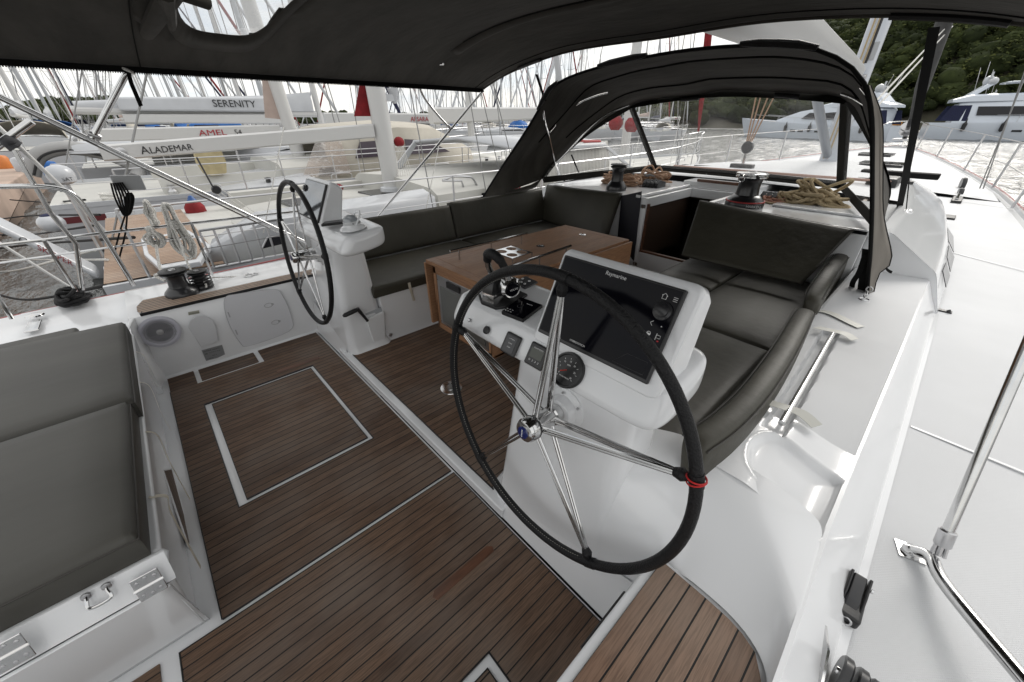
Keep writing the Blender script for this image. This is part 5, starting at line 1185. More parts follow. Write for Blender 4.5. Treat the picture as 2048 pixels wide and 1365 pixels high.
bpy.data.objects['drum_ribs'].parent = bpy.data.objects['winch.001']; bpy.data.objects['drum_ribs'].location = (3.85, -.11, -.512)
del bpy.data.objects['drum_ribs']['label']

# ================================================================ ROPES
def coil(name, label, c, rx, ry, hgt, n, r, mt, seed, group='rope coils', rz=0, cat='rope', tail=None):
    rnd = random.Random(seed); c = V(c); P = []
    for k in range(n):
        a0 = rnd.uniform(0, 6.28); ox, oy = rnd.uniform(-.25, .25) * rx, rnd.uniform(-.25, .25) * ry; fx, fy = rnd.uniform(.45, .95), rnd.uniform(.45, 1.0); ta, tm = rnd.uniform(0, 6.28), rnd.uniform(.1, .9) * hgt / max(rx, ry); lift = rnd.uniform(0, 1) ** 1.3 * hgt * (k + 1) / n
        for j in range(10):
            a = 2 * pi * j / 10 + a0
            x, y = rx * fx * cos(a), ry * fy * sin(a)
            z = r + lift * .55 + abs(x * cos(ta) + y * sin(ta)) * 0 + (x * cos(ta) + y * sin(ta)) * tm + r * rnd.uniform(-.5, .8)
            x += ox; y += oy
            P.append(c + Vector((x * cos(rz) - y * sin(rz), x * sin(rz) + y * cos(rz), max(r * rnd.uniform(.8, 1.8), z))))
    if tail: P += [V(p) for p in tail]
    m = MB(); m.tube(smoothpts(P, 4), r, 6)
    return solo(m.build(name, mt), label, cat, group)
coil('rope_coil', 'loose orange braided rope coiled behind the port companionway winch', (-2.86, 4.50, .99), .25, .17, .17, 16, .011, ROPE_R, 3)
coil('rope_coil', 'orange braided rope heaped higher on the port jammers', (-2.62, 4.85, 1.0), .22, .16, .20, 15, .011, ROPE_R, 5)
coil('rope_coil', 'grey rope end tied round the orange coil', (-2.62, 4.75, 1.08), .06, .05, .05, 5, .010, ROPE_G, 8, tail=[(-2.5, 4.72, 1.06), (-2.40, 4.66, 1.03)])
coil('rope_coil', 'thick tan rope in a big round coil on the starboard coachroof', (-.82, 4.70, .99), .22, .15, .24, 18, .015, ROPE_T, 11)
coil('rope_coil', 'tan rope bundle hitched with a knot left of the big round coil', (-1.0, 4.60, .99), .16, .09, .13, 9, .014, ROPE_T, 15, rz=.3)
coil('rope_coil', 'thin pinkish rope lying in loops beside the black jammers', (-1.13, 4.58, .99), .12, .10, .07, 6, .009, mat('pink_rope', (.42, .22, .16), rough=.9, var=.3, vscale=150), 17)
coil('rope_coil', 'black rope tangled between the pinkish and the tan rope', (-1.0, 4.78, .99), .09, .08, .10, 5, .014, ROPE_K, 19)
m = MB(); m.tube(smoothpts([(-1.50, 4.35, .998), (-1.35, 4.55, .998), (-1.25, 4.50, .998), (-1.1, 4.45, 1.0), (-.95, 4.42, 1.0), (-.8, 4.5, 1.0)], 6), .009, 6); solo(m.build('loose_line', ROPE_T), 'single tan line lying along the coachroof below the rope heap', 'rope')
def jammer(c, n, label, rz=0, w=.05):
    t = thing('rope_jammers', label, 'rope clutch', c)
    for k in range(n):
        m = MB(); x = c[0] + k * w * cos(rz); y = c[1] + k * w * sin(rz); m.prism([(x - w * .45, y - .09, c[2]), (x - w * .45, y + .11, c[2]), (x - w * .45, y + .10, c[2] + .055), (x - w * .45, y - .03, c[2] + .085), (x - w * .45, y - .09, c[2] + .045)], (w * .88, 0, 0)); m.build('clutch', BLK, t, bevel=.006)
    m = MB(); m.tube([(c[0], c[1] - .05, c[2] + .06), (c[0] + (n - 1) * w * cos(rz), c[1] - .05 + (n - 1) * w * sin(rz), c[2] + .06)], .006, 6); m.build('axle', STEEL, t)
    return t
jammer((-2.56, 4.62, .992), 4, 'black rope clutches under the orange rope', .2)
jammer((-1.27, 4.68, .992), 6, 'row of black rope clutches to the right of the electric winch', .1)
# white ropes hanging from the port rail
def hank(label, c, w, h, n, r, mt, seed, wrap=.35):
    rnd = random.Random(seed); c = V(c); P = []; w = w * .5; r = r * .85
    for k in range(n):
        o = rnd.uniform(-.4, .4) * w; d = rnd.uniform(-.03, .03); hh = h * rnd.uniform(.8, 1.0)
        for j in range(12):
            a = 2 * pi * j / 12; yy = w * .5 * sin(a) * (1 if cos(a) < 0 else .7) + o * (.35 if cos(a) > .3 else 1); zz = (cos(a) - 1) * .5 * hh
            pinch = 1 - .6 * math.exp(-((-zz / h - wrap) / .12) ** 2)
            P.append(c + Vector((d + .015 * sin(a * 2 + k), yy * pinch, zz)))
    m = MB(); m.tube(smoothpts(P, 3), r, 6)
    t = thing('hanging_rope', label, 'rope', tuple(c), 'white ropes hung on the port rail'); m.build('hank', mt, t)
    m = MB()
    for k in range(4): m.torus(c + Vector((0, 0, -h * wrap + (k - 1.5) * r * 2)), (0, .1, 1), w * .28, r, 16, 6)
    m.build('wrap_turns', mt, t); return t
hank('long hank of white rope hanging from the port rail above the small winch', (-4.2,0.109,1.122), .20, .46, 12, .010, ROPE_W, 4)
hank('shorter hank of flecked white rope on the port rail left of the long hank', (-4.18,-0.048,0.967), .16, .17, 8, .010, ROPE_W, 9, wrap=.2)
hank('loose white rope knotted on the upper rail farther aft', (-4.35,0,1.138), .10, .22, 6, .010, ROPE_W, 13, wrap=.6)
m = MB(); m.tube(smoothpts([(-4.15,-0.055,0.835), (-4,-0.09,0.715), (-3.9,-0.097,0.682), (-3.95,-0.142,0.651), (-3.9,-0.098,0.612)], 5), .010, 6); solo(m.build('rope_tail', ROPE_W), 'white rope tail dropping from the flecked hank onto the large port winch', 'rope')
m = MB(); m.tube(smoothpts([(-4.15,0.097,0.847), (-4.05,0.083,0.705), (-3.95,0.091,0.588), (-3.86,0.119,0.584), (-3.78,0.131,0.552), (-3.8,0.112,0.508)], 5), .008, 6); solo(m.build('rope_tail', ROPE_W), 'thin white line leading from the long hank to the small ribbed winch', 'rope')
m = MB(); m.tube([(-3.97,0.176,0.547), (-4,0.485,0.479), (-4,0.893,0.488)], .005, 5); solo(m.build('control_line', ROPE_W), 'thin white line running forward along the port coaming from the small winch', 'rope')
coil('rope_heap', 'heap of black rope on the port aft deck', (-4.26,-0.661,0.49), .16, .09, .12, 16, .012, ROPE_K, 31, group=None)
m = MB(); c = V((-4.1,-0.858,0.49)); m.lathe([(.05, 0), (.045, .01), (.02, .018), (.001, .02)], c, (0, 0, 1), 20); solo(m.build('deck_light', STEEL), 'round steel deck light on the port aft deck', 'deck light')
m = MB(); c = V((-3.923,-0.859,0.475)); m.obox(c, (.10, 0, 0), (0, .035, 0), (0, 0, .006)); o = m.build('deck_cleat', STEEL, bevel=.006); solo(o, 'flat steel fitting on the port aft deck beside the sun pad', 'deck fitting')
m = MB(); c = V((-3.916,0.451,0.515)); m.torus(c, (0, 0, 1), .035, .008, 18, 6); m.torus(c + Vector((0, .05, .0)), (0, 0, 1), .022, .006, 16, 6); solo(m.build('folding_padeye', STEEL), 'steel folding pad eye on the port coaming beside the teak strip', 'pad eye')

# port rail of our boat
t = thing('port_guard_rail', 'stainless guard rail along our port side behind the hanging ropes', 'guard rail', (-4.2, 0, .5))
m = MB(); m.tube([(-4.22, -1.2, .975), (-4.2, .363, .95), (-4.2, 1.25, .93)], .0115, 10); m.build('top_rail', STEEL, t)
m = MB(); m.tube([(-4.22, -1.2, .855), (-4.2, -.45, .857), (-4.2, .2, .85)], .007, 8); m.build('middle_rail', STEEL, t)
m = MB(); m.tube([(-4.2, .2, .73), (-4.2, .95, .74)], .004, 6); m.build('guard_wire', WIRE, t)
for y in (-.62, .22, 1.22): MB().tube([(-4.22, y, .49), (-4.2, y, .965)], .0115, 10).build('stanchion', STEEL, t)
m = MB(); m.tube(smoothpts([(-4.15,-0.736,1.333), (-4.15,-0.529,1.319), (-4.15,-0.406,1.291), (-4.15,-0.35,1.239), (-4.15,-0.327,1.107), (-4.15,-0.309,0.846), (-4.15,-0.297,0.551)], 5), .0155, 12); m.build('pushpit_tube', STEEL, t)
m = MB(); m.tube([(-4.18,-0.508,1.533), (-4.18,-0.512,1.145), (-4.2,-0.48,0.914), (-4.2,-0.581,0.581)], .0145, 12); m.build('pushpit_tube', STEEL, t)
m = MB(); m.tube([(-3.9,-0.887,0.924), (-3.85,-0.896,0.708), (-3.85,-0.903,0.575)], .012, 10); m.build('pushpit_tube', STEEL, t)
m = MB(); m.tube([(-4.25,-0.65,1.507), (-4.2,-0.366,1.692)], .022, 14); m.build('frame_tube', STEEL, t)
m = MB(); m.tube([(-4.3,-0.547,1.705), (-4.25,-0.369,1.202), (-4.25,-0.3,0.939)], .013, 10); m.build('white_pole', MASTW, t)
m = MB(); m.ball((-4.2,-0.509,1.575), .045, 12, (1, 1, .8)); m.tube([(-4.2,-0.532,1.604), (-4.2,-0.494,1.546)], [.03, .045], 10); m.build('joint_cover', mat('grey_cover', (.05, .05, .055), rough=.8, var=.2, vscale=20), t)
m = MB(); c = V((-4.2,-0.045,1.292)); m.obox(c, (0, .085, -.005), (.02, .0, .055), (.01, 0, 0)); t2 = thing('board', 'grey rectangular board lashed to the port rail', 'board', tuple(c)); m.build('panel', GREYP, t2, bevel=.012)
m = MB()
for k in range(6):
    o_ = Vector((.02, .012 * k, 0)); m.tube(smoothpts([V((-4.2,-0.139,1.3)) + o_, V((-4.2,-0.156,1.201)) + o_ * 1.4, V((-4.2,-0.158,1.093)) + o_ * .6, V((-4.2,-0.146,1.066)), V((-4.2,-0.109,1.087)) + o_ * -.5, V((-4.2,-0.057,1.179)) + o_ * -.8, V((-4.2,-0.057,1.222)) + o_ * -.3], 5), .006, 5)
m.tube(smoothpts([(-4.2,-0.151,1.067), (-4.22,-0.237,0.933), (-4.25,-0.325,0.78)], 5), .006, 5); m.tube(smoothpts([(-4.2,-0.14,1.065), (-4.22,-0.204,0.928), (-4.25,-0.307,0.751)], 5), .006, 5)
m.build('black_lashing', TRIM, t2)

# ================================================================ RIG OF OUR BOAT
t = thing('mast', 'our own silver grey mast standing on the coachroof behind the sprayhood', 'mast', (-1.88, 10.3, 1.0))
def oval(z, a, b, dx=0, dy=0, n=20): return [(-1.88 + dx + a * cos(2 * pi * k / n), 10.3 + dy + b * sin(2 * pi * k / n), z) for k in range(n)]
m = MB(); m.loft([oval(.98, .15, .23), oval(20, .15, .23, 0, -.6)], closed=True, caps=True); m.build('mast_section', mat('mast_silver', (.52, .55, .60), rough=.35, metal=.35), t)
m = MB(); m.tube([(-1.835, 10.045, 2.55), (-1.835, 9.75, 12)], .022, 6); m.build('mast_slot', BLK, t)
m = MB(); c_ = V((-1.77,10.047,2.712)); m.obox(c_ + Vector((0, -.02, 0)), (.035, 0, 0), (0, .01, 0), (0, 0, .13)); m.build('mast_plate', GREYP, t, bevel=.03)
for dy, dx, mt in ((-.28, .02, ROPE_T), (-.33, -.03, ROPE_T), (.28, .06, ROPE_T), (.30, -.02, ROPE_W)): MB().tube([(-1.88 + dx, 10.3 + dy, 1.05), (-1.88 + dx, 10.3 + dy * 1.15, 12)], .013, 6).build('halyard', mt, t)
m = MB(); m.tube([(-1.88, 10.0, 1.12), (-1.88, 6.9, 2.42)], [.075, .06], 14); m.build('vang', mat('vang_grey', (.22, .24, .27), rough=.35, metal=.5), t)
t = thing('boom', 'broad white boom with its sail furled, above the sprayhood', 'boom', (-1.88, 9.98, 2.3))
rows = []
for y, zb_, zt_, w in ((10.02, 2.28, 2.48, .09), (9.7, 2.29, 2.50, .12), (8.5, 2.31, 2.545, .19), (6.5, 2.34, 2.64, .25), (4.0, 2.36, 2.80, .30), (1.0, 2.40, 2.95, .30)):
    rows.append([(-1.88 + w * x, y, zb_ + (zt_ - zb_) * z) for x, z in ((0, 0), (.45, .03), (.70, .22), (.9, .55), (1.0, .9), (.9, .98), (.5, 1.0), (0, 1.02), (-.5, 1.0), (-.9, .98), (-1.0, .9), (-.9, .55), (-.70, .22), (-.45, .03))])
MB().loft(rows, closed=True, caps=True).build('boom_beam', MASTW, t, ang=60)
m = MB(); m.lathe([(.04, -.13), (.05, 0), (.04, .13)], (-1.88, 10.05, 2.35), (1, 0, 0), 14); m.build('gooseneck', STEELR, t)
t = thing('mainsheet', 'mainsheet tackle of orange flecked rope with a black block behind the windscreen', 'rope tackle', (-2.328,6.974,1.1))
bp_ = V((-2.328,6.974,1.1)); hd = bp_ + Vector((0, 0, .30))
for dx, u in ((-.03, (-2.45, 6.9, 3.0)), (-.01, (-2.35, 7.0, 3.0)), (.01, (-2.15, 7.1, 3.0)), (.03, (-2.0, 7.2, 3.0))):
    p1 = hd + (V(u) - hd) * .9; MB().tube([hd + Vector((dx, 0, 0)), p1], .010, 6).build('mainsheet_part', ROPE_R, t)
m = MB(); m.lathe([(.07, -.035), (.085, -.02), (.085, .02), (.07, .035)], bp_ + Vector((0, 0, .24)), (.2, 1, 0), 20); m.build('block', BLKM, t)
m = MB(); m.tube([bp_ + Vector((0, 0, .02)), bp_ + Vector((0, 0, .16))], .022, 8); m.build('shackle', STEEL, t)
m = MB(); m.box(bp_.x - .16, bp_.x + .16, bp_.y - .07, bp_.y + .07, bp_.z - .06, bp_.z + .015); m.build('traveller_car', BLK, t, bevel=.015)
m = MB(); m.box(-3.1, -.35, bp_.y + .06, bp_.y + .14, bp_.z - .09, bp_.z - .06); m.build('traveller_track', BLKM, t)
m = MB(); 
for k in range(4): m.tube([(-3.0, 6.1 + .06 * k, 1.10 - .01 * k), (-.5, 6.25 + .06 * k, 1.10 - .01 * k)], .010, 5)
solo(m.build('control_line_bundle', mat('pink_line', (.42, .27, .22), rough=.8)), 'pale reddish control lines running across the coachroof behind the windscreen', 'rope')
m = MB(); c = V((-0.733,8.039,1.03)); m.obox(c + Vector((.14, 0, 0)), (.42, .0, 0), (0, .10, 0), (0, 0, .035)); solo(m.build('track_cover', TRIM, bevel=.01), 'black covered traveller end sticking out beyond the sprayhood', 'cover')
m = MB(); c = V((-0.605,6.501,1.02)); m.box(c.x - .12, c.x + .16, c.y - .16, c.y + .22, .98, 1.12); o = m.build('coachroof_block', BLK, bevel=.03); solo(o, 'black winch-like block on the coachroof beside the sprayhood edge', 'block')
for (u, v_, lab) in ((1, (-1.539,13.339,0.95), 'flush dark deck hatch farther forward on the coachroof'), (1, (-1.024,10.186,0.97), 'flush dark deck hatch nearer the mast on the coachroof')):
    c = V(v_); t = thing('deck_hatch', lab, 'hatch', tuple(c), 'deck hatches'); m = MB(); m.box(c.x - .30, c.x + .30, c.y - .35, c.y + .35, c.z + .0, c.z + .05); m.build('hatch_frame', BLKM, t, bevel=.01); m = MB(); m.box(c.x - .32, c.x + .32, c.y - .29, c.y + .29, c.z + .05, c.z + .056); m.build('hatch_glass', DKWIN, t)
m = MB(); m.tube([(-0.474,4.421,1), (-0.808,8.392,0.99)], .018, 8, flat=.6); o = m.build('coachroof_handrail', mat('weathered_teak', (.38, .33, .29), rough=.7, var=.2, vscale=8)); solo(o, 'weathered teak handrail on the starboard coachroof edge', 'handrail')
t = thing('forestay', 'furled grey headsail on the forestay at our bow', 'furled sail', (-1.88,21.652,1.005))
a, b = V((-1.88,21.447,1.093)), V((-1.88,17.929,4.296)); d_ = (b - a).normalized()
m = MB(); m.tube([a + d_ * .9, a + d_ * 2.2, a + d_ * 6, a + d_ * 14], [.06, .17, .21, .16], 12); m.build('furled_headsail', mat('uv_strip_grey', (.085, .085, .085), rough=.8, var=.2, vscale=2), t)
m = MB(); m.tube([a, a + d_ * 1.4], .07, 12); m.build('tack_sleeve', BLKM, t)
m = MB(); m.lathe([(.20, 0), (.22, .03), (.10, .06), (.10, .22), (.22, .25), (.20, .28)], a + d_ * .35, d_, 20); m.build('furling_drum', STEELR, t)
m = MB(); m.obox(a - Vector((0, .1, .02)), (.28, 0, 0), (0, .5, 0), (0, 0, .03)); m.build('stem_fitting', STEELR, t)
m = MB(); 
for q in (0, 7): m.tube([(-1.348,9,1.905) if q == 0 else (-1.282,9,1.877), (-1.88,19.605,4.215) if q == 0 else (-1.88,20.48,4.231)], .016, 5)
solo(m.build('sheet_lines', ROPE_W), 'pair of white sheets running from the sprayhood side up to the headsail', 'rope')
# starboard stanchions and guard wires
t = thing('starboard_guard_rail', 'stainless stanchions and guard wire along our starboard bow', 'guard rail', (0, 12, .7))
tops = []
for y in (9.3, 11.5, 14.2, 17.4, 20.0):
    x = XC + hb(y) - .03; z = sheer(y) - .01; tx = x + .03; tops.append((tx, y + .02, z + .74)); MB().tube([(x, y, z), (tx, y + .02, z + .74)], .017, 8).build('stanchion', STEELR, t)
m = MB(); m.tube([(1.0, 3.0, 1.22)] + tops + [(-1.7, 21.9, 1.62)], .007, 5); m.tube([tuple(V(p) - Vector((0, 0, .36))) for p in tops], .005, 5); m.build('guard_wire', WIRE, t)
m = MB(); m.tube(smoothpts([tops[-1], (-1.75, 22.1, 1.66), (-1.88, 22.2, 1.66), (-2.0, 22.1, 1.66), (2 * XC - tops[-1][0], 20.0, tops[-1][2]), (2 * XC - tops[-1][0] - .0, 20.0, .9)], 5), .018, 8); m.build('pulpit', STEEL, t)
t = thing('port_bow_rail', 'guard rail along our port bow seen through the windscreen', 'guard rail', (-4.4, 10, .7))
tops = []
for y in (5.2, 7.4, 9.3, 11.5, 14.2, 17.4):
    x = XC - hb(y) + .03; z = sheer(y) - .01; tops.append((x - .02, y, z + .74)); MB().tube([(x, y, z), (x - .02, y, z + .74)], .017, 8).build('stanchion', STEELR, t)
m = MB(); m.tube(tops, .007, 5); m.tube([tuple(V(p) - Vector((0, 0, .36))) for p in tops], .005, 5); m.build('guard_wire', WIRE, t)
t = thing('starboard_shroud', 'starboard shroud wires of our mast seen beside the sprayhood', 'shrouds', (.3, 10.5, .75))
for k, (dx, top) in enumerate(((0, (-1.0, 10.5, 9)), (-.04, (-1.3, 10.3, 14)))): MB().tube([(.35 + dx, 10.4, .7), (.35 + dx + (top[0] - .35) * .5, 10.4, .7 + (top[2] - .7) * .5)], .009, 5).build('shroud', WIRE, t)

# ================================================================ PORT COCKPIT WALL FITTINGS
wx = -3.522
def wy(u): return u
t = thing('loudspeaker', 'round grey-grilled loudspeaker in the port cockpit wall', 'loudspeaker', (-3.52,-0.246,0.362))
c = V((-3.515,-0.244,0.368)); ax = Vector((1, 0, .07))
m = MB(); m.lathe([(.118, .0), (.117, .007), (.10, .011), (.093, .008), (.001, .007)], c, ax, 40); m.build('speaker_rim', mat('speaker_rim', (.50, .50, .56), rough=.4), t)
m = MB()
for r in [.022 + i * .0088 for i in range(8)]: m.torus(c + ax * .009, ax, r, .0022, 36, 5)
for k in range(-9, 10): 
    w_ = sqrt(max(0, .092 ** 2 - (k * .0095) ** 2)); m.obox(c + ax * .0105 + Vector((0, k * .0095, 0)), (.001, 0, 0), (0, .0016, 0), (0, 0, w_))
m.build('speaker_grille', mat('grille_grey', (.30, .30, .32), rough=.5), t); 
m = MB(); m.lathe([(.022, 0), (.020, .006), (.001, .008)], c + ax * .009, ax, 20); m.build('speaker_badge', STEELR, t)
m = MB(); m.lathe([(.095, 0), (.001, .001)], c + ax * .0075, ax, 36); m.build('speaker_mesh', mat('mesh_dark', (.07, .07, .08), rough=.7), t)
# shower / fuel cap cover
m = MB(); pts = [(-3.513,-0.085,0.361), (-3.513,-0.056,0.401), (-3.513,-0.012,0.42), (-3.513,0.035,0.413), (-3.513,0.068,0.367), (-3.513,0.073,0.304), (-3.513,0.05,0.173), (-3.513,-0.066,0.169)]
m.prism(pts, (.008, 0, 0)); o = m.build('cover_flap', mat('offwhite_plastic', (.66, .67, .69), rough=.35), bevel=.006); solo(o, 'white keyhole-shaped cover on the port cockpit wall right of the loudspeaker', 'cover')
m = MB(); pts = smoothpts([(-3.513,0.195,0.498), (-3.513,0.287,0.513), (-3.513,0.529,0.483), (-3.513,0.583,0.418), (-3.513,0.598,0.196), (-3.513,0.547,0.084), (-3.513,0.236,0.06), (-3.513,0.179,0.112), (-3.513,0.16,0.327)], 4, closed=True)
t = thing('locker_hatch', 'large rounded locker hatch with two latches in the port cockpit wall', 'locker hatch', (-3.52,0.353,0.258))
m.prism(pts, (.006, 0, 0)); m.build('hatch_panel', mat('hatch_white', (.68, .69, .72), rough=.35), t)
m = MB(); m.tube([p + Vector((.006, 0, 0)) for p in pts], .0016, 4, closed=True); m.build('hatch_seam', mat('seam_grey', (.42, .42, .44), rough=.6), t)
for u in ((-3.505,0.462,0.361), (-3.505,0.469,0.199)):
    c = V(u); m = MB(); m.tube([c + Vector((0, .030 * cos(a), .018 * sin(a))) for a in [2 * pi * k / 20 for k in range(20)]], .0011, 4, closed=True); m.tube([c + Vector((0, .03 + .008 * cos(a), .008 * sin(a))) for a in [2 * pi * k / 12 for k in range(12)]], .0011, 4, closed=True); m.build('latch', mat('latch_grey', (.2, .2, .2)), t)
m = MB()
for u in ((-3.505,0.182,0.367), (-3.505,0.183,0.208)): m.obox(u, (.002, 0, 0), (0, .004, 0), (0, 0, .022))
m.build('hatch_hinge', mat('seam_grey', (.42, .42, .44)), t)
def plate(label, name, q, mt, lines, body=None):
    a, b, c_, d = [V(p) for p in q]; t = thing(name, label, 'plate', tuple(a)); m = MB(); m.prism([a, b, c_, d], (.0025, 0, 0)); m.build('metal_plate', mt, t)
    uy = (d - a).normalized(); uxx = (b - a).normalized(); H = (d - a).length
    return t, a + Vector((.0035, 0, 0)), uxx, uy, H
t, o_, uxx, uy, H = plate('small engraved builder plate low on the port cockpit wall', 'builder_plate', [(-3.508,-0.076,0.045), (-3.51,0.053,0.036), (-3.51,0.061,0.137), (-3.508,-0.073,0.142)], mat('plate_alu', (.30, .31, .32), rough=.4, metal=.3), 0)
text('plate_lettering', 'DUFOUR YACHTS', INK, t, o_ + uy * H * .80 + uxx * .006, uxx, uy, .013, .0002); text('plate_lettering', 'CE', INK, t, o_ + uy * H * .55 + uxx * .008, uxx, uy, .016, .0002); text('plate_lettering', 'A 12  B 14  C 16', INK, t, o_ + uy * H * .60 + uxx * .04, uxx, uy, .010, .0002); text('plate_lettering', 'MAX 16', INK, t, o_ + uy * H * .30 + uxx * .05, uxx, uy, .009, .0002); text('plate_lettering', '= 1200 kg', INK, t, o_ + uy * H * .10 + uxx * .01, uxx, uy, .010, .0002)
t, o_, uxx, uy, H = plate('tiny instruction sticker above the keyhole-shaped cover', 'instruction_sticker', [(-3.517,-0.052,0.436), (-3.517,0.014,0.431), (-3.517,0.019,0.455), (-3.517,-0.047,0.46)], mat('sticker', (.36, .36, .30), rough=.5), 0)
text('sticker_lettering', 'SHORE POWER', INK, t, o_ + uy * H * .25 + uxx * .004, uxx, uy, .009, .0002)
c = V((-2.792,1.156,0.11)); m = MB(); m.lathe([(.016, 0), (.015, .006), (.008, .008), (.007, .004), (.001, .004)], c, (1, 0, 0), 20); solo(m.build('drain_cap', STEELR), 'small steel drain cap low on the port bench front', 'cap')
# hinges and handle on the sun-pad locker
def hinge(label, c, ey, ez):
    c = V(c); ey = V(ey).normalized(); ez = V(ez).normalized(); nn = ey.cross(ez).normalized()
    t = MB().tube([c - ey * .036 + nn * .002, c + ey * .036 + nn * .002], .0055, 10).build('hinge', STEEL, LK); t['label'] = label
    for s in (-1, 1):
        m = MB(); m.obox(c + ez * s * .022, ey * .034, ez * .019, nn * .0025); m.build('hinge_leaf', STEEL, t, bevel=.006)
        m = MB()
        for a in (-.025, 0, .025): m.lathe([(.006, 0), (.005, .0035), (.001, .004)], c + ez * s * (.024 + .006 * (a == 0)) + ey * a * .85, nn if nn.x > 0 else -nn, 10)
        m.build('hinge_screw', STEELR, t)
hinge('steel hinge at the forward corner of the sun-pad locker', (-1.262,-0.406,0.423), (0, 1, 0), (-.35, 0, 1))
hinge('steel hinge farther aft on the sun-pad locker at the left picture edge', (-1.262,-0.687,0.45), (0, 1, 0), (-.35, 0, 1))
a, b = V((-1.308,-0.535,0.463)), V((-1.308,-0.49,0.462)); d = Vector((.03, 0, -.024))
m = MB(); m.tube(smoothpts([a, a + Vector((.012, 0, -.004)), a + d, b + d, b + Vector((.012, 0, -.004)), b], 5), .005, 8); t = m.build('handle', STEEL, LK)
for p in (a, b): MB().lathe([(.013, 0), (.012, .004), (.006, .006)], p, (1, 0, .1), 14).build('rose', STEELR, t)
# black locker panel and hinges by the companionway
m = MB(); m.prism([(-2.426,3.872,0.979), (-2.194,3.872,1.052), (-2.154,3.872,0.31), (-2.4,3.872,0.512)], (0, -.012, 0)); solo(m.build('black_panel', mat('navy_panel', (.008, .008, .014), rough=.5)), 'tall black panel on the bulkhead left of the companionway', 'panel')
for (u, lab) in (((-2.149,3.862,0.908), 'upper steel hinge left of the companionway'), ((-2.13,3.862,0.283), 'lower steel hinge left of the companionway')):
    c = V(u); m = MB(); m.obox(c, (.025, 0, 0), (0, .004, 0), (0, 0, .018)); m.tube([c - Vector((0, .004, .02)), c + Vector((0, -.004, .02))], .006, 8); solo(m.build('door_hinge', STEEL), lab, 'hinge', 'companionway hinges')
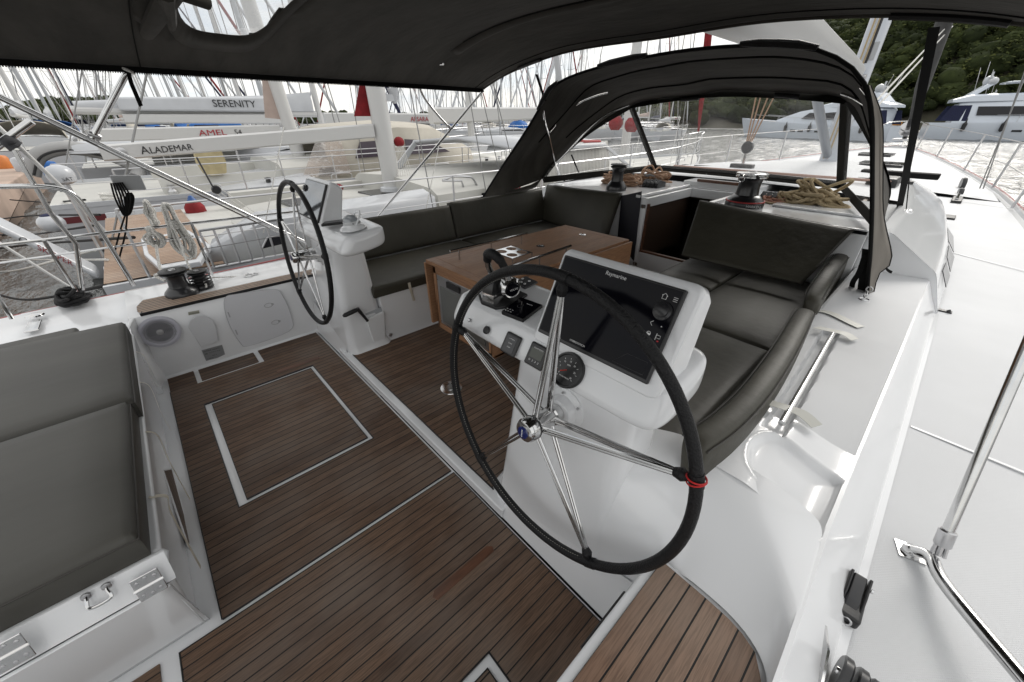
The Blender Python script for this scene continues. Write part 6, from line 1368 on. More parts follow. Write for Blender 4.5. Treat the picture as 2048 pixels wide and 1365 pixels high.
# ================================================================ NEIGHBOURING SAILING BOATS
HULLW = mat('hull_white', (.50, .515, .54), rough=.25, coat=.3)
DECKC = mat('deck_cream', (.50, .495, .465), rough=.5, var=.04, vscale=2)
def hbt(u, B, full=.9):
    """half beam along the length, u = 0 stern .. 1 bow"""
    k = full + (1 - full) * min(1, u / .35)
    return B / 2 * k * (1 - max(0, (u - .42) / .58) ** 2.3) + .015
def sailboat(label, x, y0, L, B, fb, rz=0, group=None, boom=None, mast=.42, mh=17, mizzen=None, cabin='low', teakdeck=False, stripe=None, detail=1, seed=0, bootmat=None, sail=None, dodger=None, mastmat=None, name='sailing_boat', jib=None, hull=None, arch=False):
    rnd = random.Random(seed)
    t = thing(name, label, 'sailing boat', (x, y0, -1.0), group, rz, local=True)
    Z = lambda u: fb * (.94 + .16 * u * u)
    n = 22 if detail > 1 else 14
    rows = []
    for i in range(n + 1):
        u = i / n; h = hbt(u, B); y = u * L; z = Z(u); f = max(0, u - .75) * 4
        rk = L * .04 * f
        rows.append([(-h * .70 * (1 - .6 * f), y - rk, -.3), (-h * .93 * (1 - .25 * f), y - rk * .6, z * .35), (-h, y, z * .8), (-h, y, z), (h, y, z), (h, y, z * .8), (h * .93 * (1 - .25 * f), y - rk * .6, z * .35), (h * .70 * (1 - .6 * f), y - rk, -.3)])
    m = MB()
    m.loft([r[:4] for r in rows]); m.loft([r[4:] for r in rows]); m.add(rows[0], [tuple(range(8))])
    m.build('hull', hull or HULLW, t)
    if stripe:
        m = MB()
        for s in (-1, 1): m.loft([[(s * (hbt(i / n, B) + .006), i / n * L, Z(i / n) * k) for k in (.80, .88)] for i in range(n)])
        m.build('hull_stripe', stripe, t)
    m = MB(); m.loft([[(hbt(i / n, B) * k, i / n * L, Z(i / n) - .02 + .05 * (1 - k * k)) for k in (-1, -.5, 0, .5, 1)] for i in range(n + 1)]); m.build('deck', TEAK_N if teakdeck else DECKC, t)
    if detail > 0:
        m = MB()
        for s in (-1, 1): m.loft([[(s * (hbt(i / n, B) - w_), i / n * L, Z(i / n) + h_) for w_, h_ in ((-.01, -.03), (-.01, .05), (.04, .05), (.05, -.03))] for i in range(n + 1)])
        m.build('bulwark', HULLW, t)
    # coachroof
    c0, c1 = .24, .72; ch = .42 if cabin == 'low' else .55
    rows = []
    for i in range(11):
        u = c0 + (c1 - c0) * i / 10; w_ = min(hbt(u, B) - .5, B * .33) * (1 - .35 * max(0, (i - 6) / 4) ** 1.5); hh = ch * (1 - .85 * max(0, (i - 5) / 5) ** 1.6); z = Z(u) - .02
        rows.append([(-w_ - .08, u * L, z), (-w_, u * L, z + hh * .8), (-w_ + .18, u * L, z + hh), (0, u * L, z + hh + .08), (w_ - .18, u * L, z + hh), (w_, u * L, z + hh * .8), (w_ + .08, u * L, z)])
    m = MB(); m.loft(rows, caps=True); m.build('coachroof', DECKC if detail > 1 else HULLW, t, ang=50)
    for s in (-1, 1):
        if detail > 1:
            for q0, q1 in ((1, 3), (3.2, 5), (5.2, 6.5)):
                def pp(q, k):
                    i = int(q); f = q - i; a = V(rows[i][0 if s < 0 else 6]).lerp(V(rows[i + 1][0 if s < 0 else 6]), f); b = V(rows[i][1 if s < 0 else 5]).lerp(V(rows[i + 1][1 if s < 0 else 5]), f); p = a.lerp(b, k); p.x += s * .012; return p
                m = MB(); m.prism([pp(q0, .30), pp(q1, .30), pp(q1 - .1, .82), pp(q0 + .1, .82)], (s * .01, 0, 0)); m.build('window', DKWIN, t, bevel=.0)
        else:
            m = MB(); P = [V(rows[i][0 if s < 0 else 6]).lerp(V(rows[i][1 if s < 0 else 5]), k) + Vector((s * .012, 0, 0)) for i, k in ((1, .35), (6, .35), (6, .7), (2, .85))]; m.prism(P, (s * .01, 0, 0)); m.build('window', DKWIN, t)
    # cockpit coaming and wheel
    for s in (-1, 1): MB().prism([(s * B * .26, .10 * L, Z(0) - .02), (s * B * .34, .10 * L, Z(0) - .02), (s * B * .32, .10 * L, Z(0) + .28), (s * B * .27, .10 * L, Z(0) + .28)], (0, (c0 - .10) * L, 0)).build('cockpit_coaming', DECKC, t)
    m = MB(); m.box(-B * .26, B * .26, .11 * L, c0 * L, Z(0) + .0, Z(0) + .01); m.build('cockpit_well', TEAK_N if detail > 1 else GREYP, t)
    mm = mastmat or (MASTW if rnd.random() < .4 else ALU)
    def mastat(u, hgt, r, nm='mast'):
        y = u * L; zb = Z(u) + (ch if c0 < u < c1 else 0) * .8
        m = MB(); m.tube([(0, y, zb), (0, y - hgt * .035, zb + hgt)], [r, r * .8], 10); mo = m.build(nm, mm, t)
        m = MB()
        for k in ((.45, .8) if detail > 0 else (.5,)):
            for s in (-1, 1): m.tube([(0, y - hgt * .035 * k, zb + hgt * k), (s * B * .30 * (1 - k * .4), y - hgt * .035 * k - .3, zb + hgt * k + .12)], .03, 5)
        m.build('spreader', mm, mo)
        m = MB(); wr = .012 if detail > 1 else .02 if detail else .028
        top = (0, y - hgt * .035, zb + hgt)
        for s in (-1, 1):
            e = (s * (hbt(u, B) - .1), y - .25, Z(u)); k = .8; sp = (s * B * .30 * .68, y - hgt * .035 * k - .3, zb + hgt * k + .12)
            m.tube([e, sp, top], wr, 4)
            m.tube([(e[0] * .93, e[1] + .3, e[2]), (0, y - hgt * .035 * .45, zb + hgt * .45)], wr, 4)
        m.build('shrouds', WIRE, t)
        return zb, y, top
    zb, ym, top = mastat(mast, mh, .13 if detail > 1 else .11)
    m = MB(); wr = .012 if detail > 1 else .02; m.tube([(0, L - .1, Z(1)), top], wr, 4); m.build('forestay', WIRE, t)
    m = MB(); m.tube([(0, .05, Z(0)), top], wr, 4); m.build('backstay', WIRE, t)
    m = MB(); d_ = V(top) - V((0, L - .1, Z(1))); p0 = V((0, L - .1, Z(1))); m.tube([p0 + d_ * .04, p0 + d_ * .12, p0 + d_ * .5, p0 + d_ * .9], [.03, .12, .10, .03], 8); m.build('furled_headsail', jib or (SAILW if rnd.random() < .6 else NAVY), t)
    if detail < 2 or boom:
        bl = boom or .30; bh = zb + 1.0
        sm_ = sail or (SAILW, SAILW, NAVY, MASTW, GREYP)[rnd.randrange(5)]
        m = MB(); m.tube([(0, ym - .15, bh), (0, ym - bl * L, bh + .05)], .11, 10); m.build('boom', mm, t)
        m = MB(); m.loft([[(dx * k, ym - .25 - bl * L * q, bh + .08 + dz * hh2) for dx, dz in ((-.10, 0), (-.14, .5), (-.05, 1), (.05, 1), (.14, .5), (.10, 0))] for q, k, hh2 in ((0, 1, .65), (.2, 1.1, .5), (.6, 1, .36), (.95, .6, .2))], caps=True); m.build('sail_cover', sm_, t, ang=70)
    # guard rails
    m = MB(); N_ = 9 if detail > 0 else 6
    for s in (-1, 1):
        pts = []
        for i in range(N_ + 1):
            u = .02 + .95 * i / N_; p = (s * (hbt(u, B) - .06), u * L, Z(u)); q = (p[0], p[1], p[2] + .68); pts.append(q)
            m.tube([p, q], .013 if detail > 1 else .018, 5)
        m.tube(pts, .010 if detail > 1 else .014, 4); m.tube([(p[0], p[1], p[2] - .33) for p in pts], .007 if detail > 1 else .01, 4)
    o = m.build('guard_rail', STEELR, t)
    m = MB(); m.tube(smoothpts([(-hbt(.97, B) + .06, .97 * L, Z(1) + .68), (0, L + .15, Z(1) + .75), (hbt(.97, B) - .06, .97 * L, Z(1) + .68)], 4), .018, 6); m.tube([(0, L + .12, Z(1) + .74), (0, L - .3, Z(1))], .014, 5); m.build('pulpit', STEELR, t)
    if dodger:
        m = MB(); y = c0 * L + .3; w_ = B * .31; z = Z(.25) + ch
        arc = lambda yy, k, zz: [(w_ * k * cos(a), yy, z - .1 + (zz) * max(0, sin(a)) ** .6) for a in [pi * i / 10 for i in range(11)]]
        m.loft([arc(y - .2, 1, .85), arc(y + .6, 1, .85), arc(y + 1.2, .95, .2)]); m.build('sprayhood', dodger, t, ang=80, solid=.02)
    t['_B'] = B; t['_L'] = L
    return t, Z, (zb, ym)

# ---- nearest neighbour: white ketch with a mizzen boom over its aft deck
X1, Y1, L1, B1 = -7.05, -.55, 16.6, 4.75
t, Z1, _ = sailboat('white ketch moored right beside us, its mizzen boom lettered with its name', X1, Y1, L1, B1, 1.42, mast=.70, mh=19, cabin='low', detail=2, seed=1, stripe=mat('dark_red_stripe', (.12, .015, .02), rough=.4), mastmat=MASTW, jib=RED)
lx = lambda p: (p[0] - X1, p[1] - Y1, p[2] + 1.0)
# mizzen mast, boom and lettering
mz = V(lx((-7.0, 3.45, .60)))
m = MB(); m.tube([mz, mz + Vector((0, -.45, 14))], [.155, .12], 16); mo = m.build('mizzen_mast', MASTW, t)
m = MB(); m.lathe([(.23, -.03), (.22, .03), (.17, .05)], mz, (0, 0, 1), 20); m.build('mast_collar', HULLW, mo)
m = MB(); m.obox(mz + Vector((.0, .10, 1.42)), (.05, 0, 0), (0, .14, 0), (0, 0, .05)); m.lathe([(.03, 0), (.10, .22)], mz + Vector((.0, .26, 1.34)), (0, 0, 1), 10); m.build('mast_lamp', HULLW, mo)
bA, bB = V(lx((-7,3.234,1.539))), V(lx((-7,-0.186,1.414)))
bB2 = V(lx((-7,-0.203,1.298)))
m = MB(); bh_ = .125
def beam(m, a, b, h0, h1, w):
    rows = []
    for p, h in ((a, h0), (b, h1)):
        rows.append([(p.x + w * cx, p.y, p.z + h * cz) for cx, cz in ((-1, -.8), (-.6, -1), (.6, -1), (1, -.8), (1, .8), (.6, 1), (-.6, 1), (-1, .8))])
    m.loft(rows, closed=True, caps=True)
beam(m, bA, (bB + bB2) / 2, .105, .085, .07); bo = m.build('mizzen_boom', MASTW, t)
m = MB(); e = (bB + bB2) / 2; m.lathe([(.05, -.005), (.06, 0), (.05, .005)], e + Vector((.075, .18, 0)), (1, 0, 0), 16); m.build('boom_end_fitting', STEELR, bo)
uxb = (bA - e).normalized(); pt = V(lx((-6.925,0.168,1.332)))
text('name_lettering', 'A', INK, bo, V(pt), uxb, (0, 0, 1), .125, .002); text('name_lettering', 'LADEMAR', INK, bo, V(pt) + uxb * .085, uxb, (0, 0, 1), .10, .002)
m = MB(); m.tube([e + Vector((.0, .9, -.09)), e + Vector((.05, .95, -.45))], .012, 6); m.lathe([(.05, -.02), (.06, 0), (.05, .02)], e + Vector((.05, .98, -.5)), (1, 0, 0), 14); m.build('mizzen_sheet_block', BLKM, t)
m = MB()
for dx in (-.06, 0, .06): m.tube([e + Vector((.05, .98 + dx, -.5)), e + Vector((.05, 1.45 + dx, -1.05))], .006, 5)
m.build('mizzen_sheet', ROPE_W, t)
m = MB(); m.ball(mz + Vector((.05, .22, .76)), .085, 12, (1, 1.1, 1)); m.build('red_winch_cover', RED, mo); m = MB(); m.ball(mz + Vector((-.10, -.95, .10)), .09, 10, (1, 1, .7)); m.build('red_winch_cover', RED, mo)
m = MB()
for k in range(7): m.tube([mz + Vector((.14, .12 + .02 * k, .7)), mz + Vector((.18, .02 + .06 * k, .02))], .006, 4)
m.build('mast_lines', ROPE_W, mo)
# mizzen rigging wires
m = MB()
for s, y, k in ((-1, .5, 1), (1, .5, 1), (1, .9, .75), (1, 1.25, .72), (1, -.5, .8), (-1, .9, .7)): m.tube([(s * 2.25, mz.y + y, Z1(.3)), (mz.x, mz.y - .4, mz.z + 13.5 * k)], .009, 4)
m.build('mizzen_shrouds', WIRE, t)
# pilothouse dodger ahead of the mizzen, with cream curtain
rows = []
cs = lambda y, w_, z0, zt, sh: [(w_ + .05, y, z0), (w_, y, z0 + (zt - z0) * .45), (w_ * .93, y, zt - sh), (w_ * .75, y, zt - .03), (0, y, zt + .05), (-w_ * .75, y, zt - .03), (-w_ * .93, y, zt - sh), (-w_, y, z0 + (zt - z0) * .45), (-w_ - .05, y, z0)]
yb = 5.0 - Y1; z0 = Z1(.4) - .02
m = MB(); m.loft([cs(yb, 1.72, z0 + .88, z0 + .98, .06), cs(yb + 2.6, 1.70, z0 + .85, z0 + .99, .07)]); m.build('hard_top', HULLW, t, solid=.05)
m = MB(); m.loft([[(1.78, yb - .75, z0), (1.74, yb - .70, z0 + .40)], [(1.78, yb + .5, z0), (1.72, yb + .5, z0 + .38)]]); m.loft([[(-1.78, yb - .75, z0), (-1.74, yb - .70, z0 + .40)], [(-1.78, yb + 3.8, z0), (-1.72, yb + 3.6, z0 + .38)]]); m.build('cockpit_side', DECKC, t, solid=.05)
m = MB()
for s in (-1, 1): m.prism([(s * 1.70, yb - .62, z0 + .38), (s * 1.66, yb - .02, z0 + .92), (s * 1.66, yb + .12, z0 + .92), (s * 1.70, yb - .40, z0 + .38)], (s * .05, 0, 0)); m.prism([(s * 1.70, yb + 3.6, z0 + .38), (s * 1.62, yb + 2.5, z0 + .92), (s * 1.62, yb + 2.65, z0 + .92), (s * 1.70, yb + 3.75, z0 + .38)], (s * .05, 0, 0))
m.build('windscreen_frame', HULLW, t, bevel=.01)
rows = []
for k in range(61):
    y = yb + .50 + 2.3 * k / 60; rows.append([(1.80 + .035 * sin(k * 2.1) + .02 * sin(k * .9), y, z0 + .02), (1.72 + .03 * sin(k * 2.1 + .4), y, z0 + .5), (1.62 + .006 * sin(k * 2.1), y, z0 + .96)])
MB().loft(rows).build('side_curtain', mat('white_curtain', (.50, .49, .46), rough=.8, var=.06, vscale=4), t, ang=80, solid=.006)
m = MB(); m.prism([(1.67, yb - .36, z0 + .42), (1.64, yb + .05, z0 + .88), (1.64, yb + .5, z0 + .88), (1.68, yb + .5, z0 + .42)], (.004, 0, 0)); m.build('window', VINYL, t)
m = MB(); m.tube([(1.3, yb + 1.8, z0 + 1.01), (1.62, yb + 2.0, z0 + .96), (1.64, yb + 2.5, z0 + .95)], .035, 8); m.build('red_trim', REDL, t)
# raised aft cabin top, with long dark window, low white deck pieces
m = MB(); rows = []
for y, w_, h in ((-0.2, .7, .02), (.2, 1.05, .13), (1.2, 1.25, .17), (2.6, 1.3, .17), (4.2, 1.3, .16), (4.9, 1.15, .05)):
    z = Z1(.1) - .02; rows.append([(-w_ - .08, y + 1.6, z), (-w_, y + 1.6, z + h * .8), (-w_ + .12, y + 1.6, z + h), (0, y + 1.6, z + h + .04), (w_ - .12, y + 1.6, z + h), (w_, y + 1.6, z + h * .8), (w_ + .08, y + 1.6, z)])
m.loft(rows, caps=True); ac = m.build('aft_cabin_top', DECKC, t, ang=50)
m = MB(); m.box(1.28, 1.31, 3.2, 5.2, Z1(.1) + .03, Z1(.1) + .10); m.build('window', DKWIN, ac)
# teak aft deck, passerelle, ladder gate
m = MB(); m.prism([(-1.7, .0, Z1(0) + .032), (2.0, .0, Z1(0) + .032), (2.05, .95, Z1(0) + .030), (-1.8, .95, Z1(0) + .030)], (0, 0, .006)); m.build('teak_aft_deck', TEAK_N, t)
hp_ = [V(lx((-6.046,-0.186,0.42))), V(lx((-6.172,0.274,0.42))), V(lx((-5.208,0.363,0.42))), V(lx((-4.613,0.192,0.42))), V(lx((-4.622,-0.113,0.42))), V(lx((-5.268,-0.193,0.42)))]
m = MB(); m.prism([p + Vector((0, 0, .06)) for p in hp_], (0, 0, .05)); hh = m.build('aft_hatch', HULLW, t, bevel=.01)
ce = sum(hp_, Vector()) / 6; m = MB(); m.prism([ce + (p - ce) * .84 + Vector((0, 0, .111)) for p in hp_], (0, 0, .004)); m.build('hatch_teak', TEAK_N, hh)
def gate(t, x, ya, yb_, z0_, z1_, n):
    m = MB(); m.tube([(x, ya, z0_), (x, yb_, z0_)], .014, 8); m.tube([(x, ya, z1_), (x, yb_, z1_)], .014, 8)
    for k in range(n + 1): y = ya + (yb_ - ya) * k / n; m.tube([(x, y, z0_), (x, y, z1_)], .012, 6)
    m.build('boarding_ladder', STEELR, t)
gA, gB = V(lx((-4.85,0.29,0.759))), V(lx((-4.85,0.984,0.733)))
g0_ = V(lx((-4.85,0.253,0.379)))
cw = V(lx((-5.15,0.308,0.277))); ce_ = V(lx((-5.15,2.575,0.472)))
m = MB(); m.loft([[(cw.x + .04, cw.y, Z1(0)), (cw.x, cw.y + .02, Z1(0) + .16), (cw.x - .25, cw.y + .1, Z1(0) + .20)], [(cw.x + .04, cw.y + .7, Z1(0)), (cw.x, cw.y + .6, Z1(0) + .36), (cw.x - .3, cw.y + .6, Z1(0) + .42)], [(ce_.x + .04, ce_.y + .6, Z1(0) + .05), (ce_.x, ce_.y + .6, Z1(0) + .38), (ce_.x - .3, ce_.y + .6, Z1(0) + .45)]]); sc2 = m.build('side_coaming', HULLW, t, solid=.02)
q_ = [V(lx(p)) for p in ((-5.12,0.78,0.411), (-5.12,1.049,0.428), (-5.12,1.057,0.533), (-5.12,0.88,0.541))]
m = MB(); m.prism(q_, (.02, 0, 0)); pf = m.build('porthole_frame', STEELR, sc2, bevel=.01); cq = sum(q_, Vector()) / 4; m = MB(); m.prism([cq + (p - cq) * .82 + Vector((.021, 0, 0)) for p in q_], (.004, 0, 0)); m.build('porthole', DKWIN, sc2)
gate(t, gA.x, gA.y, gB.y, g0_.z, gA.z, 6)
pa0, pa1 = V(lx((-5.9,-0.635,0.28))), V(lx((-5.9,-1.184,1.002)))
m = MB(); dd = (pa1 - pa0); w_ = Vector((.16, 0, 0)); h_ = Vector((0, 0, .05)); m.loft([[p - w_ - h_, p + w_ - h_, p + w_ + h_, p - w_ + h_] for p in (pa0, pa0.lerp(pa1, .5), pa1)], closed=True, caps=True); ps = m.build('passerelle', HULLW, t, bevel=.03, seg=3)
p_ = pa0.lerp(pa1, .52) + Vector((.165, 0, -.03)); text('passerelle_lettering', 'SKIPPER', INKR, ps, V(p_) + (pa0 - pa1).normalized() * .0, (pa0 - pa1).normalized(), Vector((0, .35, .95)), .075, .001)
m = MB(); m.torus(V(p_) - (pa0 - pa1).normalized() * .08 + Vector((.002, 0, .035)), (1, 0, 0), .022, .004, 12, 5); m.build('passerelle_mark', INK, ps)
m = MB(); m.tube([pa0 + Vector((0, .05, 0)), pa0 + Vector((0, .35, -.06)), pa0 + Vector((0, .6, -.02))], [.05, .06, .05], 10); m.build('passerelle_hinge', STEELR, ps)
m = MB(); m.tube([pa0 + Vector((.2, -.2, -.1)), pa1 + Vector((.2, 0, -.12))], .012, 6); m.build('passerelle_rail', MASTW, ps)
# winch covers, furler post, seat with steel frame, life ring lines
w0 = V(lx((-5.365,4.645,0.43)))
m = MB(); m.lathe([(.10, 0), (.12, .04), (.09, .10), (.11, .20), (.12, .24), (.06, .27)], w0, (0, 0, 1), 18); m.build('navy_winch_cover', NAVY, t)
m = MB(); m.lathe([(.13, -.10), (.13, .0)], w0, (0, 0, 1), 18); m.build('winch_pad', HULLW, t)
w0 = V(lx((-5.555,4.346,0.5))); m = MB(); m.lathe([(.12, -.05), (.15, .08), (.14, .2), (.06, .27)], w0 + Vector((.3, .5, 0)), (0, 0, 1), 18); m.build('red_winch_cover', RED, t)
for p_, r_ in ((V(lx((-6.9, 10.2, 1.62))), .17), (V(lx((-6.45, 10.3, 1.58))), .17)):
    m = MB(); m.lathe([(.09, -r_), (r_, -r_ * .6), (r_, r_ * .6), (.09, r_)], p_, (1, .3, 0), 18); m.build('red_horn_cover', RED, t)
m = MB(); m.tube(smoothpts([V(lx(p)) for p in ((-5.6,3.633,0.859), (-5.6,3.831,0.895), (-5.6,4.082,0.875), (-5.6,4.237,0.839), (-5.6,4.336,0.685))], 4), .018, 8); m.tube([V(lx(p)) for p in ((-5.6,3.632,0.852), (-5.6,4.005,0.819), (-5.6,4.03,0.739), (-5.6,4.104,0.465))], .018, 8); m.build('pushpit_seat_frame', STEELR, t)
# fenders between the hulls
def fender(label, c, r, h, mt, cap=None, grp='fenders on the boats beside us'):
    tt = thing('fender', label, 'fender', tuple(c), grp); m = MB(); m.lathe([(r * k, h * z) for k, z in ((.15, -.52), (.6, -.47), (.95, -.3), (1, 0), (.95, .3), (.6, .47), (.2, .53))], c, (0, 0, 1), 18); m.build('fender_body', mt, tt)
    m = MB(); m.lathe([(r * .62, h * .44), (r * .35, h * .55), (r * .2, h * .64), (.01, h * .66)], c, (0, 0, 1), 14); m.build('fender_cap', cap or mat('cap_blue', (.02, .08, .25), rough=.5), tt); return tt
m = MB(); m.prism([V(lx(p)) for p in ((-7.2,3.044,1.75), (-7.2,3.479,1.752), (-7.2,3.546,2.348), (-7.2,3.285,2.333))], (.02, 0, 0)); m.build('red_mizzen_cover', RED, mo)
fender('red fender cover with a blue top hanging behind the long rope hank', V((-8.6,0.582,0.275)), .15, .50, RED)
ball_ = thing('fender', 'round white ball fender hanging at the quay on the left', 'fender', (-9,-1.153,0.352)); MB().ball((-9,-1.153,0.352), .155, 20, (1, 1, .82)).build('fender_body', HULLW, ball_); MB().lathe([(.10, .08), (.07, .125), (.02, .14)], (-9,-1.153,0.352), (0, 0, 1), 16).build('fender_cap', NAVY, ball_)
# radome on a pole of the ketch
rd = V((-6.6,-0.578,1.175)); tt = thing('satellite_dome', 'white satellite dome on a pole above the neighbour\'s stern', 'dome', tuple(rd)); MB().lathe([(.055, -.085), (.105, -.06), (.115, 0), (.108, .05), (.078, .09), (.03, .108), (.005, .11)], rd, (0, 0, 1), 28).build('dome_shell', HULLW, tt); MB().tube([rd + Vector((0, 0, -.07)), rd + Vector((0, 0, -1.0))], .03, 8).build('pole', STEELR, tt); text('dome_lettering', 'SAT', INK, tt, rd + Vector((.112, -.0, -.045)), (0, 1, 0), (-.05, 0, 1), .05, .001)

def deckgear(t, Z, L, B, seed, n=10, side=1):
    rnd = random.Random(seed)
    for i in range(n):
        u = .04 + .9 * (i + rnd.random() * .8) / n; x = side * (hbt(u, B) - rnd.uniform(.25, .6)); y = u * L; z = Z(u) + .0; k = rnd.randrange(4)
        m = MB()
        if k == 0: m.lathe([(.09, 0), (.09, .05), (.055, .09), (.05, .15), (.075, .18), (.03, .19)], (x, y, z), (0, 0, 1), 14); m.build('winch', BLKM if rnd.random() < .6 else STEELR, t)
        elif k == 1:
            for q in range(5): m.torus((x, y, z + .02 + .02 * q), (rnd.uniform(-.2, .2), rnd.uniform(-.2, .2), 1), .12 + rnd.uniform(-.02, .02), .012, 18, 5)
            m.build('coiled_line', ROPE_W if rnd.random() < .6 else NAVY, t)
        elif k == 2: m.box(x - .16, x + .16, y - .22, y + .22, z, z + .05); m.build('deck_hatch', DKWIN, t, bevel=.01)
        else: m.tube(smoothpts([(x, y - .25, z), (x, y - .22, z + .12), (x, y + .22, z + .12), (x, y + .25, z)], 4), .014, 6); m.build('grab_handle', STEELR, t)
deckgear(t, Z1, L1, B1, 3, 16)
m = MB()
for i in range(3): m.box(-.5, .5, 2.2 + i * 1.35, 2.7 + i * 1.35, Z1(.15) + .145 + .0, Z1(.15) + .20); mm_ = m.build('deck_hatch', DKWIN, t, bevel=.01); m = MB()
for i in range(5): u = (.08, .2, .33, .5, .62)[i]; MB().tube([(hbt(u, B1) - .05, u * L1 + .05, Z1(u) + .3), (hbt(u, B1) - .3, u * L1 + .6, Z1(u) + 1.3)], .006, 5).build('line', ROPE_W, t)
# ---- second ketch, lettered boom
X2, Y2 = -12.6, -1.3
t, Z2, _ = sailboat('second white ketch with a cream cockpit tent and red lettering on its boom', X2, Y2, 16.5, 4.7, 1.45, mast=.66, mh=18, cabin='low', detail=2, seed=2, stripe=mat('dark_red_stripe', (.12, .015, .02)), mastmat=MASTW, teakdeck=False, jib=SAILW)
l2 = lambda p: (p[0] - X2, p[1] - Y2, p[2] + 1.0)
mz = V(l2((-12.5, 3.55, .7)))
m = MB(); m.tube([mz, mz + Vector((0, -1.0, 13))], [.17, .13], 14); m.build('mizzen_mast', MASTW, t)
a, b = V(l2((-12.6,14.389,1.96))), V(l2((-12.6,7.941,1.815))); m = MB(); beam(m, a, b, .20, .24, .16); m.build('main_boom', MASTW, t)
a, b = V(l2((-12.5,3.231,1.451))), V(l2((-12.5,-0.302,1.421)))
m = MB(); beam(m, a, b, .14, .12, .08); bo = m.build('mizzen_boom', MASTW, t)
uxb = (a - b).normalized(); p_ = V(l2((-12.41,1.46,1.376)))
text('boom_lettering', 'AMEL', mat('red_lettering', (.35, .02, .03), rough=.5), bo, p_, uxb, (0, 0, 1), .17, .003, sx=1.35); text('boom_lettering', '54', INK, bo, p_ + uxb * .72, uxb, (0, 0, 1), .16, .002)
m = MB(); m.prism([V(l2(p)) for p in ((-12.5,3.174,2.755), (-12.5,3.467,2.773), (-12.5,3.445,1.7), (-12.5,2.965,1.744))], (.02, 0, 0)); m.build('mizzen_sail', SAILP, t)
rows = []
for y, w_, zt in ((2.2, 1.5, .95), (2.6, 1.75, 1.15), (4.2, 1.75, 1.25), (5.4, 1.7, 1.2), (6.8, 1.55, .62)): rows.append(cs(y + 2.9, w_, Z2(.3), Z2(.3) + zt, .12))
m = MB(); m.loft(rows); m.build('cockpit_tent', CREAM, t, ang=60, solid=.02)
PW = mat('purple_window', (.06, .045, .06), rough=.2)
for s in (-1, 1):
    MB().prism([(s * 1.80, 5.7, Z2(.3) + .45), (s * 1.80, 6.8, Z2(.3) + .47), (s * 1.76, 6.8, Z2(.3) + .85), (s * 1.76, 5.9, Z2(.3) + .82)], (s * .03, 0, 0)).build('tent_window', PW, t)
    MB().prism([(s * 1.80, 7.2, Z2(.3) + .47), (s * 1.72, 8.7, Z2(.3) + .47), (s * 1.70, 8.0, Z2(.3) + .80), (s * 1.76, 7.2, Z2(.3) + .85)], (s * .03, 0, 0)).build('tent_window', PW, t)
m = MB(); m.prism([(1.83, 4.3, Z2(.3) + .1), (1.84, 5.5, Z2(.3) + .1), (1.80, 5.4, Z2(.3) + .9), (1.78, 4.8, Z2(.3) + .85)], (.02, 0, 0)); m.build('side_curtain', CURT, t)

deckgear(t, Z2, 16.5, 4.7, 8, 18)
P4 = [V(l2(p)) for p in ((-10.35,0.918,0.146), (-10.35,2.73,0.152), (-10.35,2.787,0.367), (-10.35,1.324,0.307))]
rows = [[P4[0] + Vector((.06, -.2, -.16)), P4[0] + Vector((0, -.1, .12)), P4[0] + Vector((-.5, .3, .26)), P4[0] + Vector((-2.9, .3, .26)), P4[0] + Vector((-3.5, -.1, -.16))], [P4[1] + Vector((.06, .6, -.12)), P4[1] + Vector((0, .5, .28)), P4[1] + Vector((-.5, .4, .42)), P4[1] + Vector((-2.9, .4, .42)), P4[1] + Vector((-3.5, .5, -.12))]]
m = MB(); m.loft(rows, caps=True); ac = m.build('aft_cabin_top', HULLW, t, bevel=.03)
m = MB(); m.prism(P4, (.03, 0, 0)); m.build('window', DKWIN, ac)
m = MB(); P5 = [V(l2(p)) for p in ((-10.2,-0.781,-0.026), (-10.2,1.107,-0.009), (-10.2,1.039,-0.081), (-10.2,-0.783,-0.116))]; m.prism(P5, (.02, 0, 0)); m.build('red_cove_line', REDL, t)
c = V((-11,1.344,0.909)); m = MB(); m.loft([[c + Vector((0, a * w_, z)) for a in (-1, 1)] + [c + Vector((-.25, a * w_, z)) for a in (1, -1)] for w_, z in ((.10, -.26), (.20, -.22), (.26, .0), (.24, .2), (.18, .26))], closed=True, caps=True); solo(m.build('outboard_cover', mat('yellow_cover', (.45, .38, .22), rough=.8, var=.1, vscale=6, bump=.4, bscale=12), ang=70), 'pale yellow fabric cover over an outboard below the white lettered boom', 'cover')
# ---- the rest of our row, alongside the quay, and the row on the quay's other side
GR = 'sailing boats moored in our row'
big = []
t3, _, _ = sailboat('sloop whose huge white boom carries dark lettering, third from us', -18.3, -1.0, 16, 4.6, 1.6, mast=.46, mh=20, boom=.44, detail=1, seed=3, sail=SAILW, mastmat=MASTW)
l3 = lambda p: (p[0] + 18.3, p[1] + 1.0, p[2] + 1.0)
a, b = V(l3((-18.1,4.916,2.183))), V(l3((-18.1,0.379,2.094)))
m = MB(); beam(m, a, b + Vector((0, 0, .02)), .24, .18, .14); bo = m.build('lettered_sail_cover', SAILW, t3, bevel=.06, seg=3)
text('boom_lettering', 'SERENITY', INK, bo, V(l3((-17.93,2.786,2.08))), (0, 1, 0), (0, 0, 1), .30, .004, sx=1.0)
m = MB(); beam(m, a - Vector((0, 0, .46)), b - Vector((0, 0, .36)), .16, .12, .13); m.build('boom', MASTW, t3)
m = MB(); m.prism([V(l3(p)) for p in ((-15.9,3.075,0.294), (-15.9,3.482,0.511), (-15.9,5.181,0.48), (-15.9,5.397,0.268), (-15.9,5.093,0.121))], (.03, 0, 0)); m.build('cabin_window', DKWIN, t3)
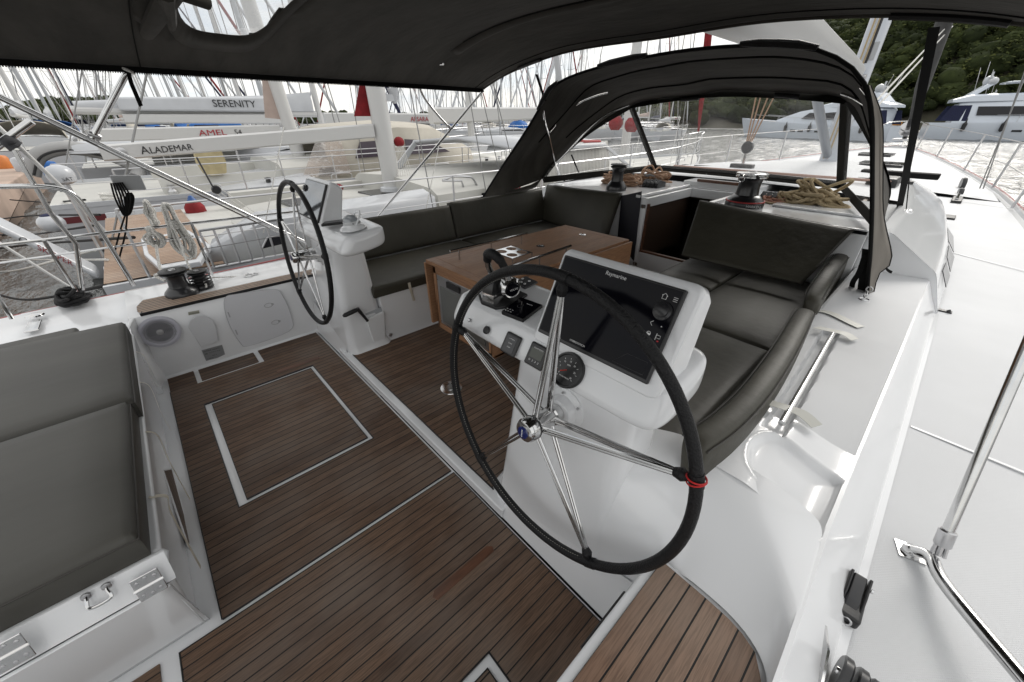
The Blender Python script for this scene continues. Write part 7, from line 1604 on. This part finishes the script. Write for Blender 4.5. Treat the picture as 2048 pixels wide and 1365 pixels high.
m = MB(); m.loft([[V(l3(p)) for p in ((-15.95,2.464,0.228), (-15.95,3.298,0.609), (-15.95,4.573,0.7), (-15.95,6.101,0.427), (-15.95,6.58,-0.078))], [V(l3(p)) + Vector((-2, 0, .15)) for p in ((-15.95,2.464,0.228), (-15.95,3.298,0.609), (-15.95,4.573,0.7), (-15.95,6.101,0.427), (-15.95,6.58,-0.078))]]); m.build('raised_saloon', HULLW, t3, ang=60)
descr = ['with a navy sail cover', 'with a grey sail cover', 'with a white hull and bare boom', 'with a pale stack pack', 'with a tall silver mast', 'with a cream dodger', 'with a dark sprayhood', 'with a blue dodger', 'with a red furled headsail', 'with two spreaders and a white boom']
protos = []
k = 0
def child_map():
    KIDS.clear()
    for o in bpy.data.objects:
        if o.parent: KIDS.setdefault(o.parent.name, []).append(o)
rnd = random.Random(5)
xs_row = [-23.6, -28.8, -34.2, -39.5, -45, -50.5, -56, -62, -68, -74, -81, -88]
kinds = [dict(mast=.46, mh=17, dodger=NAVY, sail=NAVY), dict(mast=.44, mh=19, dodger=CREAM, sail=SAILW, mastmat=MASTW), dict(mast=.47, mh=16, sail=GREYP, dodger=BLUE), dict(mast=.45, mh=18, sail=SAILP, jib=RED, mastmat=MASTW)]
for i, kd in enumerate(kinds):
    x = xs_row[i]
    tt, _, _ = sailboat('%s sailing boat in our row beyond the lettered booms, %s' % (('fourth', 'fifth', 'sixth', 'seventh')[i], ('navy sail cover and sprayhood', 'white sail cover and cream sprayhood', 'grey sail cover and blue sprayhood', 'pinkish sail cover and red headsail')[i]), x, -1 + rnd.uniform(-.4, .6), 13.5 + rnd.uniform(-1, 1.5), 4.2, 1.4, group=GR, detail=1, seed=20 + i, **kd)
    protos.append(tt)
    if i == 0:
        l4 = lambda p: (p[0] - x, p[1] - tt.location.y, p[2] + 1.0); a, b = V(l4((-23.5,16.402,1.756))), V(l4((-23.5,8.315,1.745))); m = MB(); beam(m, a, b, .28, .28, .16); bo = m.build('lettered_boom', MASTW, tt); text('boom_lettering', 'APSARA', mat('red_lettering', (.35, .02, .03)), bo, V(l4((-23.3,13.265,1.623))), (0, 1, 0), (0, 0, 1), .34, .004)
child_map()
ordn = ['eighth', 'ninth', 'tenth', 'eleventh', 'twelfth', 'thirteenth', 'fourteenth', 'fifteenth']
for i, x in enumerate(xs_row[4:]):
    c = copy_tree(protos[(i * 3 + 1) % 4]); c.location = (x, -1 + rnd.uniform(-1, 1), -1); s = rnd.uniform(.85, 1.15); c.scale = (s, s, s); c['label'] = '%s sailing boat counted from us down our row, seen only as mast and deck edges' % ordn[i]
words = ['nearest', 'second', 'third', 'fourth', 'fifth', 'sixth', 'seventh', 'eighth', 'ninth', 'tenth', 'eleventh', 'twelfth', 'thirteenth', 'fourteenth']
for i in range(9):
    c = copy_tree(protos[(i * 5 + 2) % 4]); c.location = (-60 - i * 6.5 + rnd.uniform(-.8, .8), -9.5 + rnd.uniform(-1, 1), -1); c.rotation_euler = (0, 0, pi); s = rnd.uniform(.8, 1.05); c.scale = (s, s, s * rnd.uniform(.9, 1.1))
    c['label'] = '%s sailing boat beyond the quay, its mast showing at the left' % words[i]; c['group'] = 'sailing boats beyond the quay'
for i in range(12):
    c = copy_tree(protos[(i * 3 + 1) % 4]); yy = (-3.4, -7.6, -.4)[i % 3] if i < 6 else (-4.0, 1.2, -9)[i % 3] ; c.location = (-31 - (i // 3) * 15.5 if i < 6 else -66 - (i // 3) * 13, yy, -1); 
    if i % 3 == 2 and i < 6: c.location.x = -96 - i * 2
    c.rotation_euler = (0, 0, pi / 2); s = rnd.uniform(.9, 1.12); c.scale = (s, s, s); c['label'] = '%s sailing boat moored crosswise past the quay, masthead leaning to the upper left' % (words[i],); c['group'] = 'sailing boats moored crosswise'
# third row, moored across the fairway so that its masts fill the gap between the others
for i in range(22):
    a = radians(-62 + 1.55 * i); R_ = 62 + rnd.uniform(-5, 22)
    c = copy_tree(protos[rnd.randrange(4)]); c.location = (R_ * sin(a) * 1.0, R_ * cos(a), -1); c.rotation_euler = (0, 0, rnd.choice((0, pi)) + rnd.uniform(-.08, .08)); s = rnd.uniform(.75, 1.1); c.scale = (s, s, s * rnd.uniform(.9, 1.2))
    c['label'] = 'sailing boat on the far pontoon across the water, one mast of a dense rank'; c['group'] = 'sailing boats on the far pontoon'
for i in range(26):
    a = radians(-68 + 1.5 * i); R_ = 100 + rnd.uniform(-6, 30)
    c = copy_tree(protos[rnd.randrange(4)]); c.location = (R_ * sin(a), R_ * cos(a), -1); c.rotation_euler = (0, 0, rnd.choice((0, pi)) + rnd.uniform(-.08, .08)); s = rnd.uniform(.8, 1.2); c.scale = (s, s, s * rnd.uniform(.9, 1.15))
    c['label'] = 'distant sailing boat in the farthest rank of masts'; c['group'] = 'sailing boats in the farthest rank'

# ---- quay on the left with its clutter
QM = mat('quay_concrete', (.42, .32, .26), rough=.85, var=.15, vscale=.8, bump=.3, bscale=6)
m = MB(); m.box(-29, -8.2, -6.2, -3.2, -1.6, -.15); m.box(-13, -8.2, -9, -3.2, -1.6, -.151); struct(m.build('quay', QM, bevel=.05))
for i, (u, mt_, lab) in enumerate((((-23.054,-2.187,0), BLUE, 'blue plastic tank standing on the quay'), ((-26.398,-3.261,0), HULLW, 'white motor scooter-sized crate on the quay at the left edge'), ((-28.453,-4,0), mat('orange_plastic', (.6, .2, .05)), 'orange bin on the quay at the picture edge'))):
    c = V(u); c.z = -.15; m = MB(); m.lathe([(.22, 0), (.24, .05), (.24, .42), (.19, .5), (.07, .53)], c, (0, 0, 1), 14); solo(m.build(('water_tank', 'crate', 'bin')[i], mt_), lab, ('tank', 'crate', 'bin')[i])
# mooring lines and a dinghy on davits
m = MB(); c = V((-15.5,-0.962,0.814))
t = thing('inflatable_dinghy', 'grey inflatable dinghy hung upright behind a stern on the left', 'dinghy', tuple(c))
m.tube(smoothpts([c + Vector((-.2, -.9, -.3)), c + Vector((-.2, -.6, .12)), c + Vector((-.2, 0, .26)), c + Vector((-.1, .7, .05)), c + Vector((0, 1.1, -.3)), c + Vector((.2, 1.0, -.5))], 6), .16, 12); m.build('tube', RUBG, t)
m = MB(); m.tube(smoothpts([c + Vector((-.03, -.85, -.3)), c + Vector((-.03, -.55, .1)), c + Vector((-.03, 0, .22)), c + Vector((.07, .7, .0))], 6), .025, 6); m.build('rub_strake', BLK, t)
for i, (p0, p1, p2) in enumerate((((-10.694,-2.533,-0.9), (-8.999,-1.826,-0.7), (-5.2,-0.37,0.323)), ((-14.554,-3.026,-0.9), (-12.853,-2.121,-0.6), (-6,-0.23,0.563)), ((-12.176,-2.658,-0.9), (-12.058,-2.316,-0.9), (-6.4,-0.614,0.411)))):
    m = MB(); m.tube(smoothpts([p0, p1, p2], 10), .018, 6); solo(m.build('mooring_line', ROPE_W if i == 2 else ROPE_K), ('lowest black mooring line sagging to the water at the left edge', 'black mooring line running to the neighbour\'s stern above the lower one', 'pale mooring line across the dark water on the left')[i], 'mooring line')
for i, (p0, p1, p2) in enumerate((((-12.699,-2.455,-0.3), (-14.056,-2.227,-0.6), (-6.6,-0.547,0.636)), ((-13.996,-2.569,-0.2), (-14.811,-2.163,-0.3), (-6.9,-0.461,0.702)), ((-13.362,-2.804,-0.9), (-12.149,-1.936,-0.8), (-5.9,-0.516,0.392)), ((-16.503,-2.578,-0.1), (-15.381,-1.871,-0.1), (-8,-0.601,0.751)))):
    m = MB(); m.tube(smoothpts([p0, p1, p2], 10), .014, 6); solo(m.build('mooring_line', ROPE_K if i != 2 else ROPE_W), ('dark mooring line crossing just above the white passerelle', 'dark mooring line passing behind the ball fender', 'pale mooring line under the passerelle', 'dark mooring line lying against the quay edge')[i], 'mooring line')
# small dinghy upside-down white hull, blue tarpaulin, white motor boat hull in the row
p0_, p1_ = V((-27,2.943,1.221)), V((-27,5.195,1.282)); m = MB(); m.box(-27.5, -26.9, p0_.y, p1_.y, p0_.z - .15, p0_.z + .32); solo(m.build('blue_tarpaulin', BLUE, bevel=.1), 'bright blue tarpaulin over a boat deck below the lettered sail cover', 'tarpaulin')
m = MB(); rows = []
for y, w_, z in ((-1.6, .2, 1.05), (-.8, .8, 1.2), (1.5, 1.0, 1.28), (2.8, .9, 1.2), (3.4, .5, 1.05)): rows.append([(-16.2 + w_, y, .95), (-16.2 + w_ * .9, y, z - .05), (-16.2, y, z), (-16.2 - w_ * .9, y, z - .05), (-16.2 - w_, y, .95)])
m.loft(rows, caps=True); solo(m.build('white_canopy', SAILW, ang=70), 'long white curved canopy just above the red-lettered boom', 'canopy')

# ================================================================ MOTOR YACHTS ACROSS THE WATER
MYW = mat('motor_yacht_white', (.62, .67, .74), rough=.25, coat=.3)
def motoryacht(label, loc, rz, L=24, B=5.6, s=1):
    t = thing('motor_yacht', label, 'motor yacht', loc, None, rz, local=True); n = 20
    rows = []
    for i in range(n + 1):
        u = i / n; h = B / 2 * (1 - max(0, (u - .55) / .45) ** 2.2) + .03; z = 1.9 + 1.1 * u ** 2; y = u * L; f = max(0, u - .7) / .3
        rows.append([(h * .85 * (1 - .55 * f), y - 1.6 * f, -.2), (h * .92 * (1 - .35 * f), y - 1.2 * f, .4), (h * (1 - .05 * f), y - .3 * f, z * .72), (h, y, z)])
    m = MB(); m.loft(rows); m.loft([[(-p[0], p[1], p[2]) for p in r] for r in rows]); m.add([*rows[0], *[(-p[0], p[1], p[2]) for p in reversed(rows[0])]], [tuple(range(8))]); m.build('hull', MYW, t)
    m = MB(); m.loft([[(r[3][0] * k, r[3][1], r[3][2] - .05) for k in (-1, 0, 1)] for r in rows]); m.build('deck', HULLW, t)
    def house(nm, mt_, secs):
        m = MB(); m.loft([[(w_, y, z0), (w_ * .96, y, z0 + (z1 - z0) * .75), (w_ * .84, y, z1), (-w_ * .84, y, z1), (-w_ * .96, y, z0 + (z1 - z0) * .75), (-w_, y, z0)] for y, w_, z0, z1 in secs], caps=True); return m.build(nm, mt_, t, ang=40)
    house('superstructure', MYW, ((2.2, 2.2, 1.9, 4.1), (3, 2.3, 1.9, 4.3), (11, 2.35, 1.9, 4.35), (14, 2.2, 2.0, 3.9), (18, 1.5, 2.3, 2.7)))
    house('flybridge', MYW, ((1.4, 2.1, 4.25, 4.6), (3, 2.2, 4.3, 5.1), (9, 2.0, 4.35, 5.2), (12.2, 1.4, 4.3, 4.5)))
    for s_ in (-1, 1):
        m = MB(); m.prism([(s_ * 2.36, 4.2, 2.75), (s_ * 2.40, 9.5, 2.75), (s_ * 2.36, 13.2, 2.85), (s_ * 2.2, 12.2, 3.7), (s_ * 2.26, 4.0, 3.75)], (s_ * .02, 0, 0)); m.build('side_window', DKWIN, t)
        m = MB(); m.prism([(s_ * 2.1, 1.0, 2.1), (s_ * 2.3, 3.6, 2.1), (s_ * 2.2, 3.4, 3.9), (s_ * 2.1, 1.6, 3.9)], (s_ * .03, 0, 0)); m.build('navy_awning_side', NAVY, t)
        for y in (8, 9.3, 12, 13.3):
            m = MB(); h = B / 2 * (1 - max(0, (y / L - .55) / .45) ** 2.2) * .975; m.box(s_ * h - .03, s_ * h + .03, y, y + .9, .9, 1.75); m.build('hull_window', DKWIN, t)
        for y in (3.5, 7, 11, 15):
            m = MB(); h = B / 2 * (1 - max(0, (y / L - .55) / .45) ** 2.2); m.lathe([(.05, -.6), (.22, -.45), (.24, .3), (.1, .5), (.03, .9)], (s_ * (h + .2), y, 1.5), (0, 0, 1), 12); m.build('fender', BLK, t)
        m = MB(); m.tube([(s_ * (B / 2 * (1 - max(0, (y / L - .55) / .45) ** 2.2)), y, 2.7 + 1.1 * (y / L) ** 2) for y in (6, 10, 14, 18, 22)], .03, 5)
        for y in (8, 11, 14, 17, 20): h = B / 2 * (1 - max(0, (y / L - .55) / .45) ** 2.2); m.tube([(s_ * h, y, 1.9 + 1.1 * (y / L) ** 2), (s_ * h, y, 2.7 + 1.1 * (y / L) ** 2)], .025, 4)
        m.build('bow_rail', STEELR, t)
    m = MB(); m.prism([(-1.6, 2.6, 5.0), (1.6, 2.6, 5.0), (1.3, 3.9, 6.2), (-1.3, 3.9, 6.2)], (0, .7, 0)); m.build('radar_arch', MYW, t, bevel=.1)
    m = MB(); m.ball((-.9, 4.2, 6.7), .55, 14); m.ball((1.0, 4.4, 6.5), .45, 12); m.box(-.9, .9, 4.0, 4.3, 6.9, 7.05); m.tube([(0, 4.2, 6.2), (0, 4.1, 7.6)], .12, 8); m.build('radar_dome', HULLW, t)
    m = MB()
    for x_, y_, h_ in ((-1.3, 3.4, 2.6), (1.3, 3.6, 3.0), (.4, 4.4, 2.2), (-.6, 9, 1.2)): m.tube([(x_, y_, 5.6), (x_ * 1.1, y_ - .5, 5.6 + h_)], .03, 5)
    m.build('antenna', STEELR, t)
    m = MB(); m.prism([(-1.9, 5.5, 6.25), (1.9, 5.5, 6.25), (1.7, 9.5, 6.4), (-1.7, 9.5, 6.4)], (0, 0, .16)); m.build('hardtop', MYW, t, bevel=.05)
    t.scale = (s, s, s); return t
p = V((-7.186,102.599,-1)); motoryacht('big pale blue-white motor yacht with black fenders moored at the right', (p.x, p.y, -1), radians(-80), 26, s=1.2)
p = V((-6.246,117.713,-1)); motoryacht('motor yacht with radar domes just behind the big one on the right', (p.x + 1, p.y + 9, -1), radians(-78), 24)
p = V((-10.426,82.973,-1)); motoryacht('pale motor yacht seen through the windscreen, bow pointing left', (p.x + 2, p.y + 2, -1), radians(73), 26)
p = V((-14.919,116.741,-1))
t = thing('work_boat', 'low work boat with an arch and orange rails between the two motor yachts', 'work boat', (p.x, p.y, -1), None, radians(-10), local=True)
m = MB(); m.box(-3, 3, -2, 8, .1, 1.4); m.build('hull', RUBG, t, bevel=.4, seg=3); m = MB(); m.box(-2.6, 2.6, -1.8, 7.5, 1.4, 1.75); m.build('deck', mat('deck_tan', (.45, .36, .25)), t)
m = MB(); m.tube(smoothpts([(-1.8, 0, 1.6), (-1.7, 0, 4.2), (0, 0, 5.3), (1.7, 0, 4.2), (1.8, 0, 1.6)], 5), .16, 8); m.build('arch', ALU, t)
m = MB(); m.box(-2.6, -1.6, 1, 3, 1.75, 2.4); m.box(1.6, 2.6, 1, 3, 1.75, 2.4); m.build('orange_rail', mat('orange_paint', (.5, .2, .02)), t, bevel=.1)
m = MB(); m.ball((2.9, -2.0, .8), .9, 12); m.build('fender', RUBG, t)

# ================================================================ HILLS AND FOREST
FOL = bpy.data.materials.new('pine_foliage'); FOL.use_nodes = True
nt = FOL.node_tree; b = nt.nodes['Principled BSDF']; b.inputs['Roughness'].default_value = .9; b.inputs['Specular IOR Level'].default_value = .1
at = nt.nodes.new('ShaderNodeAttribute'); at.attribute_name = 'tone'; n = nt.nodes.new('ShaderNodeTexNoise'); n.inputs['Scale'].default_value = .6; n.inputs['Detail'].default_value = 6
g = nt.nodes.new('ShaderNodeNewGeometry'); nt.links.new(g.outputs['Position'], n.inputs[0])
ma = nt.nodes.new('ShaderNodeMath'); ma.operation = 'MULTIPLY_ADD'; ma.inputs[1].default_value = .7; nt.links.new(n.outputs[0], ma.inputs[0]); nt.links.new(at.outputs['Fac'], ma.inputs[2])
r = nt.nodes.new('ShaderNodeValToRGB'); r.color_ramp.elements[0].position = .35; r.color_ramp.elements[0].color = (.018, .024, .010, 1); r.color_ramp.elements[1].position = 1.0; r.color_ramp.elements[1].color = (.085, .095, .030, 1)
e = r.color_ramp.elements.new(.7); e.color = (.042, .054, .018, 1)
nt.links.new(ma.outputs[0], r.inputs[0]); nt.links.new(r.outputs[0], b.inputs['Base Color'])
GND = mat('hill_ground', (.05, .048, .03), rough=.95, color2=(.13, .12, .10), vscale=.05)
def hill_surface(az0, az1, R0, R1, prof, name, base=-.9):
    """ground rising away from the shore; prof(azimuth in degrees) = height of the ridge"""
    def P(a, q):
        R = R0 + (R1 - R0) * q; z = base + (prof(a) - base) * (sin(min(1, q) * pi / 2) ** 1.0)
        x, y = R * sin(radians(a)), R * cos(radians(a)); z += 2.5 * noise.noise(Vector((x, y, 0)) * .03) * min(1, q * 3)
        return Vector((x, y, z))
    na = int((az1 - az0) / 1.2) + 1
    m = MB(); m.loft([[P(az0 + (az1 - az0) * i / na, q / 14) for i in range(na + 1)] for q in range(15)])
    o = m.build(name, GND); o['kind'] = 'structure'; return P
import numpy as np
def icos():
    bm = bmesh.new(); bmesh.ops.create_icosphere(bm, subdivisions=2, radius=1); v = np.array([p.co[:] for p in bm.verts]); f = np.array([[q.index for q in p.verts] for p in bm.faces]); bm.free(); return v, f
IV, IF = icos()
def forest(P, az0, az1, n, size, label, name, seed, q0=.02, tufts=60, flat=.72, qpow=1.0):
    rs = np.random.RandomState(seed); vs = []; fs = []; tn = []; o = 0
    for i in range(n):
        a = rs.uniform(az0, az1); q = q0 + (1 - q0) * rs.rand() ** qpow; c = P(a, q); s = size * rs.uniform(.6, 1.25) 
        c = np.array(c) + np.array((0, 0, s * .55)); tone = rs.uniform(0, .45)
        # lumpy core
        d = 1 + .28 * np.sin(IV @ rs.normal(0, 2.4, 3) + rs.uniform(0, 6)) + .18 * np.sin(IV @ rs.normal(0, 5, 3) + rs.uniform(0, 6))
        v = IV * d[:, None] * s * np.array((1, 1, flat)) * .74 + c
        vs.append(v); fs.append(IF + o); tn.append(np.full(len(IF), tone * .6)); o += len(v)
        # needle clumps: small tilted triangles over the crown
        u = rs.normal(0, 1, (tufts, 3)); u /= np.linalg.norm(u, axis=1)[:, None]; u[:, 2] = np.abs(u[:, 2]) * .9 + .1 * u[:, 2]
        ctr = u * s * np.array((1, 1, flat)) * rs.uniform(.72, 1.12, (tufts, 1)) + c; k = s * .075
        tri = ctr[:, None, :] + rs.normal(0, 1, (tufts, 3, 3)) * k * np.array((1, 1, .6))
        vs.append(tri.reshape(-1, 3)); fs.append(np.arange(tufts * 3).reshape(-1, 3) + o); tn.append(np.clip(tone + rs.uniform(-.1, .45, tufts), 0, 1)); o += tufts * 3
    vs = np.concatenate(vs); fs = np.concatenate(fs); tn = np.concatenate(tn)
    me = bpy.data.meshes.new(name); me.vertices.add(len(vs)); me.vertices.foreach_set('co', vs.ravel()); me.loops.add(len(fs) * 3); me.loops.foreach_set('vertex_index', fs.ravel().astype(np.int32)); me.polygons.add(len(fs)); me.polygons.foreach_set('loop_start', np.arange(0, len(fs) * 3, 3, dtype=np.int32)); me.polygons.foreach_set('loop_total', np.full(len(fs), 3, dtype=np.int32)); me.update(); me.validate()
    at = me.attributes.new('tone', 'FLOAT', 'FACE'); at.data.foreach_set('value', tn.astype(np.float32))
    ob = bpy.data.objects.new(name, me); COL.objects.link(ob); me.materials.append(FOL); tag(ob, label, 'forest'); ob['kind'] = 'stuff'; return ob
# azimuth measured from the bow towards starboard (degrees)
def pr_right(a): return curve1([(-36, 1), (-33, 7), (-31, 13), (-27.7, 20), (-23, 31), (-18.5, 38), (-15, 44), (-12.8, 49), (-11, 55), (-9.6, 63), (-6, 74), (0, 84), (8, 92), (16, 95)], a)
PR = hill_surface(-37, 16, 165, 330, pr_right, 'hill')
forest(PR, -35, 12, 4200, 4.1, 'dense dark green pine forest covering the steep hill at the upper right', 'pine_forest', 3, qpow=.8, tufts=120)
def pr_mid(a): return curve1([(-86, 2), (-75, 3), (-70, 3.5), (-60, 3.8), (-50, 3.5), (-42, 3.6), (-36, 5), (-33, 6), (-30, 8)], a)
PM = hill_surface(-86, -30, 250, 330, pr_mid, 'far_shore')
forest(PM, -85, -31, 900, 2.6, 'low dark belt of trees on the far shore behind the masts', 'shore_trees', 5, tufts=24)
def pr_left(a): return curve1([(-112, -1), (-104, 1), (-98.3, 2), (-96.4, 5), (-94.4, 10.5), (-93.2, 12.5), (-91.3, 12), (-89.1, 14.5), (-88.4, 12), (-88, 5), (-86.5, 1), (-84, -1)], a)
PL_ = hill_surface(-112, -84, 380, 520, pr_left, 'left_hill')
forest(PL_, -104, -87, 700, 3.6, 'wooded low hill behind the masts at the left', 'hill_trees', 7, tufts=30)
# rocks showing near the ridge on the right
m = MB(); rr_ = random.Random(9)
for i in range(60):
    c = PR(rr_.uniform(-16.5, -10), rr_.uniform(.9, 1.0)); m.ball(c + Vector((0, 0, 2)), rr_.uniform(1.5, 3.5), 8, (1, 1, .7))
o = m.build('rock_outcrop', mat('grey_rock', (.22, .21, .19), rough=.95, var=.2, vscale=.5), None, smooth=False); o['kind'] = 'structure'
for o in bpy.data.objects:
    for k in ('_o', '_B', '_L'):
        if k in o: del o[k]
